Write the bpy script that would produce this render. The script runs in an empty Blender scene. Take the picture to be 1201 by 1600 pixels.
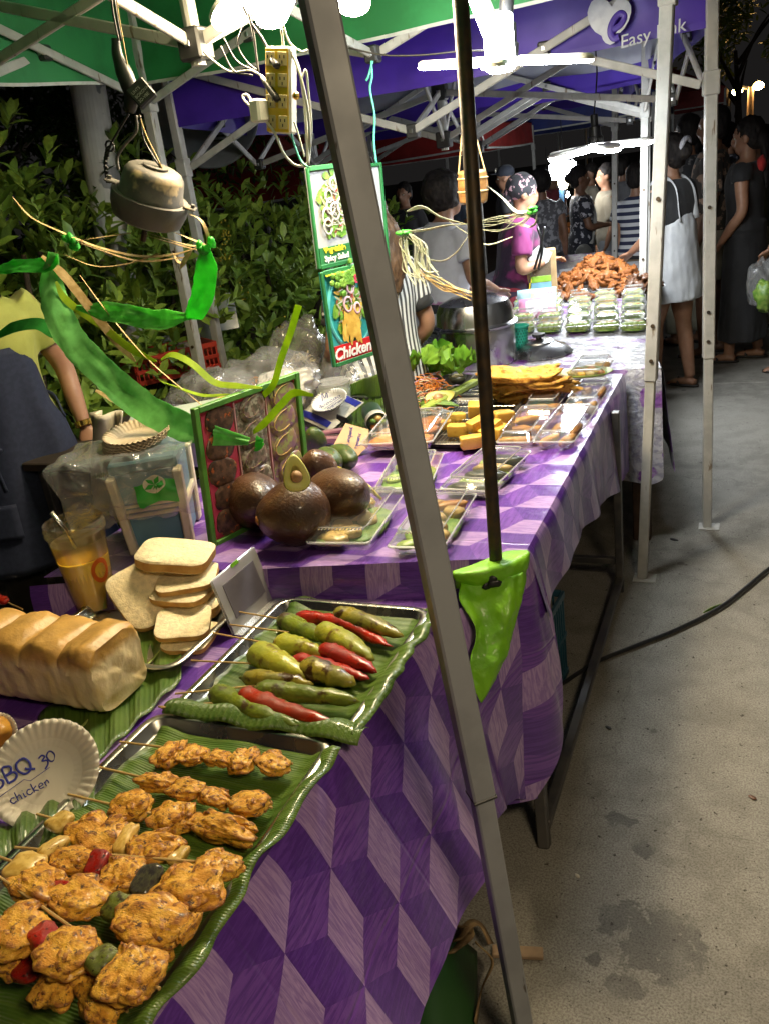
import bpy, bmesh, math, random
from mathutils import Vector, Matrix, Euler, noise
V = Vector
random.seed(7)
SC = bpy.context.scene
COL = SC.collection

# ------------------------------------------------------------------ camera
F_PX, CX, CY, CAM_H = 1300.0, 600.5, 800.0, 1.56
_y = V((1184 - CX, -(196 - CY), -F_PX)).normalized()
_h = V((1284 - CX, -(182 - CY), -F_PX))
_up = _h.cross(_y).normalized()
if _up.y < 0: _up = -_up
_x = _y.cross(_up)
ROT = Matrix((_x, _y, _up))                      # world = ROT @ cam
CAM = V((0, 0, CAM_H))
cam_data = bpy.data.cameras.new('camera'); cam = bpy.data.objects.new('camera', cam_data); COL.objects.link(cam)
cam_data.sensor_fit = 'VERTICAL'; cam_data.sensor_height = 36.0; cam_data.lens = F_PX / 1600 * 36
cam_data.clip_start = .02; cam_data.clip_end = 400
cam.matrix_world = Matrix.Translation(CAM) @ ROT.to_4x4()
SC.camera = cam

# ------------------------------------------------------------------ night sky and exposure
W = bpy.data.worlds.new('World'); SC.world = W; W.use_nodes = True
bg = W.node_tree.nodes['Background']
bg.inputs['Color'].default_value = (.95, .88, .86, 1); bg.inputs['Strength'].default_value = .010
SC.view_settings.view_transform = 'Standard'; SC.view_settings.look = 'None'
SC.view_settings.exposure = .2; SC.view_settings.gamma = 1; SC.view_settings.use_curve_mapping = False
try:
    SC.cycles.use_denoising = True
    SC.cycles.max_bounces = 8; SC.cycles.transparent_max_bounces = 24
    SC.cycles.sample_clamp_indirect = 4; SC.cycles.caustics_reflective = False; SC.cycles.caustics_refractive = False
except Exception: pass

def ray(px, py): return ROT @ V((px - CX, -(py - CY), -F_PX))
def P(px, py, z=.74): d = ray(px, py); return CAM + d * ((z - CAM_H) / d.z)
def PY(px, py, y): d = ray(px, py); return CAM + d * (y / d.y)
def PX(px, py, x): d = ray(px, py); return CAM + d * (x / d.x)
def PD(px, py, dist): return CAM + ray(px, py).normalized() * dist

# ------------------------------------------------------------------ object helpers
ORG = {}
def tag(o, label=None, cat=None, group=None, kind=None):
    if label: o['label'] = label
    if cat: o['category'] = cat
    if group: o['group'] = group
    if kind: o['kind'] = kind
    return o
def thing(name, label, cat, loc, group=None):
    o = bpy.data.objects.new(name, None); COL.objects.link(o); o.empty_display_size = .05
    o.location = loc; ORG[o] = V(loc)
    return tag(o, label, cat, group)
def link(name, me, parent=None, loc=None):
    o = bpy.data.objects.new(name, me); COL.objects.link(o)
    if parent: o.parent = parent
    if loc is not None: o.location = loc
    return o
def kids(o): return [c for c in COL.objects if c.parent == o]
def copy_tree(src, loc=None, rot=None, label=None, childmap=None):
    childmap = childmap or src.children_recursive
    m = {src: src.copy()}
    for c in childmap: m[c] = c.copy()
    for a, b in m.items():
        COL.objects.link(b)
        if a is not src: b.parent = m[a.parent]
    r = m[src]
    if loc is not None: r.location = loc
    if rot is not None: r.rotation_euler = rot
    if label: r['label'] = label
    return r

class MB:
    def __init__(s): s.v = []; s.f = []; s.m = []; s.uv = []; s.has = False
    def add(s, vs, fs, mi=0, uvs=None):
        b = len(s.v); s.v += [tuple(v) for v in vs]
        for k, f in enumerate(fs):
            s.f.append([i + b for i in f]); s.m.append(mi)
            s.uv.append([uvs[i] for i in f] if uvs else None)
        if uvs: s.has = True
    def box(s, c, size, R=None, bev=0, mi=0):
        c = V(c); h = V(size) / 2; R = R or Matrix.Identity(3)
        b = min(bev, min(h) * .9)
        if b <= 0:
            vs = [c + R @ V((x * h.x, y * h.y, z * h.z)) for x in (-1, 1) for y in (-1, 1) for z in (-1, 1)]
            s.add(vs, [(0, 1, 3, 2), (4, 6, 7, 5), (0, 4, 5, 1), (2, 3, 7, 6), (0, 2, 6, 4), (1, 5, 7, 3)], mi); return
        vs = []; ix = {}
        for x in (-1, 1):
            for y in (-1, 1):
                for z in (-1, 1):
                    for a in range(3):
                        p = V((x * h.x, y * h.y, z * h.z))
                        for k in range(3):
                            if k != a: p[k] -= b * (x, y, z)[k]
                        ix[(x, y, z, a)] = len(vs); vs.append(c + R @ p)
        fs = []
        for a in range(3):
            o1, o2 = [(1, 2), (2, 0), (0, 1)][a]
            for sg in (-1, 1):
                q = []
                for (u, w) in ((-1, -1), (1, -1), (1, 1), (-1, 1)):
                    k = [0, 0, 0]; k[a] = sg; k[o1] = u; k[o2] = w; q.append(ix[(*k, a)])
                fs.append(q if sg > 0 else q[::-1])
            for u in (-1, 1):
                for w in (-1, 1):
                    k = [0, 0, 0]; k[o1] = u; k[o2] = w
                    k[a] = -1; A = tuple(k); k[a] = 1; B = tuple(k)
                    q = [ix[(*A, o1)], ix[(*B, o1)], ix[(*B, o2)], ix[(*A, o2)]]
                    fs.append(q if u * w > 0 else q[::-1])
        for x in (-1, 1):
            for y in (-1, 1):
                for z in (-1, 1):
                    q = [ix[(x, y, z, 0)], ix[(x, y, z, 1)], ix[(x, y, z, 2)]]
                    fs.append(q if x * y * z > 0 else q[::-1])
        s.add(vs, fs, mi)
    def bar(s, a, b, w, h=None, up=(0, 0, 1), bev=.002, mi=0):
        a = V(a); b = V(b); h = h or w
        z = (b - a); L = z.length; z.normalize(); u = V(up)
        if abs(u.dot(z)) > .98: u = V((1, 0, 0))
        x = u.cross(z).normalized(); y = z.cross(x)
        s.box((a + b) / 2, (w, h, L), Matrix((x, y, z)).transposed(), bev, mi)
    def tube(s, pts, r, n=8, cap=True, mi=0, flat=1.0, up=None):
        pts = [V(p) for p in pts]; N = len(pts)
        rs = r if isinstance(r, (list, tuple)) else [r] * N
        t = [(pts[min(i + 1, N - 1)] - pts[max(i - 1, 0)]).normalized() for i in range(N)]
        u = V(up) if up else (V((0, 0, 1)) if abs(t[0].z) < .9 else V((1, 0, 0)))
        vs = []; uv = []; acc = 0
        for i in range(N):
            x = t[i].cross(u)
            if x.length < 1e-6: x = t[i].orthogonal()
            x.normalize(); y = x.cross(t[i]).normalized(); u = y
            if i: acc += (pts[i] - pts[i - 1]).length
            for k in range(n):
                a = 2 * math.pi * k / n
                vs.append(pts[i] + x * math.cos(a) * rs[i] + y * math.sin(a) * rs[i] * flat); uv.append((k / n, acc))
        fs = []
        for i in range(N - 1):
            for k in range(n):
                fs.append((i * n + k, i * n + (k + 1) % n, (i + 1) * n + (k + 1) % n, (i + 1) * n + k))
        if cap: fs.append(tuple(range(n))[::-1]); fs.append(tuple((N - 1) * n + k for k in range(n)))
        s.add(vs, fs, mi)
    def loft(s, rings, cap=True, mi=0):
        n = len(rings[0]); vs = [p for r in rings for p in r]; fs = []
        for i in range(len(rings) - 1):
            for k in range(n):
                fs.append((i * n + k, i * n + (k + 1) % n, (i + 1) * n + (k + 1) % n, (i + 1) * n + k))
        if cap: fs.append(tuple(range(n))[::-1]); fs.append(tuple((len(rings) - 1) * n + k for k in range(n)))
        s.add(vs, fs, mi)
    def ell(s, specs, n=20, cap=True, mi=0):        # specs: (x,y,z,rx,ry)
        s.loft([[V((x + rx * math.cos(2 * math.pi * k / n), y + ry * math.sin(2 * math.pi * k / n), z)) for k in range(n)] for x, y, z, rx, ry in specs], cap, mi)
    def lathe(s, prof, n=28, c=(0, 0, 0), R=None, mi=0, cap=True, wob=None):
        c = V(c); R = R or Matrix.Identity(3); rings = []
        for i, (r, z) in enumerate(prof):
            ring = []
            for k in range(n):
                a = 2 * math.pi * k / n; q = r * (wob(a, i) if wob else 1)
                ring.append(c + R @ V((q * math.cos(a), q * math.sin(a), z)))
            rings.append(ring)
        s.loft(rings, cap, mi)
    def grid(s, fn, nu, nv, mi=0, uvf=None):
        vs = []; uv = []
        for i in range(nu + 1):
            for j in range(nv + 1):
                vs.append(fn(i / nu, j / nv)); uv.append(uvf(i / nu, j / nv) if uvf else (i / nu, j / nv))
        fs = [(i * (nv + 1) + j, (i + 1) * (nv + 1) + j, (i + 1) * (nv + 1) + j + 1, i * (nv + 1) + j + 1) for i in range(nu) for j in range(nv)]
        s.add(vs, fs, mi, uv)
    def blob(s, c, rad, R=None, lon=16, lat=10, amp=0, freq=1.5, seed=0, mi=0, sq=1.0, oct=2):
        c = V(c); R = R or Matrix.Identity(3); vs = []
        off = V((seed * 3.17, seed * 1.91, seed * 2.3))
        def pt(th, ph):
            d = V((math.sin(th) * math.cos(ph), math.sin(th) * math.sin(ph), math.cos(th)))
            if sq != 1: d = V([math.copysign(abs(q) ** sq, q) for q in d])
            k = 1
            if amp:
                dn = d.normalized()
                for o in range(oct): k += amp / 2 ** o * noise.noise(dn * freq * 2 ** o + off)
            return c + R @ V((d.x * rad[0] * k, d.y * rad[1] * k, d.z * rad[2] * k))
        vs.append(pt(0, 0))
        for i in range(1, lat):
            for j in range(lon): vs.append(pt(math.pi * i / lat, 2 * math.pi * j / lon))
        vs.append(pt(math.pi, 0)); fs = []
        for j in range(lon): fs.append((0, 1 + j, 1 + (j + 1) % lon))
        for i in range(lat - 2):
            for j in range(lon):
                a = 1 + i * lon; b = a + lon; k = (j + 1) % lon
                fs.append((a + j, b + j, b + k, a + k))
        l = len(vs) - 1; a = 1 + (lat - 2) * lon
        for j in range(lon): fs.append((l, a + (j + 1) % lon, a + j))
        s.add(vs, fs, mi)
    def cloth_strip(s, pts, w, face, up, twist, seed, wr=.006, nv=8, thick=.0007, fray=.12):
        pts = [V(p) for p in pts]; N = len(pts); face = V(face).normalized(); up = V(up); rows = []
        for i in range(N):
            t = (pts[min(i + 1, N - 1)] - pts[max(i - 1, 0)]).normalized(); u = t.cross(face) + up * .35; u -= t * u.dot(t); u.normalize()
            if twist: u = Matrix.Rotation(twist * i / (N - 1), 3, t) @ u
            n = t.cross(u); row = []
            for j in range(nv + 1):
                a = j / nv - .5; q = i * .35
                k = w[i] * a * (1 + fray * noise.noise(V((q * 2.1, a * 9, seed))) * (2 * abs(a)))
                d = wr * (noise.noise(V((q * .7, a * 4.5, seed))) + .5 * noise.noise(V((q * 1.9, a * 11, seed + 3)))) + .10 * w[i] * (4 * a * a - .5) * math.sin(q * .4 + seed)
                row.append(pts[i] + u * k + n * d)
            rows.append(row)
        for off, flip in ((0, 0), (thick, 1)):
            vs = [p + face * off for r in rows for p in r]; m = nv + 1
            s.add(vs, [((i * m + j, i * m + j + 1, (i + 1) * m + j + 1, (i + 1) * m + j) if flip else (i * m + j, (i + 1) * m + j, (i + 1) * m + j + 1, i * m + j + 1)) for i in range(N - 1) for j in range(nv)])
    def strip(s, pts, w, up=(0, 0, 1), thick=.0008, mi=0, twist=0, face=None):
        pts = [V(p) for p in pts]; N = len(pts); ws = w if isinstance(w, (list, tuple)) else [w] * N
        vs = []; up = V(up)
        for i in range(N):
            t = (pts[min(i + 1, N - 1)] - pts[max(i - 1, 0)]).normalized()
            u = (t.cross(V(face)) + up * .35) if face is not None else up - t * up.dot(t)
            u = u - t * u.dot(t)
            if u.length < 1e-4: u = t.orthogonal()
            u.normalize()
            if twist: u = Matrix.Rotation(twist * i / (N - 1), 3, t) @ u
            n = t.cross(u) * thick / 2; q = u * ws[i] / 2
            vs += [pts[i] - q - n, pts[i] + q - n, pts[i] + q + n, pts[i] - q + n]
        fs = []
        for i in range(N - 1):
            for k in range(4): fs.append((i * 4 + k, i * 4 + (k + 1) % 4, i * 4 + 4 + (k + 1) % 4, i * 4 + 4 + k))
        fs.append((3, 2, 1, 0)); b = 4 * (N - 1); fs.append((b, b + 1, b + 2, b + 3))
        s.add(vs, fs, mi)
    def mesh(s, name, mats, org=(0, 0, 0), smooth=False):
        o = V(org); me = bpy.data.meshes.new(name)
        me.from_pydata([(v[0] - o.x, v[1] - o.y, v[2] - o.z) for v in s.v], [], s.f)
        for m in (mats if isinstance(mats, (list, tuple)) else [mats]): me.materials.append(m)
        if any(s.m): me.polygons.foreach_set('material_index', s.m)
        if s.has:
            l = me.uv_layers.new(name='UVMap'); k = 0
            buf = []
            for f, u in zip(s.f, s.uv): buf += [c for q in (u or [(0, 0)] * len(f)) for c in q]
            l.data.foreach_set('uv', buf)
        if smooth: me.polygons.foreach_set('use_smooth', [True] * len(me.polygons))
        me.update(); return me
    def build(s, name, mats, parent=None, smooth=False, loc=None, angle=None):
        org = ORG[parent] if parent is not None else V(loc if loc is not None else (0, 0, 0))
        me = s.mesh(name, mats, org, smooth)
        if angle is not None:
            try: me.polygons.foreach_set('use_smooth', [True] * len(me.polygons)); me.set_sharp_from_angle(angle=math.radians(angle))
            except Exception: pass
        ob = link(name, me, parent, None if parent is not None else org)
        ORG[ob] = org
        return ob

def spl(pts, n=8):                                 # Catmull-Rom through points
    pts = [V(p) for p in pts]; out = []
    q = [pts[0] * 2 - pts[1]] + pts + [pts[-1] * 2 - pts[-2]]
    for i in range(1, len(q) - 2):
        a, b, c, d = q[i - 1], q[i], q[i + 1], q[i + 2]
        for k in range(n):
            t = k / n
            out.append(.5 * ((2 * b) + (c - a) * t + (2 * a - 5 * b + 4 * c - d) * t * t + (3 * b - a - 3 * c + d) * t ** 3))
    out.append(pts[-1]); return out
def lerp(a, b, t): return a + (b - a) * t
def frame(x, up=(0, 0, 1)):
    x = V(x).normalized(); z = V(up); y = z.cross(x)
    if y.length < 1e-5: y = x.orthogonal()
    y.normalize(); z = x.cross(y); return Matrix((x, y, z)).transposed()
def rz(a): return Matrix.Rotation(a, 3, 'Z')
def interp(x, xs, ys):
    if x <= xs[0]: return ys[0]
    for i in range(len(xs) - 1):
        if x <= xs[i + 1]: return ys[i] + (ys[i + 1] - ys[i]) * (x - xs[i]) / (xs[i + 1] - xs[i])
    return ys[-1]

# ------------------------------------------------------------------ materials
def newmat(name):
    m = bpy.data.materials.new(name); m.use_nodes = True; m.node_tree.nodes.clear()
    nt = m.node_tree; out = nt.nodes.new('ShaderNodeOutputMaterial'); return m, nt, out
def nd(nt, typ, props=None, **ins):
    n = nt.nodes.new('ShaderNode' + typ)
    for k, v in (props or {}).items(): setattr(n, k, v)
    for k, v in ins.items():
        key = int(k[1:]) if k[0] == '_' and k[1:].isdigit() else k.replace('__', ' ')
        s = n.inputs[key]
        if isinstance(v, bpy.types.NodeSocket): nt.links.new(v, s)
        else:
            if s.type == 'RGBA' and len(v) == 3: v = (*v, 1)
            s.default_value = v
    return n
def math_(nt, op, a, b=0, c=0):
    n = nd(nt, 'Math', {'operation': op}, _0=a, _1=b, _2=c); return n.outputs[0]
def vmath(nt, op, a, b=(0, 0, 0)):
    n = nd(nt, 'VectorMath', {'operation': op}, _0=a, _1=b); return n.outputs['Value'] if op in ('DOT_PRODUCT', 'LENGTH', 'DISTANCE') else n.outputs['Vector']
def mix(nt, f, a, b, mode='MIX'):
    n = nt.nodes.new('ShaderNodeMix'); n.data_type = 'RGBA'; n.blend_type = mode
    for s, v in ((n.inputs[0], f), (n.inputs[6], a), (n.inputs[7], b)):
        if isinstance(v, bpy.types.NodeSocket): nt.links.new(v, s)
        else: s.default_value = (*v, 1) if hasattr(v, '__len__') and len(v) == 3 else v
    return n.outputs[2]
def mrange(nt, v, a, b, c=0, d=1, smooth=True):
    n = nd(nt, 'MapRange', {'interpolation_type': 'SMOOTHSTEP' if smooth else 'LINEAR', 'clamp': True}, Value=v)
    for i, x in enumerate((a, b, c, d)): n.inputs[1 + i].default_value = x
    return n.outputs[0]
def noise_(nt, co, scale, detail=4, rough=.55, dist=0):
    return nd(nt, 'TexNoise', Vector=co, Scale=scale, Detail=detail, Roughness=rough, Distortion=dist).outputs[0]
def coords(nt, kind='Object'): return nd(nt, 'TexCoord').outputs[kind]
def M(name, c1, c2=None, scale=25, rough=.5, rough2=None, metal=0, bump=0, bscale=None, coat=0, lo=.38, hi=.62, detail=4, rand=0, trans=0, sss=0, stretch=None, c3=None, s3=60, t3=(.6, .7), emit=None, spec=.5, co='Object', sheen=0, st3=None):
    m, nt, out = newmat(name)
    c = coords(nt, co)
    if stretch: c = vmath(nt, 'MULTIPLY', c, stretch)
    if rand:
        oi = nd(nt, 'ObjectInfo'); r3 = vmath(nt, 'SCALE', (7.3, 3.1, 5.7)); nt.nodes[-1].inputs['Scale'].default_value = 1
        nt.links.new(oi.outputs['Random'], nt.nodes[-1].inputs['Scale'])
        c = vmath(nt, 'ADD', c, r3)
    n = noise_(nt, c, scale, detail)
    f = mrange(nt, n, lo, hi)
    col = mix(nt, f, c1, c2 if c2 else tuple(x * .8 for x in c1))
    if c3:
        n3 = noise_(nt, vmath(nt, 'MULTIPLY', c, st3) if st3 else c, s3, 3); col = mix(nt, mrange(nt, n3, *t3), col, c3)
    if rand:
        hs = nd(nt, 'HueSaturation', Color=col)
        nt.links.new(mrange(nt, oi.outputs['Random'], 0, 1, 1 - rand, 1 + rand, False), hs.inputs['Value']); col = hs.outputs[0]
    b = nd(nt, 'BsdfPrincipled', Metallic=metal, Roughness=rough)
    nt.links.new(col, b.inputs['Base Color'])
    b.inputs['Specular IOR Level'].default_value = spec
    if rough2 is not None: nt.links.new(mrange(nt, n, lo, hi, rough, rough2), b.inputs['Roughness'])
    if coat: b.inputs['Coat Weight'].default_value = coat; b.inputs['Coat Roughness'].default_value = .12
    if trans: b.inputs['Transmission Weight'].default_value = trans
    if sheen: b.inputs['Sheen Weight'].default_value = sheen
    if sss:
        b.inputs['Subsurface Weight'].default_value = sss; b.inputs['Subsurface Radius'].default_value = (.01, .005, .003); b.inputs['Subsurface Scale'].default_value = 1
    if emit: b.inputs['Emission Color'].default_value = (*emit[0], 1); b.inputs['Emission Strength'].default_value = emit[1]
    if bump:
        bn = noise_(nt, c, bscale or scale * 3, 5)
        bp = nd(nt, 'Bump', Strength=min(1, bump), Distance=.004, Height=bn); nt.links.new(bp.outputs[0], b.inputs['Normal'])
    nt.links.new(b.outputs[0], out.inputs[0])
    return m
def emis(name, col, strength):
    m, nt, out = newmat(name)
    e = nd(nt, 'Emission', Color=col, Strength=strength); nt.links.new(e.outputs[0], out.inputs[0]); return m
def film(name, tint=(1, 1, 1), haze=.06, rough=.08, spec=1.0, wr=0):
    m, nt, out = newmat(name)
    t = nd(nt, 'BsdfTransparent', Color=tint); g = nd(nt, 'BsdfGlossy', Color=(1, 1, 1), Roughness=rough)
    d = nd(nt, 'BsdfDiffuse', Color=(.8, .8, .8)); lw = nd(nt, 'LayerWeight', Blend=.25)
    if wr:
        bn = noise_(nt, coords(nt), wr, 3, dist=1.0); bp = nd(nt, 'Bump', Strength=.8, Distance=.01, Height=bn)
        nt.links.new(bp.outputs[0], g.inputs['Normal']); nt.links.new(bp.outputs[0], lw.inputs['Normal']); nt.links.new(bp.outputs[0], d.inputs['Normal'])
    f = mrange(nt, lw.outputs['Facing'], 0, 1, .04 * spec, .75 * spec, False)
    a = nd(nt, 'MixShader', Fac=haze); nt.links.new(t.outputs[0], a.inputs[1]); nt.links.new(d.outputs[0], a.inputs[2])
    b = nd(nt, 'MixShader', Fac=f); nt.links.new(a.outputs[0], b.inputs[1]); nt.links.new(g.outputs[0], b.inputs[2])
    nt.links.new(b.outputs[0], out.inputs[0]); return m
# ------------------------------------------------------------------ shared materials
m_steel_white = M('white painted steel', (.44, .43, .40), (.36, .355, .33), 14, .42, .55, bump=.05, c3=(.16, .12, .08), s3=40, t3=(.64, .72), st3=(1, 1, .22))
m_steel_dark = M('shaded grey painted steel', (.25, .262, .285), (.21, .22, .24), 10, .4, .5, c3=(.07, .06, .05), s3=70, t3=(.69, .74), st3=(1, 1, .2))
m_bracket = M('black nylon bracket', (.02, .02, .02), (.035, .035, .035), 30, .45)
m_iron = M('dark iron', (.045, .04, .035), (.09, .06, .035), 30, .45, .6, metal=.6, bump=.15)
m_bolt = M('zinc bolt', (.5, .5, .5), None, 40, .3, metal=1)
m_green_cloth = M('green tent canvas', (.020, .20, .055), (.014, .15, .04), 6, .65, bump=.12, bscale=300, trans=0)
m_purple_cloth = M('purple tent canvas', (.062, .022, .36), (.045, .015, .27), 5, .42, .55, bump=.3, bscale=9)
m_grey_cloth = M('silver coated canvas underside', (.36, .37, .43), (.28, .29, .36), 4, .6, bump=.25, bscale=7)
m_white_trim = M('white hem binding', (.55, .56, .52), (.45, .45, .42), 20, .7)
m_logo = M('white print', (.62, .64, .68), (.5, .52, .58), 18, .5)
m_red_cloth = M('red tent canvas', (.32, .02, .015), (.24, .015, .01), 6, .6)
m_blue_cloth = M('blue tent canvas', (.02, .035, .2), (.015, .025, .15), 6, .6)
m_black_plastic = M('black plastic', (.012, .012, .013), (.02, .02, .02), 30, .4, bump=.05)
m_black_wire = M('black wire', (.012, .011, .01), None, 30, .45)
m_white_plastic = M('white plastic', (.72, .71, .66), (.64, .62, .57), 14, .4)
m_white_wire = M('white wire', (.66, .66, .58), None, 20, .45)
m_straw = M('dry straw strip', (.55, .40, .19), (.40, .27, .10), 40, .75, bump=.3, stretch=(1, 1, 1))
def ribmat(name, c1, c2):                                             # thin plastic that lets light through
    m, nt, out = newmat(name); c = coords(nt); col = mix(nt, mrange(nt, noise_(nt, c, 26, 4), .35, .65), c1, c2)
    b = nd(nt, 'BsdfPrincipled', Roughness=.38); nt.links.new(col, b.inputs['Base Color']); tr = nd(nt, 'BsdfTranslucent'); nt.links.new(col, tr.inputs[0])
    ms = nd(nt, 'MixShader', Fac=.55); nt.links.new(b.outputs[0], ms.inputs[1]); nt.links.new(tr.outputs[0], ms.inputs[2]); nt.links.new(ms.outputs[0], out.inputs[0]); return m
m_rib_green = ribmat('green plastic ribbon', (.12, .70, .10), (.09, .56, .08))
m_rib_lime = ribmat('lime plastic ribbon', (.46, .62, .04), (.34, .50, .03))
m_film = film('clear plastic', (.97, .98, .98), .035, .06)
m_rim = film('clear plastic rim', (.88, .90, .90), .42, .15, 1.4)
m_bagfilm = film('thin plastic bag', (.94, .94, .92), .11, .2, .7, 22)
m_water = film('juice surface film', (1, 1, 1), .02)

# ------------------------------------------------------------------ ground
def concrete():
    m, nt, out = newmat('worn concrete')
    c = coords(nt)
    big = noise_(nt, c, 1.1, 5, .6); mid = noise_(nt, c, 9, 6, .65); fine = noise_(nt, c, 210, 4, .65); sp = noise_(nt, c, 60, 3, .6)
    col = mix(nt, mrange(nt, big, .35, .68), (.270, .256, .226), (.178, .168, .146))
    col = mix(nt, mrange(nt, mid, .38, .62, 0, .7), col, (.32, .305, .27))
    col = mix(nt, mrange(nt, fine, .38, .66, 0, .65), col, (.075, .064, .048))
    col = mix(nt, mrange(nt, sp, 0.64, .70), col, (.045, .037, .028))
    vo = nd(nt, 'TexVoronoi', {'feature': 'DISTANCE_TO_EDGE'}, Vector=vmath(nt, 'ADD', c, vmath(nt, 'MULTIPLY', nd(nt, 'TexNoise', Vector=c, Scale=3.0, Detail=6).outputs['Color'], (.5, .5, 0))), Scale=.9).outputs['Distance']
    col = mix(nt, math_(nt, 'MULTIPLY', mrange(nt, vo, .0015, .004, 1, 0), .22), col, (.05, .042, .034))
    gum = nd(nt, 'TexVoronoi', Vector=c, Scale=5.5); gs = nd(nt, 'SeparateColor', Color=gum.outputs['Color']).outputs[0]
    col = mix(nt, math_(nt, 'MULTIPLY', mrange(nt, gum.outputs['Distance'], .07, .11, .6, 0), math_(nt, 'GREATER_THAN', gs, .72)), col, (.06, .052, .044))
    wet = None
    for (px, py, r) in ((1030, 1470, .085), (1050, 1450, .05), (968, 1435, .05), (1000, 1490, .045), (1035, 1515, .035), (975, 1540, .035), (1010, 1330, .03), (970, 1280, .03), (985, 1425, .03), (930, 1500, .02), (1070, 1455, .035)):
        w = P(px, py, 0)
        d = vmath(nt, 'DISTANCE', c, tuple(w)); nn = noise_(nt, c, 26, 4, .6)
        d2 = math_(nt, 'ADD', math_(nt, 'DIVIDE', d, r), math_(nt, 'MULTIPLY', math_(nt, 'SUBTRACT', nn, .5), 3.2))
        k = mrange(nt, d2, .75, 1.05, 1, 0)
        wet = k if wet is None else math_(nt, 'MAXIMUM', wet, k)
    col = mix(nt, math_(nt, 'MULTIPLY', math_(nt, 'MULTIPLY', wet, mrange(nt, mid, .3, .6, .35, 1)), .60), col, (.018, .014, .009))
    b = nd(nt, 'BsdfPrincipled', Roughness=.8); nt.links.new(col, b.inputs['Base Color'])
    nt.links.new(mrange(nt, wet, 0, 1, .8, .62, False), b.inputs['Roughness'])
    h = math_(nt, 'ADD', math_(nt, 'MULTIPLY', fine, .7), math_(nt, 'MULTIPLY', mid, .8))
    bp = nd(nt, 'Bump', Strength=.55, Distance=.006, Height=h); nt.links.new(bp.outputs[0], b.inputs['Normal'])
    nt.links.new(b.outputs[0], out.inputs[0]); return m
m_conc = concrete()
m_soil = M('dark soil', (.035, .027, .018), (.018, .014, .01), 8, .95, bump=.6)
b = MB(); b.grid(lambda u, w: V((-120 + 240 * u, -60 + 240 * w, -.07)), 1, 1)
ground = b.build('ground', m_soil); tag(ground, 'dark ground beyond the paved market lane', kind='structure')
b = MB(); b.box((4, 30, -.045), (13.0, 80, .03))
pav = b.build('pavement', m_soil); tag(pav, 'concrete paved market lane', kind='structure')
xs = [-2.45, 3.6, 10.4]; ys = [-6.2, -.35, 5.88, 11.9, 17.9, 30, 50]
for i in range(len(xs) - 1):
    for j in range(len(ys) - 1):
        b = MB(); b.box(((xs[i] + xs[i + 1]) / 2, (ys[j] + ys[j + 1]) / 2, -.015), (xs[i + 1] - xs[i] - .012, ys[j + 1] - ys[j] - .012, .03), bev=.005)
        o = b.build('concrete_slab', m_conc, pav)

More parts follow.
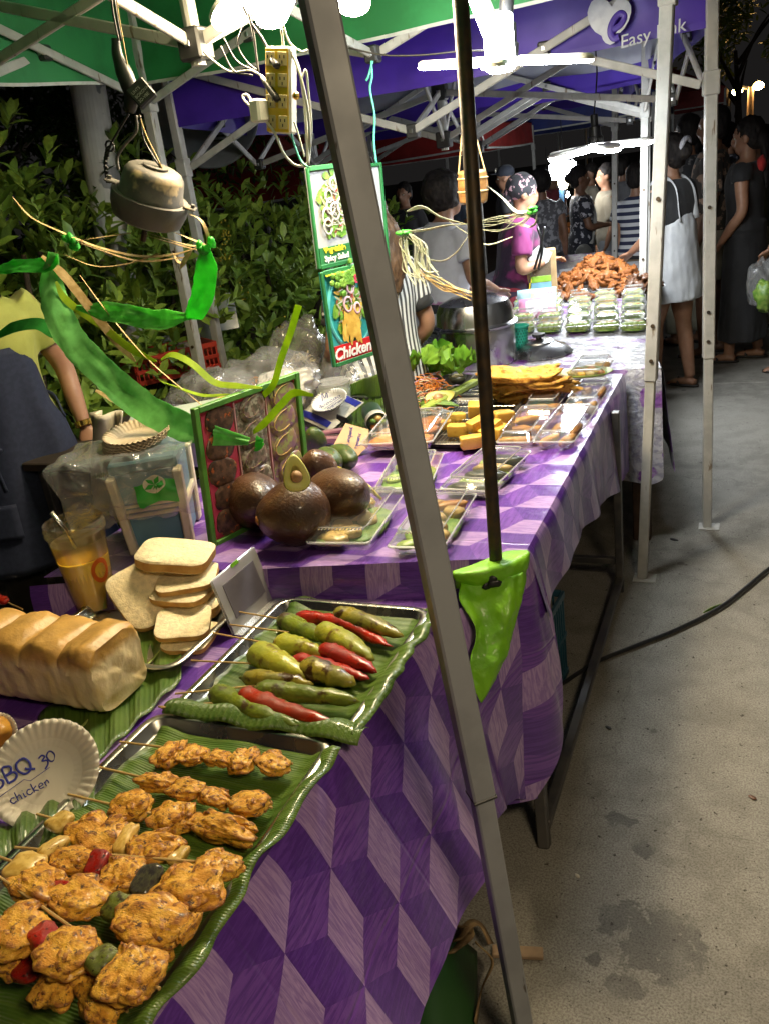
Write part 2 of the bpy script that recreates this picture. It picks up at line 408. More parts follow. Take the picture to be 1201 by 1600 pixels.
# ------------------------------------------------------------------ tents
def rect_tube(b, a, c, w=.04, up=(0, 1, 0), mi=0): b.bar(a, c, w, w, up, .003, mi)
def tent(label, corners, ztop, zlow, zhem, zpeak, skin, under, valmat, legs=None, full=(0, 1, 2, 3), drop=True, group='pop up canopy tents over the stalls', truss=True):
    """corners: near-left, near-right, far-right, far-left as (x, y); skin over, under facing down"""
    cs = [V((x, y, 0)) for x, y in corners]
    mid = sum(cs, V()) / 4
    t = thing('canopy_tent', label, 'canopy tent', (mid.x, mid.y, 0), group)
    tops = []
    for i, c in enumerate(cs):
        lo, hi = (legs[i] if legs and legs[i] else (c, c))
        lo = V((lo[0], lo[1], 0)); hi = V((hi[0], hi[1], ztop)); tops.append(hi)
        if legs and legs[i] is None: continue
        k = .34; mp = lo.lerp(hi, k)
        u = (cs[(i + 1) % 4] - c)
        b = MB(); b.bar(mp, hi, .042, .042, u, .004)
        leg = b.build('leg', m_steel_white, t)
        b = MB(); b.bar(lo + V((0, 0, .004)), mp + V((0, 0, .02)), .034, .034, u, .003); b.build('inner_leg', m_steel_white, leg)
        b = MB(); b.box(lo + V((.01, 0, .003)), (.085, .07, .006), bev=.002); b.build('foot_plate', m_steel_white, leg)
        b = MB()
        for z in (.05, .13, .40):
            q = mp.lerp(hi, z); b.tube([q + V((.0, -.023, 0)), q + V((0, -.0265, 0))], .007, 10)
        b.build('bolt', m_iron, leg)
        b = MB(); q = lo.lerp(hi, (zlow) / ztop); b.bar(q - V((0, 0, .04)), q + V((0, 0, .04)), .054, .054, u, .004)
        b.build('slider', m_steel_white, leg)
    def val(A, B, z0, z1, seed):
        bb = MB(); n = 26; L = (B - A).length; d = (B - A).normalized(); nrm = V((-d.y, d.x, 0))
        def f(u, w):
            p = A.lerp(B, u); z = lerp(z1, z0, w)
            z += -.02 * math.sin(math.pi * u) * w + .008 * noise.noise(V((u * L * 2.2, seed, 0))) * w
            off = (.012 * math.sin(u * L * 9 + seed) * w + .02 * noise.noise(V((u * L * 3, w * 2, seed))) * w)
            q = p + nrm * off; return V((q.x, q.y, z))
        bb.grid(f, n, 5); bb.grid(lambda u, w: f(u, 1) + V((0, 0, -.011 + .022 * w)) - nrm * .003, n, 1, 1)
        return bb
    for i in range(4):
        A = tops[i].copy(); B = tops[(i + 1) % 4].copy()
        val(A, B, zhem if i in full else ztop - .07, ztop + .03, i * 3.1 + mid.y).build('valance', [valmat, m_white_trim if under == skin else valmat], t, smooth=True)
        if under != skin:
            inn = (V((mid.x, mid.y, 0)) - (A + B) / 2); inn.z = 0; inn.normalize(); lin = val(A, B, zhem, ztop + .03, i * 3.1 + mid.y)
            lin.v = [(x + inn.x * .012, y + inn.y * .012, max(z, zhem + .055 + .01 * math.sin(x * 9 + y * 7))) for x, y, z in lin.v]; lin.f = lin.f[:130]; lin.m = [0] * 130; lin.uv = lin.uv[:130]
            lin.build('valance_lining', under, t, smooth=True)
    pk = V((mid.x, mid.y, zpeak))
    for i in range(4):
        A = tops[i] + V((0, 0, .03)); B = tops[(i + 1) % 4] + V((0, 0, .03)); bb = MB(); bu = MB()
        def f(u, w, A=A, B=B):
            e = A.lerp(B, u); q = e.lerp(pk, w); q.z -= .10 * math.sin(math.pi * w) * (.4 + .6 * math.sin(math.pi * u)); return q
        bb.grid(lambda u, w: f(u, w) + V((0, 0, .004)), 10, 8); bu.grid(f, 10, 8)
        bb.build('roof_panel', skin, t, smooth=True); bu.build('roof_lining', under, t, smooth=True)
    if not truss: return t, tops
    def brk(p, s=.05):
        bb = MB(); bb.box(p, (s, s, s * 1.1), bev=.006); bb.box(p + V((0, -s * .5 - .002, 0)), (.016, .005, .016), bev=.002, mi=1); bb.build('bracket', [m_bracket, m_bolt], t)
    mids = []
    for i in range(4):
        A = tops[i].copy(); B = tops[(i + 1) % 4].copy(); d = (B - A).normalized(); nrm = V((-d.y, d.x, 0))
        inn = (V((mid.x, mid.y, 0)) - (A + B) / 2); inn.z = 0; inn.normalize()
        A = A + d * .03; B = B - d * .03; C = (A + B) / 2
        zt, zl = ztop - .03, zlow
        for E in (A, B):
            for k, (za, zc) in enumerate(((zt, zl), (zl, zt))):
                a = V((E.x, E.y, za)) + inn * .018 * (k * 2 - 1); c = V((C.x, C.y, zc)) + inn * .018 * (k * 2 - 1)
                bb = MB(); bb.bar(a, c, .013, .03, (0, 0, 1), .003); bb.build('truss_bar', m_steel_white, t)
            brk(V(((E.x + C.x) / 2, (E.y + C.y) / 2, (zt + zl) / 2)), .045)
        brk(V((C.x, C.y, zt))); brk(V((C.x, C.y, zl))); mids.append(V((C.x, C.y, zl)))
    hub = V((mid.x, mid.y, zlow - .05 + .25)); hub2 = hub + V((0, 0, -.22))
    for i in range(4):
        for za, tgt in ((ztop - .03, hub2), (zlow, hub)):
            a = V((mids[i].x, mids[i].y, za)); bb = MB(); bb.bar(a, tgt, .013, .03, (0, 0, 1), .003); bb.build('truss_bar', m_steel_white, t)
    bb = MB(); bb.tube([hub2 - V((0, 0, .05)), pk - V((0, 0, .03))], .02, 12); bb.build('centre_pole', m_steel_white, t)
    brk(hub, .07); brk(hub2, .07)
    return t, tops

# the near stall's green tent
tentA, topsA = tent('green canopy tent over the near stall with white folding frame', [(-2.38, 1.16), (-.55, 1.2), (-.25, 3.02), (-2.26, 3.12)],
    2.29, 1.965, 2.035, 2.95, m_green_cloth, m_green_cloth, m_green_cloth,
    legs=[((-2.38, 1.16), (-2.38, 1.16)), None, ((-.359, 2.99), (-.245, 3.03)), ((-2.30, 3.10), (-2.26, 3.12))])
tentB, topsB = tent('purple canopy tent with printed valance behind the green one', [(-2.42, 3.5), (-.155, 3.5), (-.57, 5.32), (-2.75, 5.45)],
    2.16, 1.72, 1.905, 2.75, m_purple_cloth, m_grey_cloth, m_purple_cloth, legs=[((-2.44, 3.5), (-2.42, 3.5)), ((-.15, 3.5), (-.16, 3.5)), ((-.625, 5.32), (-.57, 5.32)), ((-2.75, 5.45), (-2.75, 5.45))])
tentC, topsC = tent('third canopy tent with purple hem and grey lining farther down the row', [(-2.8, 5.6), (-.60, 5.5), (-.97, 7.15), (-3.1, 7.3)],
    2.14, 1.70, 1.88, 2.7, m_purple_cloth, m_grey_cloth, m_purple_cloth, legs=[((-2.8, 5.6),) * 2, ((-.62, 5.48), (-.585, 5.48)), ((-1.03, 7.0), (-.97, 7.0)), ((-3.1, 7.3),) * 2])

# near leaning pole: the green tent's front right leg, with the collar where the inner tube slides in
b = MB(); j = PY(751, 1241, .99); tp = PY(497, 0, .99); ax = (tp - j)
top = j + ax * 1.36; bot = j - ax.normalized() * .47; bot.z = .004
u = V((1, .82, 0))
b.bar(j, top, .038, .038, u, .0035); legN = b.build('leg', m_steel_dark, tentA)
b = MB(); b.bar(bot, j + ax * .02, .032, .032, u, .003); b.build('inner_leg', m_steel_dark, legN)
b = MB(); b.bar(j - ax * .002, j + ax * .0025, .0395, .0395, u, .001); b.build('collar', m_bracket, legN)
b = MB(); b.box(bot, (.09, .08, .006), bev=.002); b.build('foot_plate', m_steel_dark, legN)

# printed emblem and lettering on the purple valance
WORK = bpy.data.scenes.new('workbench')                 # an empty side scene in which curves and modifiers are turned into meshes
def baked(o):
    WORK.collection.objects.link(o); vl = WORK.view_layers[0]; vl.update()
    return bpy.data.meshes.new_from_object(o.evaluated_get(vl.depsgraph))
def text_mesh(s, size, shear=0, bold=0, extr=.0006, font=None, align='CENTER', space=1.0):
    c = bpy.data.curves.new('t', 'FONT'); c.body = s; c.size = size; c.shear = shear; c.offset = bold; c.extrude = extr; c.align_x = align; c.space_character = space
    c.resolution_u = 3
    o = bpy.data.objects.new('t', c)
    me = baked(o)
    bpy.data.objects.remove(o); bpy.data.curves.remove(c); return me
def put_text(name, s, size, org, right, upv, mat, parent, **k):
    me = text_mesh(s, size, **k); r = V(right).normalized(); u = V(upv); u = (u - r * u.dot(r)).normalized(); n = r.cross(u)
    Mx = Matrix((r, u, n)).transposed().to_4x4(); Mx.translation = V(org) - ORG[parent]
    me.transform(Mx); me.materials.clear(); me.materials.append(mat)
    o = link(name, me, parent); ORG[o] = ORG[parent]; return o
EY = 3.462
def ep(px, py): return PY(px, py, EY)
b = MB()
def poly(b, pts, th=.0012):
    n = len(pts); q = [V(p) for p in pts]; b.add(q + [p + V((0, th, 0)) for p in q], [tuple(range(n)), tuple(range(n, 2 * n))[::-1]] + [(i, i + n, (i + 1) % n + n, (i + 1) % n) for i in range(n)])
# heart of two lobes with a round tail
pts = [(919, 12), (917, 20), (918, 30), (922, 41), (929, 50), (939, 56), (941, 62), (945, 67), (952, 70), (959, 67), (963, 60), (955, 60), (950, 54), (949, 46), (952, 36), (960, 26), (969, 20), (976, 20), (978, 26), (974, 36), (966, 46), (961, 52), (968, 51), (975, 44), (981, 33), (985, 20), (985, 9), (981, 2), (972, -3), (962, 0), (955, 10), (949, 2), (940, -4), (930, -3), (923, 3)]
poly(b, [ep(*p) for p in pts][::-1])
b.tube(spl([ep(*p) for p in [(956, 46), (966, 41), (973, 32), (974, 24), (968, 21), (960, 28), (954, 40), (953, 52), (958, 60), (966, 58)]], 4), .011, 8, flat=.4, up=(0, 1, 0), mi=1)
b.build('emblem', [m_logo, m_purple_cloth], tentB)
a0, a1 = ep(970, 66), ep(1062, 40)
put_text('lettering', 'Easy Link', .060, a0 + V((-.005, 0, -.02)), a1 - a0, (0, 0, 1), m_logo, tentB, align='LEFT', shear=.12)

# far tents, seen small between the stalls
def small_tent(label, cx, cy, s, mat, z=2.1, peak=3.0):
    t, _ = tent(label, [(cx - s, cy - s), (cx + s, cy - s), (cx + s, cy + s), (cx - s, cy + s)], z, z - .3, z - .25, peak, mat, mat, mat, truss=False, group='far canopy tents'); return t
c = P(680, 320, 1.3)
small_tent('red canopy tent glimpsed beyond the bending cook', -4.6, 12.0, 1.5, m_red_cloth, 2.0, 2.7)
small_tent('dark blue canopy tent farther back beside the red one', -3.0, 15.5, 1.6, m_blue_cloth, 2.2, 3.1)
small_tent('dim red canopy tent behind the blue one', -2.2, 20.5, 1.6, m_red_cloth, 2.3, 3.2)
small_tent('green canopy tent at the right across the lane', 2.2, 13.5, 1.9, m_green_cloth, 2.15, 3.1)
small_tent('orange red canopy tent low behind the hedge', -4.9, 8.6, .9, m_red_cloth, 1.75, 2.3)

# round white column and grey posts at the left behind the stall
b = MB(); a0 = PX(140, 150, -2.95); a1 = PX(168, 320, -2.95); d = (a1 - a0).normalized()
b.tube([a0 - d * .5, a1 + d * 1.9], .083, 28)
m_col = M('white painted round column', (.62, .60, .53), (.52, .5, .44), 6, .6, c3=(.25, .25, .24), s3=5, t3=(.62, .64))
o = b.build('round_column', m_col, loc=(a1.x, a1.y, 0)); tag(o, 'thick round white column with peeling paint among the hedge leaves', 'column')
# ------------------------------------------------------------------ tables and tablecloths
m_wood = M('plywood', (.30, .2, .11), (.22, .14, .07), 12, .7)
m_tube = M('dark steel tube', (.10, .10, .105), (.16, .15, .14), 12, .42, .55, metal=.7)
def table(label, x0, x1, y0, y1, z, legs, bar=True):
    t = thing('market_table', label, 'table', ((x0 + x1) / 2, (y0 + y1) / 2, 0), 'stall tables')
    b = MB(); b.box(((x0 + x1) / 2, (y0 + y1) / 2, z - .014), (x1 - x0, y1 - y0, .02), bev=.003); b.build('tabletop', m_wood, t)
    for (x, y) in legs:
        b = MB(); b.bar((x, y, .002), (x - (.06 if y == 1.54 else 0), y + (.20 if y == 1.54 else 0), z - .025), .028, .028, (0, 1, 0), .003); b.build('leg', m_tube, t)
    b = MB()
    lx = sorted(set(x for x, y in legs)); ly = sorted(set(y for x, y in legs))
    for x in lx: b = MB(); b.bar((x, ly[0] + .016, .055), (x, ly[-1] - .016, .055), .026, .026, (1, 0, 0), .003); b.build('floor_bar', m_tube, t)
    b = MB()
    b.bar((lx[0] + .016, ly[-1], .13), (lx[-1] - .016, ly[-1], .13), .025, .025, (0, 1, 0), .003); b.build('cross_bar', m_tube, t)
    return t
table('steel framed table under the purple cloth holding the boxed food', -1.60, -.47, 1.64, 3.24, .734, [(-.425, 1.54), (-.425, 2.87), (-1.57, 1.54), (-1.57, 2.87)])
table('lower steel framed table under the near purple cloth', -1.60, -.66, .25, 1.44, .652, [(-.72, .3), (-.72, 1.1), (-1.57, .3), (-1.57, 1.1)])
table('long table under the floral cloth farther along', -1.9, -.72, 3.40, 7.3, .734, [(-.75, 3.6), (-.75, 7.1), (-1.85, 3.6), (-1.85, 7.1)])
b = MB(); b.box((-.40, 3.37, .2), (.07, .07, .4), bev=.004); o = b.build('wooden_post', M('brown wood leg', (.06, .03, .016), (.035, .018, .01), 20, .7), loc=(-.40, 3.37, 0)); tag(o, 'short dark wooden post under the corner of the floral cloth', 'post')

def vinyl():
    m, nt, out = newmat('purple tumbling block vinyl')
    uv = nd(nt, 'TexCoord').outputs['UV']
    w = .160; s = (1, 1.7320508, 1)
    p = vmath(nt, 'ADD', vmath(nt, 'MULTIPLY', uv, (1 / w, 1 / w, 0)), (60, 60 * 1.7320508, 0))
    a = vmath(nt, 'SUBTRACT', vmath(nt, 'MODULO', p, s), (.5, .8660254, 0))
    c = vmath(nt, 'SUBTRACT', vmath(nt, 'MODULO', vmath(nt, 'SUBTRACT', p, (.5, .8660254, 0)), s), (.5, .8660254, 0))
    la, lc = vmath(nt, 'DOT_PRODUCT', a, a), vmath(nt, 'DOT_PRODUCT', c, c)
    k = math_(nt, 'LESS_THAN', la, lc)
    mv = nt.nodes.new('ShaderNodeMix'); mv.data_type = 'VECTOR'
    nt.links.new(k, mv.inputs[0]); nt.links.new(c, mv.inputs[4]); nt.links.new(a, mv.inputs[5]); g = mv.outputs[1]
    sx = nd(nt, 'SeparateXYZ', Vector=g)
    ang = math_(nt, 'ARCTAN2', sx.outputs[1], sx.outputs[0])
    tt = math_(nt, 'FLOORED_MODULO', math_(nt, 'DIVIDE', math_(nt, 'ADD', ang, math.pi / 2), 2 * math.pi / 3), 3.0)
    is0 = math_(nt, 'LESS_THAN', tt, 1.0); is2 = math_(nt, 'GREATER_THAN', tt, 2.0)
    cell = vmath(nt, 'SUBTRACT', p, g)                                # id of the cube
    off = vmath(nt, 'MULTIPLY', cell, (1.37, 2.11, 0))
    def grain(rot, sc, dist):
        mp = nd(nt, 'Mapping', Vector=vmath(nt, 'ADD', p, off)); mp.inputs['Rotation'].default_value = (0, 0, rot); mp.inputs['Scale'].default_value = sc
        return noise_(nt, mp.outputs[0], 3, 5, .62, dist)
    g0 = grain(math.radians(-30), (1.0, 8, 1), 1.2); g1 = grain(math.radians(30), (.7, 9, 1), .5); g2 = grain(math.radians(8), (9, .9, 1), 1.4)
    deep = mix(nt, mrange(nt, g0, .38, .66), (.080, .025, .22), (.12, .042, .30))
    midc = mix(nt, mrange(nt, g1, .40, .62), (.17, .065, .36), (.10, .032, .25))
    lite = mix(nt, mrange(nt, g2, .36, .64), (.39, .26, .51), (.24, .14, .39))
    col = mix(nt, is0, midc, deep); col = mix(nt, is2, col, lite)
    b = nd(nt, 'BsdfPrincipled', Roughness=.30); nt.links.new(col, b.inputs['Base Color'])
    b.inputs['Coat Weight'].default_value = .55; b.inputs['Coat Roughness'].default_value = .10
    n = noise_(nt, coords(nt), 16, 4, .5); n2 = noise_(nt, coords(nt), 420, 2, .5)
    su = nd(nt, 'SeparateXYZ', Vector=uv); cr = None                     # creases left from folding
    for k, (o_, wd_) in ((0, (.11, .37)), (1, (.23, .31))):
        q = math_(nt, 'ABSOLUTE', math_(nt, 'SUBTRACT', math_(nt, 'FRACT', math_(nt, 'ADD', math_(nt, 'DIVIDE', su.outputs[k], wd_), o_)), .5)); q = mrange(nt, q, 0, .018, 1, 0); cr = q if cr is None else math_(nt, 'ADD', cr, q)
    bp = nd(nt, 'Bump', Strength=.5, Distance=.006, Height=math_(nt, 'ADD', math_(nt, 'ADD', n, math_(nt, 'MULTIPLY', cr, .30)), math_(nt, 'MULTIPLY', n2, .05)))
    nt.links.new(bp.outputs[0], b.inputs['Normal']); nt.links.new(bp.outputs[0], b.inputs['Coat Normal'])
    nt.links.new(b.outputs[0], out.inputs[0]); return m
m_vinyl = vinyl()
def skirt(b, path, drops, flare, fold, seed, nv=22, uv0=(0, 0), sub=10, vdir=1, extra=None):
    """path: polyline of top edge points; drops: drop per path point; hangs down, leaning outwards (right side of path)"""
    path = [V(p) for p in path]
    pp = spl(path, sub); N = len(pp); dd = [interp(i / sub, list(range(len(drops))), drops) for i in range(N)]
    fl = [interp(i / sub, list(range(len(flare))), flare) for i in range(N)]
    acc = [0]
    for i in range(1, N): acc.append(acc[-1] + (pp[i] - pp[i - 1]).length)
    vs = []; uv = []
    for i in range(N):
        t = pp[min(i + 1, N - 1)] - pp[max(i - 1, 0)]; t.z = 0; t.normalize(); nrm = V((-t.y, t.x, 0))
        for j in range(nv + 1):
            w = j / nv; h = dd[i] * w
            r0 = .010 * (1 - math.exp(-h / .012))                     # rounds over the table edge
            o = r0 + fl[i] * w ** 1.05
            ph = acc[i] * 15 + seed
            o += fold * w * (math.sin(ph) + .6 * math.sin(ph * 1.73 + 1.3) + .8 * noise.noise(V((acc[i] * 4, h * 4, seed))))
            p = pp[i] + nrm * o; p.z = pp[i].z - h + (.004 * (1 - w)) * 0
            if extra: p = extra(p, i / sub, w)
            vs.append(p); uv.append((uv0[0] + acc[i] * vdir, uv0[1] - h))
    fs = [(i * (nv + 1) + j, i * (nv + 1) + j + 1, (i + 1) * (nv + 1) + j + 1, (i + 1) * (nv + 1) + j) for i in range(N - 1) for j in range(nv)]
    b.add(vs, fs, 0, uv)
# hind cloth: top with small ripples, long front, short right side lifting towards the far end
b = MB(); xr, yf = -.452, 3.27
def yfront(x): return 1.635 + (x + .452) * .22
def topA(u, w):
    x = lerp(-1.62, xr, u); y = lerp(yfront(x), yf, w)
    z = .741 + .0022 * noise.noise(V((x * 7, y * 7, 0))) + .0015 * noise.noise(V((x * 2.3, y * 18, 4)))
    return V((x, y, z))
b.grid(topA, 44, 56, 0, lambda u, w: (-lerp(yfront(lerp(-1.62, xr, u)), yf, w), lerp(-1.62, xr, u) - xr))
skirt(b, [(xr, yf, .741), (xr, 2.9, .741), (xr, 2.5, .741), (xr, 2.1, .741), (xr, 1.85, .741), (xr, 1.66, .741)],
      [.40, .335, .235, .165, .15, .17], [.0, .015, .02, .025, .03, .035], .008, 1.0, uv0=(-yf, 0), vdir=1)
hemx = lambda px, py, y: PY(px, py, y)
skirt(b, [(xr + .001, 1.70, .741), (xr + .0005, 1.655, .741), (-.475, 1.628, .741), (-.56, 1.612, .741), (-.75, 1.57, .741), (-1.10, 1.495, .741), (-1.62, 1.33, .741)],
      [.17, .42, .585, .60, .58, .55, .5], [.03, .055, .095, .12, .09, .05, .03], .010, 2.2, uv0=(-1.70, 0), sub=12)
clothA = b.build('tablecloth', m_vinyl, loc=(-1.1, 2.4, .74), smooth=True)
tag(clothA, 'glossy purple cube pattern vinyl tablecloth under the boxed food', 'tablecloth')
# near cloth: lower top and the big glossy drop that sweeps out to the hind corner
b = MB(); xe = -.632
b.grid(lambda u, w: V((lerp(-1.62, xe, u), lerp(.18, 1.60, w), .659 + .0015 * noise.noise(V((u * 9, w * 9, 3))))), 30, 34, 0, lambda u, w: (-lerp(.18, 1.60, w), lerp(-1.62, xe, u) - xe))
skirt(b, [(-.475, 1.60, .725), (-.535, 1.53, .69), (-.595, 1.43, .666), (xe, 1.22, .659), (xe, .95, .659), (xe, .65, .659), (xe, .40, .659), (xe, .18, .659)],
      [.60, .50, .42, .38, .36, .35, .35, .35], [.03, .07, .13, .17, .175, .17, .16, .16], .009, .4, nv=34, uv0=(-1.60, 0), sub=12)
clothB = b.build('tablecloth', m_vinyl, loc=(-1.25, .9, .66), smooth=True)
tag(clothB, 'purple cube pattern vinyl tablecloth hanging in front under the skewers', 'tablecloth')
# floral cloth on the far table
def floral():
    m, nt, out = newmat('white floral vinyl'); c = coords(nt, 'UV')
    vo = nd(nt, 'TexVoronoi', Vector=c, Scale=10); d = vo.outputs['Distance']; nn = noise_(nt, c, 22, 3)
    dd = math_(nt, 'ADD', d, math_(nt, 'MULTIPLY', math_(nt, 'SUBTRACT', nn, .5), .55))
    sel = nd(nt, 'SeparateColor', Color=vo.outputs['Color']).outputs[0]
    fl = math_(nt, 'MULTIPLY', mrange(nt, dd, .40, .46, 1, 0), math_(nt, 'GREATER_THAN', sel, .35))
    col = mix(nt, mrange(nt, noise_(nt, c, 45, 3), .45, .6), (.46, .45, .50), (.30, .29, .37))
    col = mix(nt, fl, col, mix(nt, mrange(nt, nn, .4, .6), (.16, .05, .27), (.32, .17, .42)))
    b = nd(nt, 'BsdfPrincipled', Roughness=.3); nt.links.new(col, b.inputs['Base Color']); b.inputs['Coat Weight'].default_value = .4
    bp = nd(nt, 'Bump', Strength=.9, Distance=.02, Height=noise_(nt, coords(nt), 13, 5, .6, 1.5)); nt.links.new(bp.outputs[0], b.inputs['Normal']); nt.links.new(bp.outputs[0], b.inputs['Coat Normal'])
    nt.links.new(b.outputs[0], out.inputs[0]); return m
m_floral = floral()
def xfar(y): return interp(y, [3.33, 5.3, 7.5], [-.315, -.68, -1.12])
b = MB()
b.grid(lambda u, w: V((lerp(-1.95, xfar(lerp(3.33, 7.5, w)), u), lerp(3.33, 7.5, w), .743 + .003 * noise.noise(V((u * 12, w * 30, 1))))), 20, 60, 0, lambda u, w: (u * 1.5, w * 4.2))
skirt(b, [(xfar(7.5), 7.5, .743), (xfar(6), 6, .743), (xfar(5), 5, .743), (xfar(4), 4, .743), (xfar(3.5), 3.5, .743), (-.318, 3.34, .743)],
      [.5, .4, .36, .36, .38, .44], [.03] * 6, .012, 1.0, uv0=(0, 0))
skirt(b, [(-.318, 3.34, .743), (-.36, 3.33, .743), (-.5, 3.33, .743), (-.8, 3.33, .743), (-1.9, 3.33, .743)], [.44, .47, .45, .43, .43], [.03] * 5, .008, 2, uv0=(.3, .2))
o = b.build('tablecloth', m_floral, loc=(-1.2, 5.4, .74), smooth=True); tag(o, 'white tablecloth printed with purple flowers on the far table', 'tablecloth')

# dark pole through the hind corner, with lime tape round its foot
b = MB(); p0 = PY(775, 893, 1.64); p0.z = .62; p1 = PY(719, 0, 1.70); d = (p1 - P(775, 893, .72))
q0 = P(775, 893, .72); b.tube([q0 - d * .16, q0 - d * .02, q0, q0 + d * .5, q0 + d * .505, q0 + d * 1.28], [.0135, .0135, .0145, .0145, .0150, .0150], 14)
pole = b.build('iron_pole', m_iron, loc=q0, smooth=True); tag(pole, 'thin dark iron pole rising from the taped corner of the purple table', 'pole')
m_tape = M('lime cloth tape', (.20, .50, .012), (.15, .42, .01), 14, .5, .6, bump=1, bscale=38, coat=.08)
def clothpt(px, py, lift=.0035):
    """a spot on the hind cloth corner: top first, then the sloping right drop"""
    return None
t = thing('corner_tape', 'torn lime green tape patch holding the dark pole at the table corner', 'tape', q0)
def patch(rows, nm, sub=9):
    rs = [spl(r, sub) for r in rows]; n = len(rs[0]); cols = [spl([r[i] for r in rs], sub) for i in range(n)]
    b = MB(); vs = [p for c in cols for p in c]; k = len(cols[0])
    vs = [p + V((.005, -.004, .003)) * noise.noise(p * 28) + V((.003, -.003, .002)) * noise.noise(p * 75) for p in vs]
    b.add(vs, [(i * k + j, (i + 1) * k + j, (i + 1) * k + j + 1, i * k + j + 1) for i in range(n - 1) for j in range(k - 1)])
    o = b.build(nm, m_tape, t, smooth=True); mo = o.modifiers.new('s', 'SOLIDIFY'); mo.thickness = .0012
    return o
T = lambda px, py: P(px, py, .748)
S = lambda px, py, y: PY(px, py, y)
patch([[T(706, 893), T(745, 880), T(790, 862), T(822, 860)],
       [P(708, 900, .745), P(745, 897, .746), P(790, 885, .747), P(826, 868, .746)],
       [S(712, 918, 1.55), S(748, 925, 1.55), S(792, 918, 1.56), S(824, 888, 1.62)]], 'tape_strip')
patch([[S(722, 900, 1.555), S(760, 902, 1.56), S(800, 900, 1.57), S(823, 888, 1.625)],
       [S(716, 935, 1.50), S(758, 945, 1.515), S(795, 945, 1.525), S(816, 925, 1.57)],
       [S(742, 985, 1.465), S(762, 995, 1.475), S(785, 990, 1.49), S(803, 975, 1.53)],
       [S(733, 1040, 1.425), S(755, 1045, 1.435), S(775, 1040, 1.45), S(788, 1030, 1.48)],
       [S(738, 1075, 1.405), S(745, 1085, 1.41), S(752, 1098, 1.41), S(760, 1085, 1.43)]], 'tape_strip')
# hole with dark edge
for k, (px, py) in enumerate(((765, 905), (772, 912), (762, 915))): b = MB(); c = S(px, py, 1.545); b.blob(c, (.016, .004, .009), rz(.4 * k), 12, 8, .3, 2, k); b.build('tear', m_black_plastic, t, smooth=True)
# ------------------------------------------------------------------ lit lamps
m_led_warm = emis('warm led panel', (1, .80, .50), 170)
m_led_cool = emis('cool led panel', (.92, .97, 1), 85)
m_led_far = emis('far led panel', (.90, .96, 1), 100)
m_socket = M('dark bakelite', (.02, .02, .02), None, 30, .4)
def stadium(L, w, n=8):
    r = w / 2; pts = []
    for k in range(n + 1): a = math.pi / 2 - math.pi * k / n; pts.append((L - r + r * math.cos(a), r * math.sin(a)))
    for k in range(5): a = -math.pi / 2 - math.pi * k / 4; pts.append((r * .6 * math.cos(a) + r * .6, r * math.sin(a)))
    return pts
def led_lamp(label, c, blades, em, tilt=(0, 0), top=None, core=True, L=.235, w=.088, dp=1.0):
    """blades: (angle, droop) pairs; a screw-in lamp with folding led panels"""
    c = V(c); t = thing('led_lamp', label, 'led lamp', c, 'folding led lamps hung over the stalls')
    R0 = Euler((tilt[0], tilt[1], 0)).to_matrix()
    b = MB(); b.lathe([(.0, .155), (.016, .155), (.020, .15), (.020, .10), (.030, .095), (.034, .05), (.040, .045), (.040, .012), (0, .012)], 20, c, R0); b.build('socket', m_socket, t, angle=35)
    if core:
        b = MB(); b.lathe([(0, -.012), (.03, -.012), (.038, -.006), (.04, .01), (0, .011)], 24, c, R0); b.build('core_light', em, t, smooth=True)
    for a, dr in blades:
        R = R0 @ rz(a) @ Matrix.Rotation(dr, 3, 'Y')
        pts = stadium(L, w); b = MB(); rings = []
        for s, z in ((.9, .014), (1, .008), (1, -.002)):
            rings.append([c + R @ V((.035 + (x - L / 2) * s + L / 2, y * s, z)) for x, y in pts])
        b.loft(rings, False); n = len(pts); b.add(rings[0], [tuple(range(n))])
        bl = b.build('led_blade', m_white_plastic, t, angle=40)
        b = MB(); rings = []
        for s, z in ((1, -.002), (1, -.002 - .008 * dp), (.97, -.002 - .015 * dp), (.86, -.002 - .020 * dp)):
            rings.append([c + R @ V((.035 + (x - L / 2) * s + L / 2, y * s, z)) for x, y in pts])
        b.loft(rings, False); b.add(rings[-1], [tuple(range(n))[::-1]])
        b.build('diffuser', em, bl, angle=40)
    if top is not None:
        top = V(top); a = c + R0 @ V((0, 0, .15)); mid = a.lerp(top, .5) + V((.02, 0, -.01))
        b = MB(); b.tube(spl([a, mid, top], 8), .004, 6); b.build('cord', m_black_wire, t, smooth=True)
    return t
R_ = math.radians
m_led_near = emis('warm led panel near', (1, .80, .52), 70)
C1 = PY(462, -78, 2.15)
led_lamp('big warm led lamp at the top edge above the power strip', C1, [(R_(205), .62), (R_(292), .02), (R_(20), .02), (R_(80), .1), (R_(140), .1)], m_led_warm, (-.36, -.12), C1 + V((.0, .1, .55)))
C2 = PY(786, 96, 2.62)
t2 = led_lamp('bright folding led lamp beside the dark pole with one panel hanging down', C2, [(R_(186), .04), (R_(8), -.02), (R_(278), .05), (R_(150), -.95), (R_(35), -.03)], m_led_cool, (.05, .15), C2 + V((0, .05, .42)), L=.215, w=.066, dp=.45)
b = MB(); q = PY(779, 70, 2.55); b.tube([q + V((0, 0, .075)), q + V((0, 0, .07)), q + V((0, 0, -.06)), q + V((0, 0, -.068))], [.034, .041, .041, .03], 20); b.build('core_light', m_led_cool, t2, smooth=True)
C3 = PY(930, 228, 4.9)
led_lamp('wide flat led lamp over the far food table', C3, [(R_(a), .05) for a in (10, 82, 154, 226, 298)], m_led_far, (.04, -.02), C3 + V((.0, .0, .60)), L=.26)
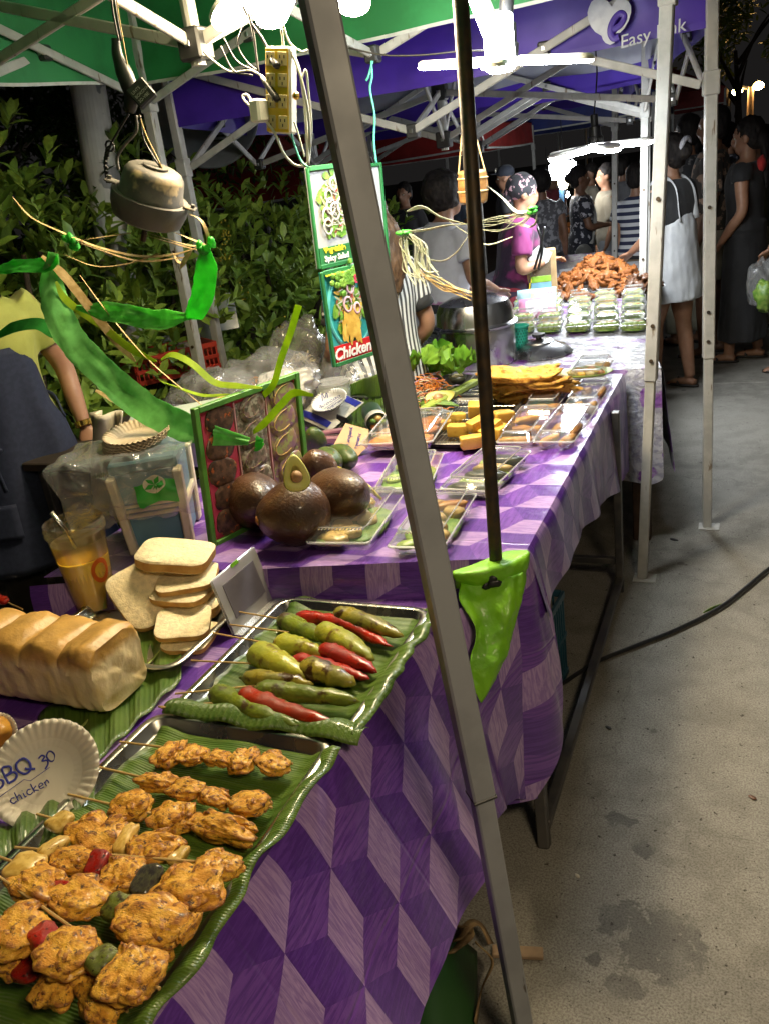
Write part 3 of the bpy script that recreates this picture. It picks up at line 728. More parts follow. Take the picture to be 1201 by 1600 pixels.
C4 = PY(878, 266, 8.0); t4 = thing('led_lamp', 'boxy led lamp glowing over the blue pole', 'led lamp', C4, 'folding led lamps hung over the stalls')
b = MB(); b.box(C4, (.23, .06, .14), Euler((-.3, 0, .1)).to_matrix(), .02); b.build('led_blade', m_led_far, t4, angle=40)
b = MB(); b.lathe([(0, -.16), (.03, -.155), (.045, -.12), (.045, -.07), (0, -.07)], 16, C4); b.build('bulb', emis('warm bulb', (1, .8, .5), 30), t4, smooth=True)
b = MB(); b.tube([C4 + V((0, 0, .06)), C4 + V((.01, 0, .75))], .004, 6); b.build('cord', m_black_wire, t4)
b = MB(); a0 = PY(876, 283, 8.05); b.tube([a0, V((a0.x - .02, 8.05, 0))], .022, 10)
o = b.build('blue_pole', M('sky blue paint', (.08, .22, .45), None, 20, .5), loc=(a0.x, 8.05, 0)); tag(o, 'thin sky blue pole under the boxy lamp', 'pole')
for k, (px, py, y, r, lab) in enumerate([(855, 300, 11, .075, 'tilted oval stall lamp glowing left of the blue pole'), (926, 294, 12, .045, 'small round white stall light between the couple'), (885, 304, 14, .04, 'tiny white stall light behind the flowered dress')]):
    q = PY(px, py, y); tl = thing('stall_light', lab, 'lamp', q, 'small far stall lights')
    b = MB(); b.blob(q, (r, r * .6, r * 1.1), Euler((0, .5 if k == 0 else 0, 0)).to_matrix(), 12, 8); b.build('bulb', m_led_far, tl, smooth=True)
    b = MB(); b.tube([q + V((0, 0, r * .9)), q + V((0, 0, .5))], .005, 6); b.build('cord', m_black_wire, tl)

led_lamp('added warm led lamp out of view behind the photographer', (.62, .05, 2.15), [(R_(a), .08) for a in (20, 92, 164, 236, 308)], m_led_near, (0, 0), (.62, .05, 2.6))  # unseen lamp, added to brighten the near food and the cloth drop
# twin street lamp down the lane
q = PY(1172, 142, 26); tl = thing('street_lamp', 'tall twin arm street lamp glowing orange beyond the green tent', 'street lamp', (q.x, 26, 0))
b = MB(); b.tube([(q.x, 26, 0), (q.x, 26, q.z + .1)], [.10, .075], 12); b.build('pole', M('street lamp pole', (.32, .24, .2), None, 8, .5, metal=.3), tl)
e0, e1 = PY(1151, 143, 26), PY(1184, 134, 26)
b = MB(); b.tube([e0 + V((0, 0, .12)), V((q.x, 26, q.z + .05)), e1 + V((0, 0, .12))], .04, 8); b.build('arm', m_steel_dark, tl)
for e in (e0, e1):
    b = MB(); b.blob(e, (.13, .13, .10), None, 14, 8); b.build('lamp_head', emis('sodium lamp', (1, .55, .16), 120), tl, smooth=True)

# ------------------------------------------------------------------ hedge of broad leaved shrubs
def leafmat(name, c1, c2, rand=.35):
    m, nt, out = newmat(name)
    c = coords(nt); oi = nd(nt, 'ObjectInfo')
    geo = nd(nt, 'NewGeometry'); isl = geo.outputs['Random Per Island']
    r = math_(nt, 'FRACT', math_(nt, 'ADD', isl, oi.outputs['Random']))
    col = mix(nt, r, c1, c2); n = noise_(nt, c, 40, 3); col = mix(nt, mrange(nt, n, .4, .7, 0, .5), col, tuple(x * .6 for x in c1))
    b = nd(nt, 'BsdfPrincipled', Roughness=.42 if c2[0] > .08 else .75); nt.links.new(col, b.inputs['Base Color']); b.inputs['Specular IOR Level'].default_value = .4 if c2[0] > .08 else .05
    tr = nd(nt, 'BsdfTranslucent'); nt.links.new(mix(nt, .5, col, (.12, .16, .02)), tr.inputs[0])
    ms = nd(nt, 'MixShader', Fac=.22); nt.links.new(b.outputs[0], ms.inputs[1]); nt.links.new(tr.outputs[0], ms.inputs[2])
    nt.links.new(ms.outputs[0], out.inputs[0]); return m
m_leaf = leafmat('broad shrub leaf', (.12, .22, .03), (.32, .44, .06))
m_leaf_dark = leafmat('dark tree leaf', (.018, .04, .01), (.04, .07, .014))
m_bark = M('bark', (.07, .05, .03), (.04, .028, .018), 30, .9, bump=.5)
m_petal = M('yellow blossom', (.55, .42, .03), None, 40, .6)
LEAF = [(0, 0, 0), (.35, .17, .03), (.35, -.17, .03), (.36, 0, -.02), (.72, .16, .0), (.72, -.16, .0), (.73, 0, -.05), (1, 0, -.12)]
LEAFF = [(0, 3, 1), (0, 2, 3), (1, 3, 6, 4), (3, 2, 5, 6), (4, 6, 7), (6, 5, 7)]
lb = MB(); lb.add([V(v) for v in LEAF], LEAFF); leaf_mesh = lb.mesh('leaf', m_leaf, smooth=True)
def shrub(label, base, rad, h, n, singles, mat=m_leaf, leaf=.075, seed=1, flowers=0, name='shrub', cat='shrub', group='shrubs in the hedge behind the stall', low=.1):
    rnd = random.Random(seed); base = V(base)
    t = thing(name, label, cat, base, group)
    b = MB()
    for k in range(5):
        a = rnd.uniform(0, 6.28); e = base + V((math.cos(a) * rad * .5, math.sin(a) * rad * .5, h * .75)); m_ = base.lerp(e, .5) + V((rnd.uniform(-.1, .1), rnd.uniform(-.1, .1), .1))
        b.tube(spl([base + V((rnd.uniform(-.05, .05), rnd.uniform(-.05, .05), 0)), m_, e], 4), [.022 * (1 - i / 11) + .005 for i in range(9)], 6)
    b.build('stem', m_bark, t, smooth=True)
    placed = []
    while len(placed) < n:
        d = V((rnd.gauss(0, 1), rnd.gauss(0, 1), rnd.gauss(0, 1))).normalized(); q = rnd.uniform(.55, 1.02) if rnd.random() < .8 else rnd.uniform(.2, .6)
        lump = 1 + .28 * noise.noise(d * 2.4 + V((seed * 5.1, 0, 0)))
        c = base + V((d.x * rad * q * lump, d.y * rad * q * lump, h * (low + (1 - low) * .5) + d.z * h * (1 - low) * .5 * q * lump))
        if c.z < .05: continue
        axis = (d * .7 + V((0, 0, .75)) + V((rnd.gauss(0, .3), rnd.gauss(0, .3), 0))).normalized()
        k = rnd.randint(4, 7); a0 = rnd.uniform(0, 6.28)
        s1 = axis.orthogonal().normalized(); s2 = axis.cross(s1)
        for j in range(k):
            a = a0 + 2.4 * j; out = (s1 * math.cos(a) + s2 * math.sin(a)); op = rnd.uniform(.35, 1.15)
            dr = (axis * math.cos(op) + out * math.sin(op)).normalized(); L = leaf * rnd.uniform(.65, 1.25)
            up = (axis - dr * axis.dot(dr)); up = up.normalized() if up.length > 1e-3 else s1
            y = up.cross(dr); placed.append((c + axis * (.012 * j), Matrix((dr * L, y * L * rnd.uniform(.9, 1.3), up * L)).transposed()))
            if len(placed) >= n: break
    placed.sort(key=lambda q: (q[0] - CAM).length)
    for c, Rm in placed[:singles]:
        o = bpy.data.objects.new('leaf', leaf_mesh); COL.objects.link(o); o.parent = t
        mw = Rm.to_4x4(); mw.translation = c - base; o.matrix_local = mw
    b = MB()
    for c, Rm in placed[singles:]: b.add([c + Rm @ V(v) for v in LEAF], LEAFF)
    if b.v: tag(b.build('foliage', mat, t, smooth=True), kind='stuff')
    if flowers:
        b = MB()
        for k in range(flowers):
            d = V((rnd.uniform(.2, 1), rnd.uniform(-1, -.2), rnd.uniform(-.2, .9))).normalized(); c = base + V((d.x * rad, d.y * rad, h * .55 + d.z * h * .42))
            for j in range(22): b.blob(c + V((rnd.gauss(0, .018), rnd.gauss(0, .018), rnd.gauss(0, .028))), (.006, .006, .006), None, 5, 4)
        b.build('blossom', m_petal, t)
    return t
shrub('bright leaved shrub nearest the tent corner at the far left', (-3.0, 2.75, 0), .66, 1.95, 2600, 110, seed=2, leaf=.094)
shrub('leafy shrub filling the hedge behind the hanging motor', (-2.98, 3.7, 0), .66, 1.85, 3000, 100, seed=3, leaf=.094)
shrub('shrub with small yellow blossoms left of the salad sign', (-3.0, 4.65, 0), .72, 1.72, 2700, 60, seed=4, flowers=5, leaf=.094)
shrub('dimmer shrub at the far end of the hedge behind the sign', (-3.1, 5.8, 0), .8, 1.6, 2300, 30, seed=5, leaf=.094)
shrub('last dark shrub beyond the salad sign', (-3.3, 7.1, 0), .85, 1.5, 1200, 0, seed=6, leaf=.09)
shrub('low shrub at the foot of the hedge by the red crate', (-2.75, 3.15, 0), .42, 1.15, 900, 0, seed=7, leaf=.08)
def tree(label, base, h, rad, n, seed, mat=m_leaf_dark, leaf=.09, zc=.62):
    rnd = random.Random(seed); base = V(base); t = thing('tree', label, 'tree', base, 'dark trees around the market')
    b = MB(); b.tube(spl([base, base + V((.05, .05, h * .3)), base + V((-.05, .1, h * .6))], 5), [.12 * (1 - i / 14) for i in range(11)], 8)
    for k in range(5):
        a = k * 1.3 + seed; s = base + V((0, .05, h * (.35 + .05 * k))); b.tube(spl([s, s + V((math.cos(a) * rad * .4, math.sin(a) * rad * .4, h * .14)), s + V((math.cos(a) * rad * .8, math.sin(a) * rad * .8, h * .22))], 4), [.05 * (1 - i / 10) for i in range(9)], 6)
    b.build('trunk', m_bark, t, smooth=True); b = MB()
    cl = [(base + V((rnd.gauss(0, .5) * rad, rnd.gauss(0, .5) * rad, h * zc + rnd.gauss(0, .17) * h)), rnd.uniform(.2, .45) * rad) for _ in range(26)]
    for k in range(n):
        c, r = rnd.choice(cl); d = V((rnd.gauss(0, 1), rnd.gauss(0, 1), rnd.gauss(0, .8))).normalized() * r * rnd.uniform(.5, 1); q = c + d
        dr = V((rnd.gauss(0, 1), rnd.gauss(0, 1), rnd.gauss(-.3, .6))).normalized(); Rm = frame(dr, (rnd.gauss(0, .4), rnd.gauss(0, .4), 1)) * (leaf * rnd.uniform(.6, 1.2))
        b.add([q + Rm @ V(v) for v in LEAF], LEAFF)
    tag(b.build('crown', mat, t, smooth=True), kind='stuff'); return t
tree('tall dark tree over the hedge at the far left', (-4.4, 3.9, 0), 3.4, 1.1, 5000, 11)
tree('dark tree behind the round white column', (-4.8, 5.6, 0), 3.4, 1.2, 5000, 12)
tree('dark tree closing the hedge in the distance', (-6.0, 8.0, 0), 3.6, 1.4, 1800, 13)
q = PY(1150, 165, 21); tree('small tree lit orange under the street lamp', (q.x, 21, 0), 5.1, 1.5, 2200, 14, m_leaf, .22, .82)
# ------------------------------------------------------------------ food materials
def foodmat(name, c1, c2, char, rough=.34, cs=16, ct=(.56, .70), bump=.5, coat=.28, scale=22, rand=.15, sss=0):
    return M(name, c1, c2, scale, rough, .5, bump=bump, bscale=95, coat=coat, spec=.35, c3=char, s3=cs, t3=ct, rand=rand, sss=sss)
m_chick = foodmat('grilled chicken', (.86, .45, .050), (.50, .18, .016), (.12, .034, .008), cs=60, ct=(.56, .66), scale=30, bump=1, coat=.5)
def chickmat():
    m, nt, out = newmat('grilled chicken piece'); oi = nd(nt, 'ObjectInfo'); c = coords(nt); sc_ = nd(nt, 'VectorMath', {'operation': 'SCALE'}, _0=(9.1, 5.3, 7.7)); nt.links.new(oi.outputs['Random'], sc_.inputs['Scale']); c = vmath(nt, 'ADD', c, sc_.outputs[0])
    n1 = noise_(nt, c, 1.9, 5, .6); n2 = noise_(nt, c, 3.2, 6, .7); n3 = noise_(nt, vmath(nt, 'MULTIPLY', c, (1.5, 6, 4)), 3.5, 4, .6); pt = nd(nt, 'NewGeometry').outputs['Pointiness']
    col = mix(nt, mrange(nt, n1, .36, .62), (.90, .50, .052), (.66, .29, .022)); col = mix(nt, mrange(nt, n3, .52, .70, 0, .5), col, (.44, .16, .014))
    ridge = mrange(nt, math_(nt, 'ADD', pt, math_(nt, 'MULTIPLY', math_(nt, 'SUBTRACT', n2, .5), .16)), .515, .565, 0, .85); col = mix(nt, ridge, col, (.28, .085, .012)); col = mix(nt, mrange(nt, n2, .54, .65), col, (.07, .025, .007))
    b = nd(nt, 'BsdfPrincipled', Roughness=.5); nt.links.new(col, b.inputs['Base Color']); nt.links.new(mrange(nt, n1, .4, .6, .34, .62), b.inputs['Roughness']); b.inputs['Specular IOR Level'].default_value = .45; b.inputs['Coat Weight'].default_value = .22; b.inputs['Coat Roughness'].default_value = .25
    h = math_(nt, 'ADD', math_(nt, 'MULTIPLY', n3, .4), math_(nt, 'MULTIPLY', noise_(nt, c, 11, 5, .65), .7)); bp = nd(nt, 'Bump', Strength=.65, Distance=.006, Height=h); nt.links.new(bp.outputs[0], b.inputs['Normal'])
    nt.links.new(b.outputs[0], out.inputs[0]); return m
m_chick = chickmat()
m_onionc = foodmat('onion chunk', (.66, .45, .12), (.50, .30, .05), (.12, .05, .01), cs=2.5, ct=(.62, .72), bump=.2, scale=2)
m_redc = foodmat('red pepper chunk', (.36, .014, .008), (.24, .010, .006), (.05, .008, .005), rough=.25, cs=2.5, ct=(.58, .68), bump=.3, scale=2)
m_greenc = foodmat('green pepper chunk', (.15, .18, .03), (.09, .11, .015), (.03, .02, .008), rough=.25, cs=2.5, ct=(.52, .64), bump=.3, scale=2)
m_charc = foodmat('charred pepper chunk', (.07, .07, .02), (.03, .025, .012), (.012, .008, .006), rough=.3, cs=3, ct=(.5, .6), bump=.6, scale=2)
m_onion = foodmat('grilled onion', (.56, .34, .06), (.42, .22, .035), (.12, .05, .01), ct=(.62, .72), bump=.15)
m_redp = foodmat('red pepper', (.42, .020, .008), (.30, .012, .006), (.06, .008, .005), rough=.22, ct=(.56, .68), bump=.5, cs=30)
m_greenp = foodmat('green pepper', (.17, .21, .022), (.10, .14, .014), (.05, .03, .008), rough=.22, ct=(.52, .66), bump=.5, cs=30)
m_yelp = foodmat('yellow green pepper', (.34, .33, .035), (.24, .26, .025), (.12, .06, .01), rough=.22, ct=(.54, .68), bump=.5, cs=30)
m_olivep = foodmat('charred olive pepper', (.25, .20, .025), (.16, .15, .018), (.045, .02, .006), rough=.25, cs=30, ct=(.50, .62), bump=.4)
m_oliver = foodmat('charred red pepper', (.40, .03, .008), (.26, .03, .010), (.05, .012, .006), rough=.22, cs=24, ct=(.56, .66), bump=.3)
m_stick = M('bamboo', (.50, .34, .12), (.42, .26, .08), 30, .6, stretch=(1, 1, 1))
def banana():
    m, nt, out = newmat('banana leaf'); uv = coords(nt, 'UV'); c = coords(nt)
    w = nd(nt, 'TexWave', {'wave_type': 'BANDS', 'bands_direction': 'X'}, Vector=uv, Scale=9, Distortion=1.2, Detail=2).outputs['Fac']
    n = noise_(nt, c, 9, 4); f = nd(nt, 'TexWave', {'wave_type': 'BANDS', 'bands_direction': 'X'}, Vector=uv, Scale=46, Distortion=.6).outputs['Fac']
    col = mix(nt, mrange(nt, n, .35, .68), (.055, .115, .013), (.10, .17, .022)); col = mix(nt, mrange(nt, w, .75, 1, 0, .35), col, (.15, .22, .04)); col = mix(nt, math_(nt, 'MULTIPLY', f, .25), col, (.04, .09, .01))
    b = nd(nt, 'BsdfPrincipled', Roughness=.36); nt.links.new(col, b.inputs['Base Color']); b.inputs['Coat Weight'].default_value = .25
    bp = nd(nt, 'Bump', Strength=.5, Distance=.004, Height=math_(nt, 'ADD', w, math_(nt, 'MULTIPLY', f, .35))); nt.links.new(bp.outputs[0], b.inputs['Normal'])
    nt.links.new(b.outputs[0], out.inputs[0]); return m
m_banana = banana()
m_midrib = M('leaf midrib', (.30, .36, .09), (.22, .30, .06), 20, .5)
m_tray = M('stainless steel', (.55, .54, .5), (.45, .44, .4), 8, .22, .34, metal=1, bump=.03)
m_dtray = M('worn dark tray', (.10, .095, .09), (.16, .15, .13), 10, .35, .5, metal=.8)
def tray(label, x0, x1, y0, y1, z, h=.026, mat=m_tray, flange=.014, rack=False, group='metal trays on the tables', base=None):
    t = thing('tray', label, 'tray', ((x0 + x1) / 2, (y0 + y1) / 2, z), group); c = V(((x0 + x1) / 2, (y0 + y1) / 2, z)); w = (x1 - x0) / 2; l = (y1 - y0) / 2
    def ring(a, zz, r=.03):
        pts = []
        for k, (sx, sy) in enumerate(((1, 1), (-1, 1), (-1, -1), (1, -1))):
            for q in range(5):
                an = math.pi / 2 * (k + q / 4); rr = max(.004, r + a); pts.append(c + V((sx * (w + a - rr) + rr * math.cos(an), sy * (l + a - rr) + rr * math.sin(an), zz)))
        return pts
    b = MB(); b.loft([ring(-.012, .004), ring(-.008, .006), ring(0, h - .002), ring(.002, h), ring(flange, h), ring(flange + .002, h - .002), ring(flange, h - .003), ring(.002, h - .003), ring(-.006, .003), ring(-.012, .001)], False)
    b.add(ring(-.012, .004), [tuple(range(20))]); b.add(ring(-.012, .001), [tuple(range(20))[::-1]]); b.build('pan', mat, t, angle=50)
    if rack:
        n = int((x1 - x0) / .014)
        for k in range(n + 1):
            b = MB(); xx = x0 + .01 + (x1 - x0 - .02) * k / n; b.tube([(xx, y0 + .008, z + h - .004), (xx, y1 - .008, z + h - .004)], .0011, 4); b.build('rack_wire', m_tray, t)
        for k in range(7):
            b = MB(); yy = y0 + .02 + (y1 - y0 - .04) * k / 6; b.tube([(x0 + .008, yy, z + h - .006), (x1 - .008, yy, z + h - .006)], .0018, 5); b.build('rack_bar', m_tray, t)
    return t
tray('long steel tray under the chicken skewers', -.998, -.640, .36, 1.00, .661)
tray('steel tray under the pepper skewers', -.975, -.628, 1.032, 1.46, .661)
def leaf_sheet(label, f, nu, nv, base, rib=None, name='banana_leaf', group='banana leaves lining the trays'):
    t = thing(name, label, 'banana leaf', base, group); b = MB(); b.grid(f, nu, nv); o = b.build('blade', m_banana, t, smooth=True)
    md = o.modifiers.new('s', 'SOLIDIFY'); md.thickness = .0012
    if rib: b = MB(); b.tube([V(p) + V((0, 0, .002)) for p in rib], .0035, 6, flat=.6); b.build('midrib', m_midrib, t, smooth=True)
    return t
def lf(x0, x1, y0, y1, seed, over=.030, lip=.020, zb=.667, pleat=.0022, ragged=.01, n1=26):
    def f(u, w):                                                       # u along y (vein count), w along x
        y = lerp(y0, y1, u) + .012 * noise.noise(V((w * 3, seed, 1))) * (1 if .01 < u < .99 else .6)
        e = ragged * noise.noise(V((u * 9, seed, w > .5)))
        x = lerp(x0, x1, w) + e * (abs(w - .5) * 2) ** 2
        q = abs(w - .5) * 2
        z = zb + (lip * (1 if w > .5 else .35) + .012 * noise.noise(V((u * 7, seed, 3)))) * (max(0, (q - .72)) / .28) ** .8 * (1 if q < .93 else (1 - (q - .93) / .07 * .30))
        z += pleat * math.sin(u * n1 * 2 + 2.5 * noise.noise(V((u * 5, w * 2, seed)))) * (.35 + .65 * q)
        z += max(0, .012 * noise.noise(V((u * 4, w * 3, seed + 5))))
        return V((x, y, z))
    return f
leaf_sheet('banana leaf lining the tray of chicken skewers', lf(-.978, -.605, .30, .985, 1, lip=.036, ragged=.02), 90, 26, (-.8, .65, .667))
leaf_sheet('banana leaf lining the tray of pepper skewers', lf(-.958, -.588, 1.02, 1.50, 2, lip=.036, ragged=.02, n1=18), 70, 26, (-.8, 1.25, .667))
leaf_sheet('folded banana leaf strip between the two steel trays', lambda u, w: V((lerp(-.99, -.585, u), 1.005 + .05 * w + .012 * noise.noise(V((u * 5, w, 2))), .690 + .012 * math.sin(w * 3.1) + .004 * math.sin(u * 24))), 40, 8, (-.8, 1.02, .69))
def lfb(u, w):
    p = P(lerp(60, 285, u), lerp(1195, 985, u) + lerp(-75, 80, w), .664)
    p.z = .664 + .004 * math.sin(u * 38) + .03 * max(0, u - .62) * abs(w - .5) + .07 * max(0, u - .72) * (1 - w)
    return p
leaf_sheet('wide banana leaf spread under the loaf of bread', lfb, 50, 16, P(170, 1100, .664), rib=[lfb(k / 12, .52) for k in range(13)])
def lfc(u, w):
    p = P(lerp(-60, 150, u), lerp(1330, 1215, u) + lerp(-5, 60, w), .672); p.z = .674 + .006 * math.sin(u * 30) + .012 * math.sin(w * 3.1); return p
leaf_sheet('banana leaf scrap under the paper plate sign', lfc, 30, 8, P(60, 1300, .674))

# ------------------------------------------------------------------ chicken skewers
def chunk_mesh(seed, kind):
    b = MB()
    if kind == 'c':
        b.blob((0, 0, 0), (1, .96, .9), None, 52, 34, .40, 1.25, seed, oct=3, sq=.9); rnd = random.Random(seed)
        for k in range(6): b.blob((rnd.uniform(-.7, .7), rnd.uniform(-.7, .7), rnd.uniform(.0, .45)), (rnd.uniform(.35, .62), rnd.uniform(.22, .42), rnd.uniform(.35, .55)), rz(rnd.uniform(0, 3)), 24, 16, .34, 1.5, seed + k + 9, oct=3)
    else: b.blob((0, 0, 0), (1, 1, 1), None, 22, 14, .22, 1.2, seed, sq=.62)
    return b
CHUNK = [chunk_mesh(s, 'c') for s in range(7)]; PEP = [chunk_mesh(20 + s, 'p') for s in range(4)]
CH_ME = {}
def chunk(t, kind, c, L, Wd, H, ang, k):
    key = (kind, k % (7 if kind == 'chicken_piece' else 4))
    mat = {'chicken_piece': m_chick, 'onion_piece': m_onionc, 'red_pepper_piece': m_redc, 'green_pepper_piece': m_greenc, 'charred_pepper_piece': m_charc}[kind]
    if key not in CH_ME: CH_ME[key] = (CHUNK if kind == 'chicken_piece' else PEP)[key[1]].mesh(kind, mat, smooth=True)
    o = bpy.data.objects.new(kind, CH_ME[key]); COL.objects.link(o); o.parent = t; o.location = c - ORG[t]
    o.scale = (L, Wd, H); o.rotation_euler = (random.uniform(-.25, .25), random.uniform(-.15, .15), ang + random.uniform(-.25, .25)); return o
KIND = {'c': 'chicken_piece', 'o': 'onion_piece', 'r': 'red_pepper_piece', 'g': 'green_pepper_piece', 'b': 'charred_pepper_piece'}
ROWS = [
 ('plain chicken skewer lying topmost in the tray beside the pepper tray', (188, 1159), (458, 1193), .690, [('c', 265, 1180, 23, 26), ('c', 303, 1180, 21, 22), ('c', 342, 1186, 22, 15), ('c', 378, 1189, 26, 24), ('c', 427, 1193, 27, 20)]),
 ('plain chicken skewer second from the top with one long smooth strip', (148, 1197), (426, 1262), .690, [('c', 246, 1223, 36, 15), ('c', 292, 1234, 30, 18), ('c', 336, 1246, 30, 17), ('c', 392, 1256, 32, 24)]),
 ('plain chicken skewer third from the top', (107, 1241), (402, 1310), .690, [('c', 206, 1261, 34, 24), ('c', 270, 1280, 36, 25), ('c', 312, 1283, 20, 14), ('c', 352, 1297, 52, 20)]),
 ('chicken skewer with pale onion at both sides of its big piece', (58, 1272), (292, 1338), .703, [('o', 96, 1285, 20, 17), ('c', 150, 1306, 50, 36), ('o', 197, 1312, 13, 26), ('c', 240, 1326, 46, 28), ('o', 281, 1338, 12, 20)]),
 ('chicken skewer with a red pepper square and a charred green piece', (24, 1324), (378, 1352), .715, [('o', 84, 1325, 14, 24), ('c', 115, 1345, 34, 20), ('r', 153, 1350, 19, 20), ('c', 193, 1368, 32, 30), ('b', 229, 1377, 20, 26), ('c', 296, 1385, 58, 42), ('c', 345, 1352, 34, 22)]),
 ('chicken skewer starting with a whole grilled onion wedge', (0, 1339), (300, 1452), .728, [('o', 38, 1358, 30, 26), ('c', 60, 1385, 46, 32), ('r', 93, 1392, 32, 13), ('c', 124, 1403, 52, 36), ('g', 182, 1418, 24, 20), ('c', 240, 1440, 58, 38), ('c', 295, 1452, 12, 22)]),
 ('glossy chicken skewer with a green pepper curl low in the pile', (-30, 1350), (250, 1545), .740, [('c', 28, 1455, 44, 42), ('r', 68, 1463, 28, 20), ('c', 107, 1490, 46, 40), ('g', 160, 1500, 28, 22), ('c', 208, 1525, 46, 46)]),
 ('bottom chicken skewer of the pile nearest the camera', (-40, 1440), (200, 1580), .712, [('c', 18, 1502, 38, 24), ('r', 44, 1514, 24, 18), ('c', 88, 1546, 32, 30), ('c', 155, 1566, 52, 26), ('c', 128, 1520, 36, 26), ('c', 232, 1490, 34, 30)])]
for k, (lab, s, e, z, pcs) in enumerate(ROWS):
    a = P(*s, z + .004); c = P(*e, z); t = thing('chicken_skewer', lab, 'chicken skewer', a.lerp(c, .5), 'chicken skewers on the banana leaf')
    b = MB(); b.tube([a, c], .0022, 7); b.build('stick', m_stick, t)
    an = math.atan2(c.y - a.y, c.x - a.x)
    for q, (kd, px, py, rx, ry) in enumerate(pcs):
        w = P(px, py, z + .004); sc = F_PX / -((ROT.transposed() @ (w - CAM)).z)
        chunk(t, KIND[kd], w, rx / sc * 1.0, ry / sc * 1.12, min(.019, .29 * (rx + ry) / sc), an, k * 3 + q)

# ------------------------------------------------------------------ pepper skewers
def pepper(t, pts, r, mat, seed, name):
    pts = [V(p) for p in pts]; pp = spl(pts, 10) if len(pts) > 2 else [pts[0].lerp(pts[1], i / 18) + V((0, 0, .004 * math.sin(math.pi * i / 18))) for i in range(19)]
    n = len(pp); b = MB(); rs = []
    for i in range(n):
        u = i / (n - 1); rs.append(max(.0012, r * (min(1, (u / .10 + .12)) ** .55) * (1 - .25 * u) * max(0, 1 - u ** 5) ** .6 * (1 + .10 * noise.noise(V((u * 5, seed, 0))))))
    b.tube(pp, rs, 14, flat=.82)
    b.v = [tuple(V(v) + V((1, 1, 1)) * .0030 * (noise.noise(V(v) * 60 + V((seed, 0, 0))) + .5 * noise.noise(V(v) * 160))) for v in b.v]
    o = b.build(name, mat, t, smooth=True); return o
PS = [
 ('pepper skewer with a long red chilli and a dark olive pepper at the back', [((362, 954), (490, 976))], [('r', [(463, 962), (535, 974), (613, 1011)], 13), ('o', [(524, 957), (630, 995)], 17)]),
 ('pepper skewer with a green pepper and a browned yellow green pepper', [((360, 976), (452, 988))], [('g', [(438, 966), (480, 985), (522, 1003)], 16), ('y', [(500, 982), (584, 1032)], 19)]),
 ('pepper skewer with a smooth yellow green pepper and a plump red chilli', [((333, 989), (446, 1010))], [('y', [(433, 1003), (508, 1024)], 18), ('r', [(500, 1013), (590, 1050)], 14)]),
 ('pepper skewer with the fattest yellow pepper beside a red chilli', [((299, 1032), (402, 1037))], [('y', [(397, 1018), (477, 1058)], 22), ('r', [(458, 1028), (520, 1042), (577, 1061)], 11), ('o', [(473, 1042), (556, 1070)], 20)]),
 ('pepper skewer with two long dark green peppers side by side', [((274, 1084), (412, 1070))], [('o', [(380, 1059), (490, 1070)], 14), ('g', [(398, 1078), (470, 1084), (563, 1096)], 17)]),
 ('pepper skewer nearest the chicken tray with charred red chillies', [((248, 1104), (362, 1110)), ((252, 1106), (336, 1098))], [('g', [(332, 1078), (390, 1108), (468, 1134)], 16), ('q', [(374, 1084), (430, 1105), (522, 1130)], 16), ('o', [(418, 1100), (500, 1132)], 12)])]
PM = {'r': (m_redp, 'red_chilli'), 'g': (m_greenp, 'green_pepper'), 'y': (m_yelp, 'yellow_pepper'), 'o': (m_olivep, 'olive_pepper'), 'q': (m_oliver, 'charred_chilli')}
for k, (lab, sticks, peps) in enumerate(PS):
    z = .687; a = P(*sticks[0][0], z); t = thing('pepper_skewer', lab, 'pepper skewer', P(*sticks[0][1], z), 'pepper skewers on the banana leaf')
    for s, e in sticks: b = MB(); b.tube([P(*s, z + .012), P(*e, z + .004)], .002, 7); b.build('stick', m_stick, t)
    for q, (kd, pts, r) in enumerate(peps):
        rr = r / 760; pepper(t, [P(*p, z + rr * .35 + .004 * (q % 2)) for p in pts], rr * 1.08, PM[kd][0], k * 5 + q, PM[kd][1])
        if kd in 'yog' and q != 1:
            s0 = P(*pts[0], z + rr * .35); s1 = s0 + (s0 - P(*pts[-1], z + rr * .35)).normalized() * .008; b = MB(); b.tube([s1, s0], [.003, .005], 7); b.build('stem', m_greenp, t)

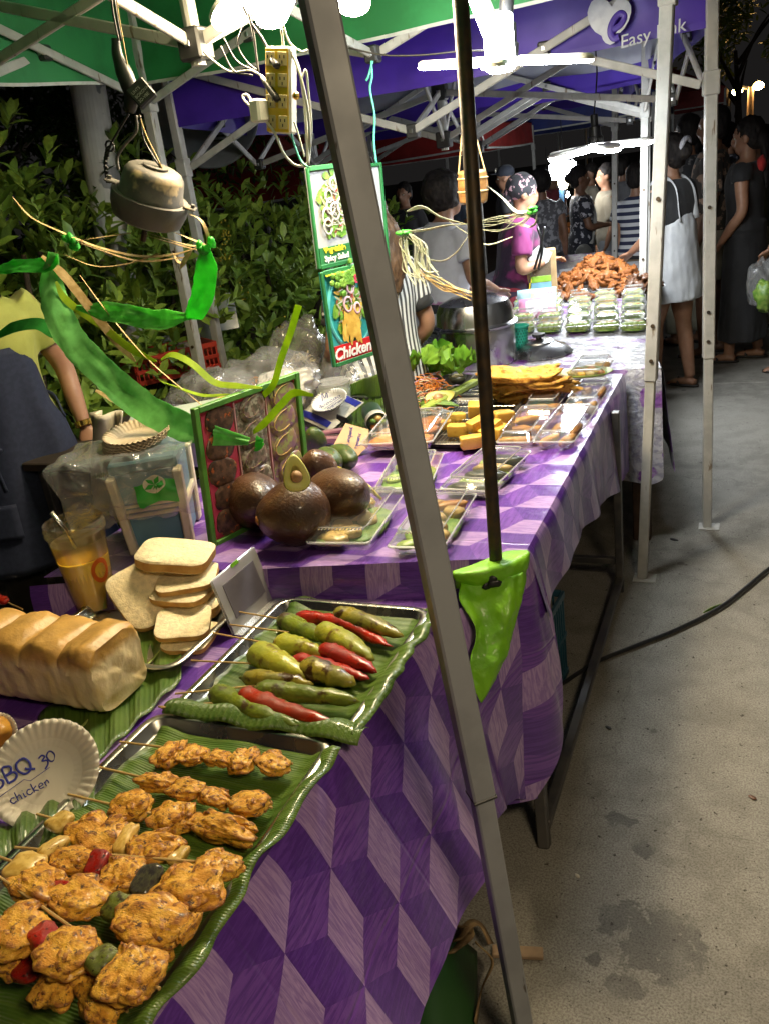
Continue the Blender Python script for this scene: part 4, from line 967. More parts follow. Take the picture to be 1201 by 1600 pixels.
# ------------------------------------------------------------------ bread
def breadmat(name, crust, crumb, kind):
    m, nt, out = newmat(name); c = coords(nt); sx = nd(nt, 'SeparateXYZ', Vector=c)
    n = noise_(nt, c, 14, 5, .6); nf = noise_(nt, c, 60, 4, .65)
    if kind == 'loaf':
        h = math_(nt, 'ADD', sx.outputs[2], math_(nt, 'MULTIPLY', math_(nt, 'SUBTRACT', n, .5), .03)); f = mrange(nt, h, .094, .122)
        side = mix(nt, mrange(nt, n, .35, .65), (.84, .68, .38), (.72, .54, .24)); topc = mix(nt, mrange(nt, n, .35, .7), crust, tuple(x * .62 for x in crust))
        col = mix(nt, f, side, topc); rough = mrange(nt, f, 0, 1, .7, .42, False)
    else:
        pv = nd(nt, 'TexVoronoi', Vector=vmath(nt, 'ADD', c, vmath(nt, 'MULTIPLY', nd(nt, 'TexNoise', Vector=c, Scale=60.0).outputs['Color'], (.012, .012, .012))), Scale=170.0).outputs['Distance']
        col = mix(nt, mrange(nt, nf, .35, .65), crumb, tuple(x * .8 for x in crumb)); col = mix(nt, mrange(nt, pv, .12, .3, .5, 0), col, tuple(x * .55 for x in crumb)); rough = .85
    b = nd(nt, 'BsdfPrincipled'); nt.links.new(col, b.inputs['Base Color'])
    if isinstance(rough, float): b.inputs['Roughness'].default_value = rough
    else: nt.links.new(rough, b.inputs['Roughness'])
    bp = nd(nt, 'Bump', Strength=.7 if kind == 'loaf' else .55, Distance=.006, Height=math_(nt, 'ADD', math_(nt, 'MULTIPLY', nf, .6 if kind != 'loaf' else .25), n if kind == 'loaf' else noise_(nt, c, 130, 3))); nt.links.new(bp.outputs[0], b.inputs['Normal'])
    nt.links.new(b.outputs[0], out.inputs[0]); return m
m_loaf = breadmat('loaf crust', (.62, .35, .085), None, 'loaf'); m_crumb = breadmat('bread crumb', None, (.86, .72, .45), 'crumb')
m_crustedge = M('bread crust edge', (.48, .28, .08), (.38, .19, .045), 30, .7, bump=.3)
A = P(162, 1126, .671); B = P(238, 1058, .671); wv = B - A; wl = wv.length * .99; ax = V((-wv.y, wv.x, 0)).normalized()
tL = thing('bread_loaf', 'whole white bread loaf with a golden three hump crust on the banana leaf', 'bread', (A + B) / 2, 'bread'); hb = .150
b = MB(); rings = []; NU = 64; Lf = .34
for i in range(NU + 1):
    x = Lf * i / NU; hump = abs(math.sin(math.pi * (x + .012) / .098)) ** .55; ring = []
    endk = min(1, .96 + .04 * (x / .012)) if x < .012 else 1
    hgt = hb * (.86 + .14 * hump)
    for k in range(44):
        a = 2 * math.pi * k / 44; cx, cz = math.cos(a), math.sin(a)
        px = math.copysign(abs(cx) ** .42, cx) * wl / 2; pz = math.copysign(abs(cz) ** (.36 if cz < 0 else .62), cz)
        z = hgt * (.5 + .5 * pz); px *= (.93 + .10 * max(0, pz)) * (.98 + .02 * hump)
        d = .006 * noise.noise(V((x * 26, px * 24, z * 22))) + .003 * noise.noise(V((x * 60, px * 60, z * 60)))
        crease = -.006 * math.exp(-((z - hb * (.62 + .05 * math.sin(x * 40))) / .006) ** 2) * (abs(cx) > .5)
        crease += -.004 * math.exp(-((z - hb * (.30 + .07 * math.sin(x * 25 + 1))) / .008) ** 2) * (abs(cx) > .5)
        px += math.copysign(d + crease, cx); z += d * (cz > 0)
        ring.append(V((0, px * endk, max(0, .5 * hgt + (z - .5 * hgt) * endk))) + V((-x, 0, 0)))
    rings.append(ring)
# end face: inset rings with a torn, dented surface
ends = []
for s in (.0, .12, .24, .36, .48, .6, .7, .8, .88, .95):
    r0 = rings[0]; cc = sum(r0, V()) / len(r0)
    ends.append([(lambda q: q + V((.003 * (1 - s) + .006 * noise.noise(q * 34) + .003 * noise.noise(q * 90), 0, 0)))(cc.lerp(p, s if s else .02)) for p in r0])
b.loft(ends + rings, True)
bo = b.mesh('body', m_loaf, smooth=True); bo.set_sharp_from_angle(angle=R_(42)); o = link('body', bo, tL); o.rotation_euler = (0, 0, math.atan2(-ax.y, -ax.x)); ORG[o] = ORG[tL]
def slice_mesh(w, h, th, seed):
    b = MB(); n = 40; out = []
    for k in range(n):
        a = 2 * math.pi * k / n; cx, cz = math.cos(a), math.sin(a); x = math.copysign(abs(cx) ** .45, cx) * w / 2; z = math.copysign(abs(cz) ** (.40 if cz < 0 else .55), cz) * h / 2
        x *= 1 + .05 * max(0, cz); out.append(V((x, z, 0)) * (1 + .03 * noise.noise(V((cx * 2, cz * 2, seed)))))
    def bend(p): return V((p.x, p.y, p.z + .06 * p.x * p.x / w - .03 * p.y * p.y / h + .003 * noise.noise(p * 25 + V((seed, 0, 0)))))
    R = [[bend(p * s + V((0, 0, z))) for p in out] for s, z in ((.02, th), (.5, th), (.94, th), (1, th * .85))]
    R2 = [[bend(p * s + V((0, 0, z))) for p in out] for s, z in ((1, th * .85), (1, th * .15))]
    R3 = [[bend(p * s + V((0, 0, z))) for p in out] for s, z in ((1, th * .15), (.94, 0), (.5, 0), (.02, 0))]
    b.loft(R, False, 0); b.add(R[0], [tuple(range(n))]); b.loft(R2, False, 1); b.loft(R3, False, 0); return b
def bread_slice(label, c, R, w=.140, h=.140, th=.017, seed=1):
    me = slice_mesh(w, h, th, seed).mesh('bread_slice', [m_crumb, m_crustedge], smooth=True); me.set_sharp_from_angle(angle=R_(50))
    o = link('bread_slice', me, None, c); o.rotation_euler = R.to_euler(); tag(o, label, 'bread slice', 'bread'); return o
cs = P(302, 985, .672)
tray('steel tray holding the bread slices beside the clear sign stand', -1.46, -1.075, 1.15, 1.44, .661, h=.03)
for k in range(5):
    bread_slice(['lowest bread slice in the stack leaning on the tray rim', 'bread slice second from the bottom of the stack', 'middle bread slice of the stack behind the clear sign', 'bread slice fourth from the bottom of the stack', 'bread slice just under the top one'][k],
                P(318, 958, .672) + V((-.03 + .012 * math.sin(k * 2.3), .01 * math.cos(k * 3), .006 + .0175 * k)), Euler((.03 * math.sin(k), .04 * math.cos(k * 2), .35 + .3 * math.sin(k * 1.7))).to_matrix(), seed=k)
bread_slice('thick bread slice lying on top of the stack', P(276, 876, .790), Euler((.05, .16, .28)).to_matrix(), .175, .125, .028, 8)
vd = (CAM - P(238, 930, .74)).normalized()
nn = (vd * .60 + V((.25, -.15, .85))).normalized()
bread_slice('large bread slice leaning flat face up against the stack', P(236, 928, .735), frame(nn.cross(V((-.35, .9, 0))).cross(nn) * -1, nn) @ rz(-.75), .165, .165, .022, 12)
bread_slice('bread slice lying in front under the big leaning one', P(288, 978, .700), Euler((.12, .10, .5)).to_matrix(), .12, .12, .016, 15)
bread_slice('bread slice flat on the tray at the front of the stack', P(300, 1000, .670), Euler((.02, .03, .2)).to_matrix(), .11, .12, .014, 17)

# ------------------------------------------------------------------ jar of yellow sauce
jb = P(152, 945, .668); t = thing('sauce_jar', 'tall clear jar of yellow sauce with a spoon standing behind the loaf', 'jar', jb)
prof = [(.046, 0), (.050, .003), (.054, .05), (.062, .14), (.068, .20), (.072, .203), (.073, .208), (.069, .211), (.072, .215), (.073, .220), (.069, .224), (.071, .232)]
m_jar = film('cloudy jar plastic', (.97, .92, .68), .06, .2, .6)
b = MB(); b.lathe(prof, 40, jb, cap=False); b.lathe([(r - .0015, z) for r, z in prof][::-1], 40, jb, cap=False); b.add([], []); b.build('wall', m_jar, t, smooth=True)
m_sauce = M('yellow sauce', (.95, .70, .03), (.88, .58, .02), 12, .35)
b = MB(); b.lathe([(0, .004), (.047, .004), (.052, .05), (.0605, .135), (0, .137)], 36, jb); b.build('sauce', m_sauce, t, angle=40)
m_smear = film('sauce smear', (.95, .72, .15), .3, .3, .4)
b = MB(); b.lathe([(.0595, .138), (.0645, .182)], 36, jb, cap=False, wob=lambda a, i: 1 if i == 0 else 1); b.build('sauce_smear', m_smear, t, smooth=True)
b = MB(); b.tube([jb + V((-.03, .02, .12)), jb + V((-.045, .015, .20)), jb + V((-.060, .0, .25))], [.005, .006, .008], 8, flat=.4); b.build('spoon', m_tray, t, smooth=True)
b = MB()
for s0, s1, rr in ((-.62, .18, .001),):
    def lg(u, w): a = lerp(s0, s1, u); z = .075 + .065 * w; return jb + V(((interp(z, [0, .05, .14, .2], [.05, .054, .062, .068]) + rr) * math.cos(a), (interp(z, [0, .05, .14, .2], [.05, .054, .062, .068]) + rr) * math.sin(a), z))
    th = [(.5 + .5 * math.cos(q * math.pi / 12), .5 + .5 * math.sin(q * math.pi / 12)) for q in range(24)]
    vs = [lg(*p) for p in th] + [lg(.5 + (p[0] - .5) * .62, .5 + (p[1] - .5) * .62) for p in th]; b.add(vs, [(i, (i + 1) % 24, 24 + (i + 1) % 24, 24 + i) for i in range(24)])
b.build('printed_ring', M('orange print', (.62, .12, .01), None, 30, .5), t)

# ------------------------------------------------------------------ paper plates with handwriting
m_paper = M('paper plate', (.66, .62, .52), (.60, .55, .45), 10, .7, bump=.08)
m_ink = M('blue marker ink', (.012, .02, .26), (.01, .015, .18), 30, .6)
STROKE = {  # hand lettering, strokes in a unit box
 'B': [[(.1, 0), (.14, 1), (.5, 1), (.62, .82), (.5, .58), (.16, .52)], [(.16, .52), (.6, .5), (.74, .27), (.55, .03), (.1, 0)]],
 'Q': [[(.5, 1), (.15, .85), (.05, .45), (.3, .05), (.65, .08), (.82, .5), (.7, .9), (.5, 1)], [(.45, .35), (.6, .2), (.95, .0)]],
 '3': [[(.12, .9), (.45, 1), (.6, .78), (.3, .55), (.62, .42), (.58, .1), (.2, -.2)]],
 '0': [[(.4, 1), (.12, .7), (.2, .2), (.5, .12), (.7, .5), (.6, .9), (.4, 1)]],
 'C': [[(.75, .85), (.45, 1), (.1, .6), (.2, .12), (.6, .02), (.85, .25)]],
 'c': [[(.55, .5), (.3, .58), (.1, .3), (.3, .02), (.6, .12)]], 'h': [[(.15, 1.0), (.12, 0)], [(.13, .35), (.4, .55), (.5, .35), (.52, 0)]],
 'i': [[(.2, .5), (.22, .05), (.35, .08)], [(.2, .75), (.22, .8)]], 'k': [[(.15, 1), (.12, 0)], [(.5, .55), (.15, .28), (.55, 0)]],
 'e': [[(.1, .28), (.5, .32), (.4, .56), (.15, .45), (.12, .1), (.5, .04)]], 'n': [[(.1, .5), (.12, 0)], [(.12, .35), (.35, .55), (.45, .4), (.48, 0), (.65, .1)]],
 'A': [[(.02, 0), (.35, 1), (.6, 0)], [(.12, .38), (.55, .38)]], 'v': [[(.05, .5), (.25, 0), (.5, .52)]], 'o': [[(.3, .52), (.08, .28), (.3, 0), (.52, .28), (.3, .52)]],
 'a': [[(.5, .48), (.2, .52), (.08, .2), (.3, 0), (.5, .3), (.5, .5), (.55, .02)]], 'd': [[(.5, .4), (.2, .5), (.08, .2), (.3, 0), (.5, .3), (.52, 1), (.55, .02)]],
 'g': [[(.5, .45), (.2, .5), (.08, .2), (.3, .02), (.5, .3), (.5, .5), (.48, -.3), (.15, -.4)]], 'r': [[(.12, .5), (.14, 0)], [(.14, .3), (.3, .52), (.48, .48)]], 'u': [[(.08, .5), (.12, .08), (.4, .08), (.48, .5), (.52, 0)]],
 's': [[(.45, .48), (.15, .45), (.4, .2), (.1, .02)]], 'b': [[(.12, 1), (.1, .05), (.4, .02), (.5, .3), (.3, .5), (.12, .35)]], 'M': [[(.05, 0), (.12, 1), (.4, .4), (.7, 1), (.78, 0)]],
 'W': [[(.02, 1), (.2, 0), (.42, .7), (.62, 0), (.85, 1)]], 'y': [[(.08, .5), (.25, .1), (.48, .5)], [(.48, .5), (.3, -.2), (.1, -.35)]], ' ': [], 'p': [[(.12, .5), (.1, -.4)], [(.12, .4), (.4, .52), (.5, .28), (.3, .02), (.12, .1)]], 'l': [[(.2, 1), (.18, .05), (.32, .04)]], 't': [[(.25, .85), (.22, .05), (.4, .04)], [(.08, .55), (.42, .58)]], 'm': [[(.05, .5), (.07, 0)], [(.07, .35), (.22, .52), (.3, .3), (.3, 0)], [(.3, .35), (.45, .52), (.54, .3), (.56, 0)]]}
def handwrite(parent, s, org, right, up, size, r, mat=None, adv=.62, name='handwriting', nrm=None):
    right = V(right); right.normalize(); up = V(up); b = MB(); x = 0; nrm = nrm or right.cross(up).normalized()
    for ch in s:
        for st in STROKE.get(ch, []):
            pts = [V(org) + right * ((x + p[0]) * size) + up * (p[1] * size) + nrm * .0012 for p in st]
            b.tube(spl(pts, 5) if len(pts) > 1 else pts, r, 5, flat=.35, up=nrm)
        x += {'B': .84, 'Q': 1.0, 'W': .95, 'M': .9, 'i': .42, ' ': .45, 'C': .9, 'm': .68, 'l': .4}.get(ch, adv)
    o = b.build(name, mat or m_ink, parent); return o
def paper_plate(b, c, R, r, n=160, oval=1.0, flute=.05):
    def wob(a, i): return 1
    rings = []
    for q, z, fl in ((0.02, 0, 0), (.66, 0, 0), (.70, .002, 0), (.78, .010, .6), (.90, .016, 1), (1.0, .019, 1), (1.0, .0175, 1), (.9, .0145, 1), (.78, .0085, .6), (.7, .0005, 0), (.02, -.0015, 0)):
        ring = []
        for k in range(n):
            a = 2 * math.pi * k / n; zz = z + .0022 * fl * (0, 1, 0, -1)[k % 4]
            ring.append(c + R @ V((q * r * math.cos(a), q * r * oval * math.sin(a), zz)))
        rings.append(ring)
    b.loft(rings, True)
pc = P(70, 1211, .715); vd = (CAM - pc).normalized(); nn = (vd * .80 + V((.12, -.05, .42))).normalized()
t = thing('paper_plate', 'white fluted paper plate sign handwritten with BBQ 30 and chicken', 'paper plate sign', pc, 'paper plates')
Rp = frame((ROT @ V((1, 0, 0))), nn); Rp = Matrix((Rp.col[0], nn.cross(Rp.col[0]).normalized(), nn)).transposed()
b = MB(); paper_plate(b, pc, Rp, .0905); b.build('plate', m_paper, t, smooth=True)
def plp(px, py):                                                      # a pixel onto the plate's face
    d = ray(px, py); k = (pc + nn * .0015 - CAM).dot(nn) / d.dot(nn); return CAM + d * k
r1 = plp(100, 1180) - plp(0, 1236)
ru = nn.cross(r1).normalized()
handwrite(t, 'BBQ', plp(-10, 1238), r1, ru, .0265, .0021, nrm=nn)
handwrite(t, '30', plp(66, 1201), r1, ru, .020, .0015, nrm=nn)
handwrite(t, 'chicken', plp(18, 1258), plp(100, 1214) - plp(18, 1258), ru, .0160, .0010, nrm=nn)
b = MB(); b.tube([plp(0, 1245), plp(38, 1218), plp(48, 1220), plp(122, 1168)], .0006, 5, flat=.4, up=nn); b.tube([plp(121, 1169), plp(124, 1167)], .0016, 5); b.build('pen_line', m_ink, t)
# fried bread roll on a plate cut off by the left edge
fc = P(-12, 1148, .70); t = thing('paper_plate', 'paper plate at the left edge under a golden fried bun', 'paper plate', fc, 'paper plates')
b = MB(); paper_plate(b, fc - V((0, 0, .01)), Rp @ rz(.2), .045); b.build('plate', m_paper, t, smooth=True)
o = MB(); o.blob(fc + nn * .012, (.036, .034, .030), None, 28, 18, .12, 2, 5); o = o.build('fried_bun', foodmat('fried bun', (.50, .25, .03), (.36, .15, .02), (.2, .07, .01), coat=.1), loc=fc, smooth=True); tag(o, 'golden fried bun on the small plate at the left edge', 'bun')
b = MB(); b.tube([P(0, 936, .70), P(36, 952, .70)], .002, 6); t = thing('chilli_skewer', 'tip of a red chilli on a thin stick at the left edge by the apron', 'chilli skewer', P(0, 936, .70)); b.build('stick', m_stick, t)
pepper(t, [P(10, 942, .705), P(-25, 925, .71)], .012, m_redp, 3, 'red_chilli')

# ------------------------------------------------------------------ clear sign stand (its printed code is left out)
t = thing('sign_stand', 'clear acrylic stand with a pale blank card at the corner of the pepper tray', 'sign stand', P(385, 975, .662))
c0, c1, c2, c3 = P(367, 992, .664), P(429, 932, .664), None, None
rt = (c1 - c0); wd = rt.length; rt.normalize(); nrm = V((rt.y, -rt.x, 0)); up = (V((0, 0, 1)) - nrm * .22).normalized(); hh = .135; nf = rt.cross(up)
def sheet(b, o, r, u, w, h, th): n_ = r.cross(u).normalized(); b.box(o + r * w / 2 + u * h / 2, (w, h, th), Matrix((r, u, n_)).transposed(), th * .3)
b = MB(); sheet(b, c0, rt, up, wd, hh, .002); sheet(b, c0 - nf * .006, rt, up, wd, hh, .002); b.build('acrylic_panel', m_rim, t)
b = MB(); sheet(b, c0 - nf * .003 + rt * .004 + up * .006, rt, up, wd - .008, hh - .012, .0012); b.build('card', M('pale card', (.50, .47, .54), (.45, .42, .5), 12, .6), t)
b = MB(); sheet(b, c0 + rt * wd * .14 + up * hh * .20 + nf * .0014, rt, up, wd * .72, hh * .62, .0012); b.build('printed_square', M('plain grey print', (.13, .12, .15), (.11, .10, .13), 12, .6), t)
b = MB(); sheet(b, c0, rt, nrm, wd, .055, .002); b.build('acrylic_foot', m_rim, t)
b = MB(); sheet(b, c0 + rt * wd * .42 + up * (hh - .006) + nf * .002, rt, up, .03, .01, .001); b.build('green_tape', m_tape, t)
# ------------------------------------------------------------------ clear food boxes
m_veg = M('lettuce green', (.09, .20, .022), (.20, .30, .05), 40, .5, bump=.2, rand=.2)
m_cuc = M('cucumber slice', (.42, .52, .16), (.30, .42, .08), 30, .4, rand=.1)
m_roll = foodmat('fried spring roll', (.46, .22, .045), (.36, .15, .03), (.2, .08, .02), bump=.25, coat=.1)
m_mush = foodmat('grilled white mushroom', (.58, .42, .16), (.46, .30, .09), (.14, .06, .02), bump=.2)
m_dark = foodmat('dark seaweed roll', (.030, .035, .025), (.06, .06, .03), (.16, .15, .08), bump=.3)
m_shrimp = foodmat('orange prawn cake', (.52, .20, .05), (.42, .13, .03), (.5, .36, .2), bump=.35)
m_tofu = foodmat('fried tofu', (.60, .36, .055), (.50, .27, .035), (.40, .17, .02), rough=.5, ct=(.60, .75), bump=.35, coat=.15, scale=10)
m_bread = foodmat('breaded cutlet', (.68, .38, .07), (.56, .27, .04), (.34, .13, .02), rough=.6, cs=60, ct=(.55, .65), bump=1, coat=.05, scale=50)
m_fried = foodmat('orange fried chicken strip', (.34, .12, .022), (.22, .06, .012), (.08, .025, .008), bump=.8, coat=.1)
m_brown = foodmat('dark fried meat', (.12, .05, .018), (.08, .03, .012), (.03, .014, .008), bump=.5, coat=.3)
m_rice = M('pale noodle', (.62, .56, .38), (.5, .42, .25), 40, .5)
def clamshell(label, quad, H, food, group='clear boxes of food on the purple table', z=.744, tilt=0):
    """quad: near-left, near-right, far-right, far-left pixels of the base"""
    q = [P(*p, z) for p in quad]; c = sum(q, V()) / 4
    r = ((q[1] - q[0]) + (q[2] - q[3])) / 2; f = ((q[3] - q[0]) + (q[2] - q[1])) / 2
    W, L = r.length, f.length; f = f.normalized(); r = (r - f * r.dot(f)).normalized(); u = V((0, 0, 1))
    return clam(label, c, r, f, W, L, H, food, group)
def clam(label, c, r, f, W, L, H, food, group):
    t = thing('food_box', label, 'food box', c, group); u = V((0, 0, 1)); hb = H * .52
    def ring(s, z, in_=0):
        pts = []
        for k, (sx, sy) in enumerate(((1, 1), (-1, 1), (-1, -1), (1, -1))):
            for j in range(4):
                a = math.pi / 2 * (k + j / 3); rr = .012
                pts.append(c + r * (sx * (W / 2 * s - rr) + rr * math.cos(a)) + f * (sy * (L / 2 * s - rr) + rr * math.sin(a)) + u * z)
        return pts
    n = 16
    b = MB(); b.loft([ring(.80, .001), ring(.84, .003), ring(.96, hb)], False); b.add(ring(.80, .001), [tuple(range(n))[::-1]]); b.build('base', m_film, t, smooth=False)
    b = MB(); b.loft([ring(.96, hb), ring(1.0, hb + .001), ring(1.0, hb + .004), ring(.96, hb + .005)], False); b.build('rim', m_rim, t)
    b = MB(); b.loft([ring(.96, hb + .005), ring(.80, H - .004), ring(.76, H), ring(.70, H), ring(.68, H - .003)], False); b.add(ring(.68, H - .003), [tuple(range(n))]); b.build('lid', m_film, t)
    b = MB()
    for s, z in ((.77, H),):
        pr = ring(s, z); b.tube(pr + [pr[0]], .0018, 5)
    b.build('lid_edge', m_rim, t)
    # crimped teeth along the two lid ends
    b = MB()
    for e in (-1, 1):
        for k in range(14): b.box(c + r * (W * .34 * (k / 6.5 - 1)) + f * (e * L * .385) + u * (H - .004), (.0028, .010, .003), Matrix((r, f, u)).transposed())
    tag(b.build('crimping', m_rim, t), kind='stuff')
    for kd, x, y, z, sx, sy, sz, a, mat in food:
        b = MB(); Rm = Matrix((r, f, u)).transposed() @ rz(a); b.blob(c + r * (x * W) + f * (y * L) + u * (z * 1.1 * H), (sx * 1.22 * W, sy * 1.28 * W, sz * 1.45 * H), Rm, 16, 10, .16, 1.6, x * 7 + y * 13, sq=.8)
        b.build(kd, mat, t, smooth=True)
    return t
def rolls(n, mat, nm, a=.2): return [(nm, -.22 + .44 * (k % 2), -.30 + .60 * (k // 2) / max(1, (n - 1) // 2), .24, .30, .10, .17, a + .1 * k, mat) for k in range(n)]
def mush(seed, n=7):
    rd = random.Random(seed); return [('lettuce_bed', 0, 0, .12, .40, .52, .10, 0, m_veg)] + [('mushroom', rd.uniform(-.25, .25), -.34 + .68 * k / (n - 1), .33, rd.uniform(.13, .22), rd.uniform(.10, .15), .17, rd.uniform(-.6, .6), m_mush) for k in range(n)] + [('cucumber_slice', -.25, -.36, .3, .15, .1, .12, .5, m_cuc)]
clamshell('clear box of browned mushrooms right of the avocados', [(488, 862), (572, 877), (632, 790), (556, 779)], .058, mush(1))
clamshell('clear box of mushrooms half hidden behind the leaning grey pole', [(610, 872), (690, 883), (742, 795), (676, 782)], .058, mush(2, 6) + [('spring_roll', .05, .3, .4, .3, .1, .14, .3, m_roll)])
clamshell('clear box with dark seaweed rolls between the two poles', [(689, 779), (762, 790), (824, 726), (768, 712)], .056,
          [('lettuce_bed', 0, 0, .12, .38, .5, .10, 0, m_veg), ('seaweed_roll', -.02, -.36, .32, .36, .13, .20, .1, m_dark), ('seaweed_roll', .02, -.05, .30, .34, .13, .2, .15, m_dark), ('rice_strip', 0, .12, .34, .33, .08, .16, .1, m_mush), ('seaweed_roll', .05, .32, .32, .33, .13, .2, .1, m_dark), ('cucumber_slice', -.2, .2, .4, .12, .1, .12, .3, m_cuc)])
clamshell('small clear box peeping out left of the grey pole', [(591, 776), (668, 783), (692, 727), (620, 722)], .052, [('lettuce_bed', 0, 0, .12, .4, .5, .1, 0, m_veg), ('cucumber_slice', -.25, -.1, .3, .16, .12, .14, .4, m_cuc), ('cucumber_slice', -.2, .25, .3, .16, .12, .14, .1, m_cuc), ('rice_strip', .1, 0, .3, .2, .3, .16, 0, m_rice)])
clamshell('clear box of spring rolls by the dark pole, front left of four', [(777, 707), (828, 709), (866, 655), (816, 651)], .056, rolls(5, m_roll, 'spring_roll', .15))
clamshell('clear box of spring rolls at the table edge, front right of four', [(834, 706), (893, 709), (934, 653), (878, 648)], .056, rolls(5, m_roll, 'spring_roll', 1.2))
clamshell('clear box of spring rolls behind the front left box of four', [(818, 652), (866, 655), (898, 612), (853, 609)], .056, rolls(4, m_roll, 'spring_roll', .3))
clamshell('clear box of spring rolls nearest the leaf bowl, rear right of four', [(880, 650), (930, 652), (958, 612), (909, 609)], .056, rolls(4, m_roll, 'spring_roll', 1.3))
clamshell('clear box with prawn cakes resting on the tofu tray beside the grey pole', [(572, 705), (668, 712), (704, 662), (612, 654)], .056, [('prawn_cake', -.2 + .4 * (k % 2), -.28 + .28 * (k // 2), .27, .2, .13, .16, .3 * k, m_shrimp) for k in range(6)], z=.768)
clamshell('clear box behind the leaf bowl at the end of the purple table', [(886, 603), (940, 605), (958, 574), (908, 571)], .056, [('mushroom', .2 * math.sin(k * 2), -.3 + .15 * k, .3, .2, .14, .18, k, m_mush) for k in range(5)])
# twenty boxes of cucumber and fried meat in rows on the far table
GROUPB = 'clear boxes of cucumber in rows on the far table'
pos = [(818, 859, 904, 947, 990), (822, 864, 906, 946, 989)]
fnear, ffar = 518, 466
def gridpt(cx, rw): px = lerp(pos[0][cx], pos[1][cx] + 0, rw / 4); py = interp(rw, [0, 1, 2, 3, 4], [517, 502, 489, 477, 467]); return P(px, py - cx * .8, .75)
colnames = ['leftmost column beside the green cup', 'second column from the green cup', 'middle column', 'fourth column from the green cup', 'rightmost column by the white tent pole']
rownames = ['front', 'second', 'third', 'fourth', 'last']
proto = None
for cx in range(5):
    for rw in range(5 if cx else 4):
        q = gridpt(cx, rw); lab = 'clear box of cucumber slices, %s row of the %s' % (rownames[rw], colnames[cx])
        if proto is None:
            fd = [('lettuce_bed', 0, 0, .14, .40, .5, .12, 0, m_veg)] + [('cucumber_slice', -.3 + .2 * k, -.34, .42, .13, .12, .22, .5, m_cuc) for k in range(4)] + [('chicken_strip', -.15 + .3 * (k % 2), .0 + .25 * (k // 2), .34, .2, .13, .2, .4 * k, [m_rice, m_shrimp, m_mush, m_cuc][k]) for k in range(4)]
            proto = clam(lab, q, V((.995, .1, 0)).normalized(), V((-.1, .995, 0)).normalized(), .126, .165, .058, fd, GROUPB); pk = list(proto.children_recursive)
        else: copy_tree(proto, q, (0, 0, random.uniform(-.06, .06)), lab, pk)

# ------------------------------------------------------------------ purple table: trays, tofu, cutlets, salad
tray('dark tray with a wire rack under the fried tofu', -1.12, -.745, 2.36, 2.88, .744, .024, m_dtray, .012, True)
tray('dark tray with a wire rack under the breaded cutlets', -1.02, -.60, 2.93, 3.24, .744, .024, m_dtray, .012, True)
def block(label, c, size, eul, mat, name, cat, group, seed=0):
    Rm = Euler(eul).to_matrix(); b = MB(); n = 7; h = V(size) / 2
    b.blob((0, 0, 0), size, None, 28, 18, .05, 3, seed, sq=.22)
    me = b.mesh(name, mat, smooth=True); o = link(name, me, None, c); o.scale = (.70, .70, .70); o.rotation_euler = eul; return tag(o, label, cat, group)
GT = 'fried tofu blocks on the rack'
tf = [((738, 690), .775, (.055, .028, .028), (0, .0, .5), 'tofu block lying lengthwise at the front left of the heap'), ((765, 672), .785, (.062, .030, .03), (0, -.25, 1.05), 'tofu block standing nearest the dark pole at the front'),
      ((715, 672), .78, (.05, .028, .028), (0, .05, .2), 'tofu block half behind the clear prawn box'), ((750, 660), .81, (.068, .026, .026), (.1, -.15, .95), 'long tofu block resting slantwise on top of the heap'),
      ((745, 640), .80, (.045, .035, .035), (.2, .1, .3), 'cube of tofu at the top rear of the heap'), ((785, 655), .79, (.05, .035, .04), (0, .1, .7), 'tofu block right of the dark pole'), ((782, 675), .775, (.05, .03, .03), (0, 0, 1.2), 'lower tofu block right of the dark pole'),
      ((690, 664), .77, (.045, .025, .022), (0, 0, .3), 'flat tofu piece at the left of the rack'), ((712, 652), .77, (.045, .025, .022), (0, .1, .6), 'flat tofu piece behind the left one'), ((650, 700), .772, (.05, .024, .022), (0, 0, 1.0), 'tofu stick seen through the prawn box lid')]
for k, (p, z, s, e, lab) in enumerate(tf): block(lab, P(*p, z), V(s) * 1.0, e, m_tofu, 'tofu_block', 'tofu', GT, k)
GC = 'breaded cutlets stacked on the rack'
ct = [((833, 612), .775, .05, 'lowest breaded cutlet of the stack on the rack'), ((820, 605), .795, -.08, 'second breaded cutlet from the bottom of the stack'), ((835, 600), .82, .1, 'breaded cutlet in the middle of the stack'), ((822, 592), .845, -.03, 'wide breaded cutlet near the top of the stack'), ((812, 585), .865, .14, 'topmost breaded cutlet of the stack, slightly curled')]
for k, (p, z, a, lab) in enumerate(ct):
    b = MB(); b.blob((0, 0, 0), (.14, .060, .026), None, 46, 20, .34, 2.2, k + 3, sq=.75, oct=4); b.v = [(x, y, zz + .010 * math.sin(x * 16 + k) + .005 * noise.noise(V((x * 60, y * 60, k)))) for x, y, zz in b.v]
    me = b.mesh('breaded_cutlet', m_bread, smooth=True); o = link('breaded_cutlet', me, None, P(*p, z)); o.rotation_euler = (0, 0, a + .12); tag(o, lab, 'fried cutlet', GC)
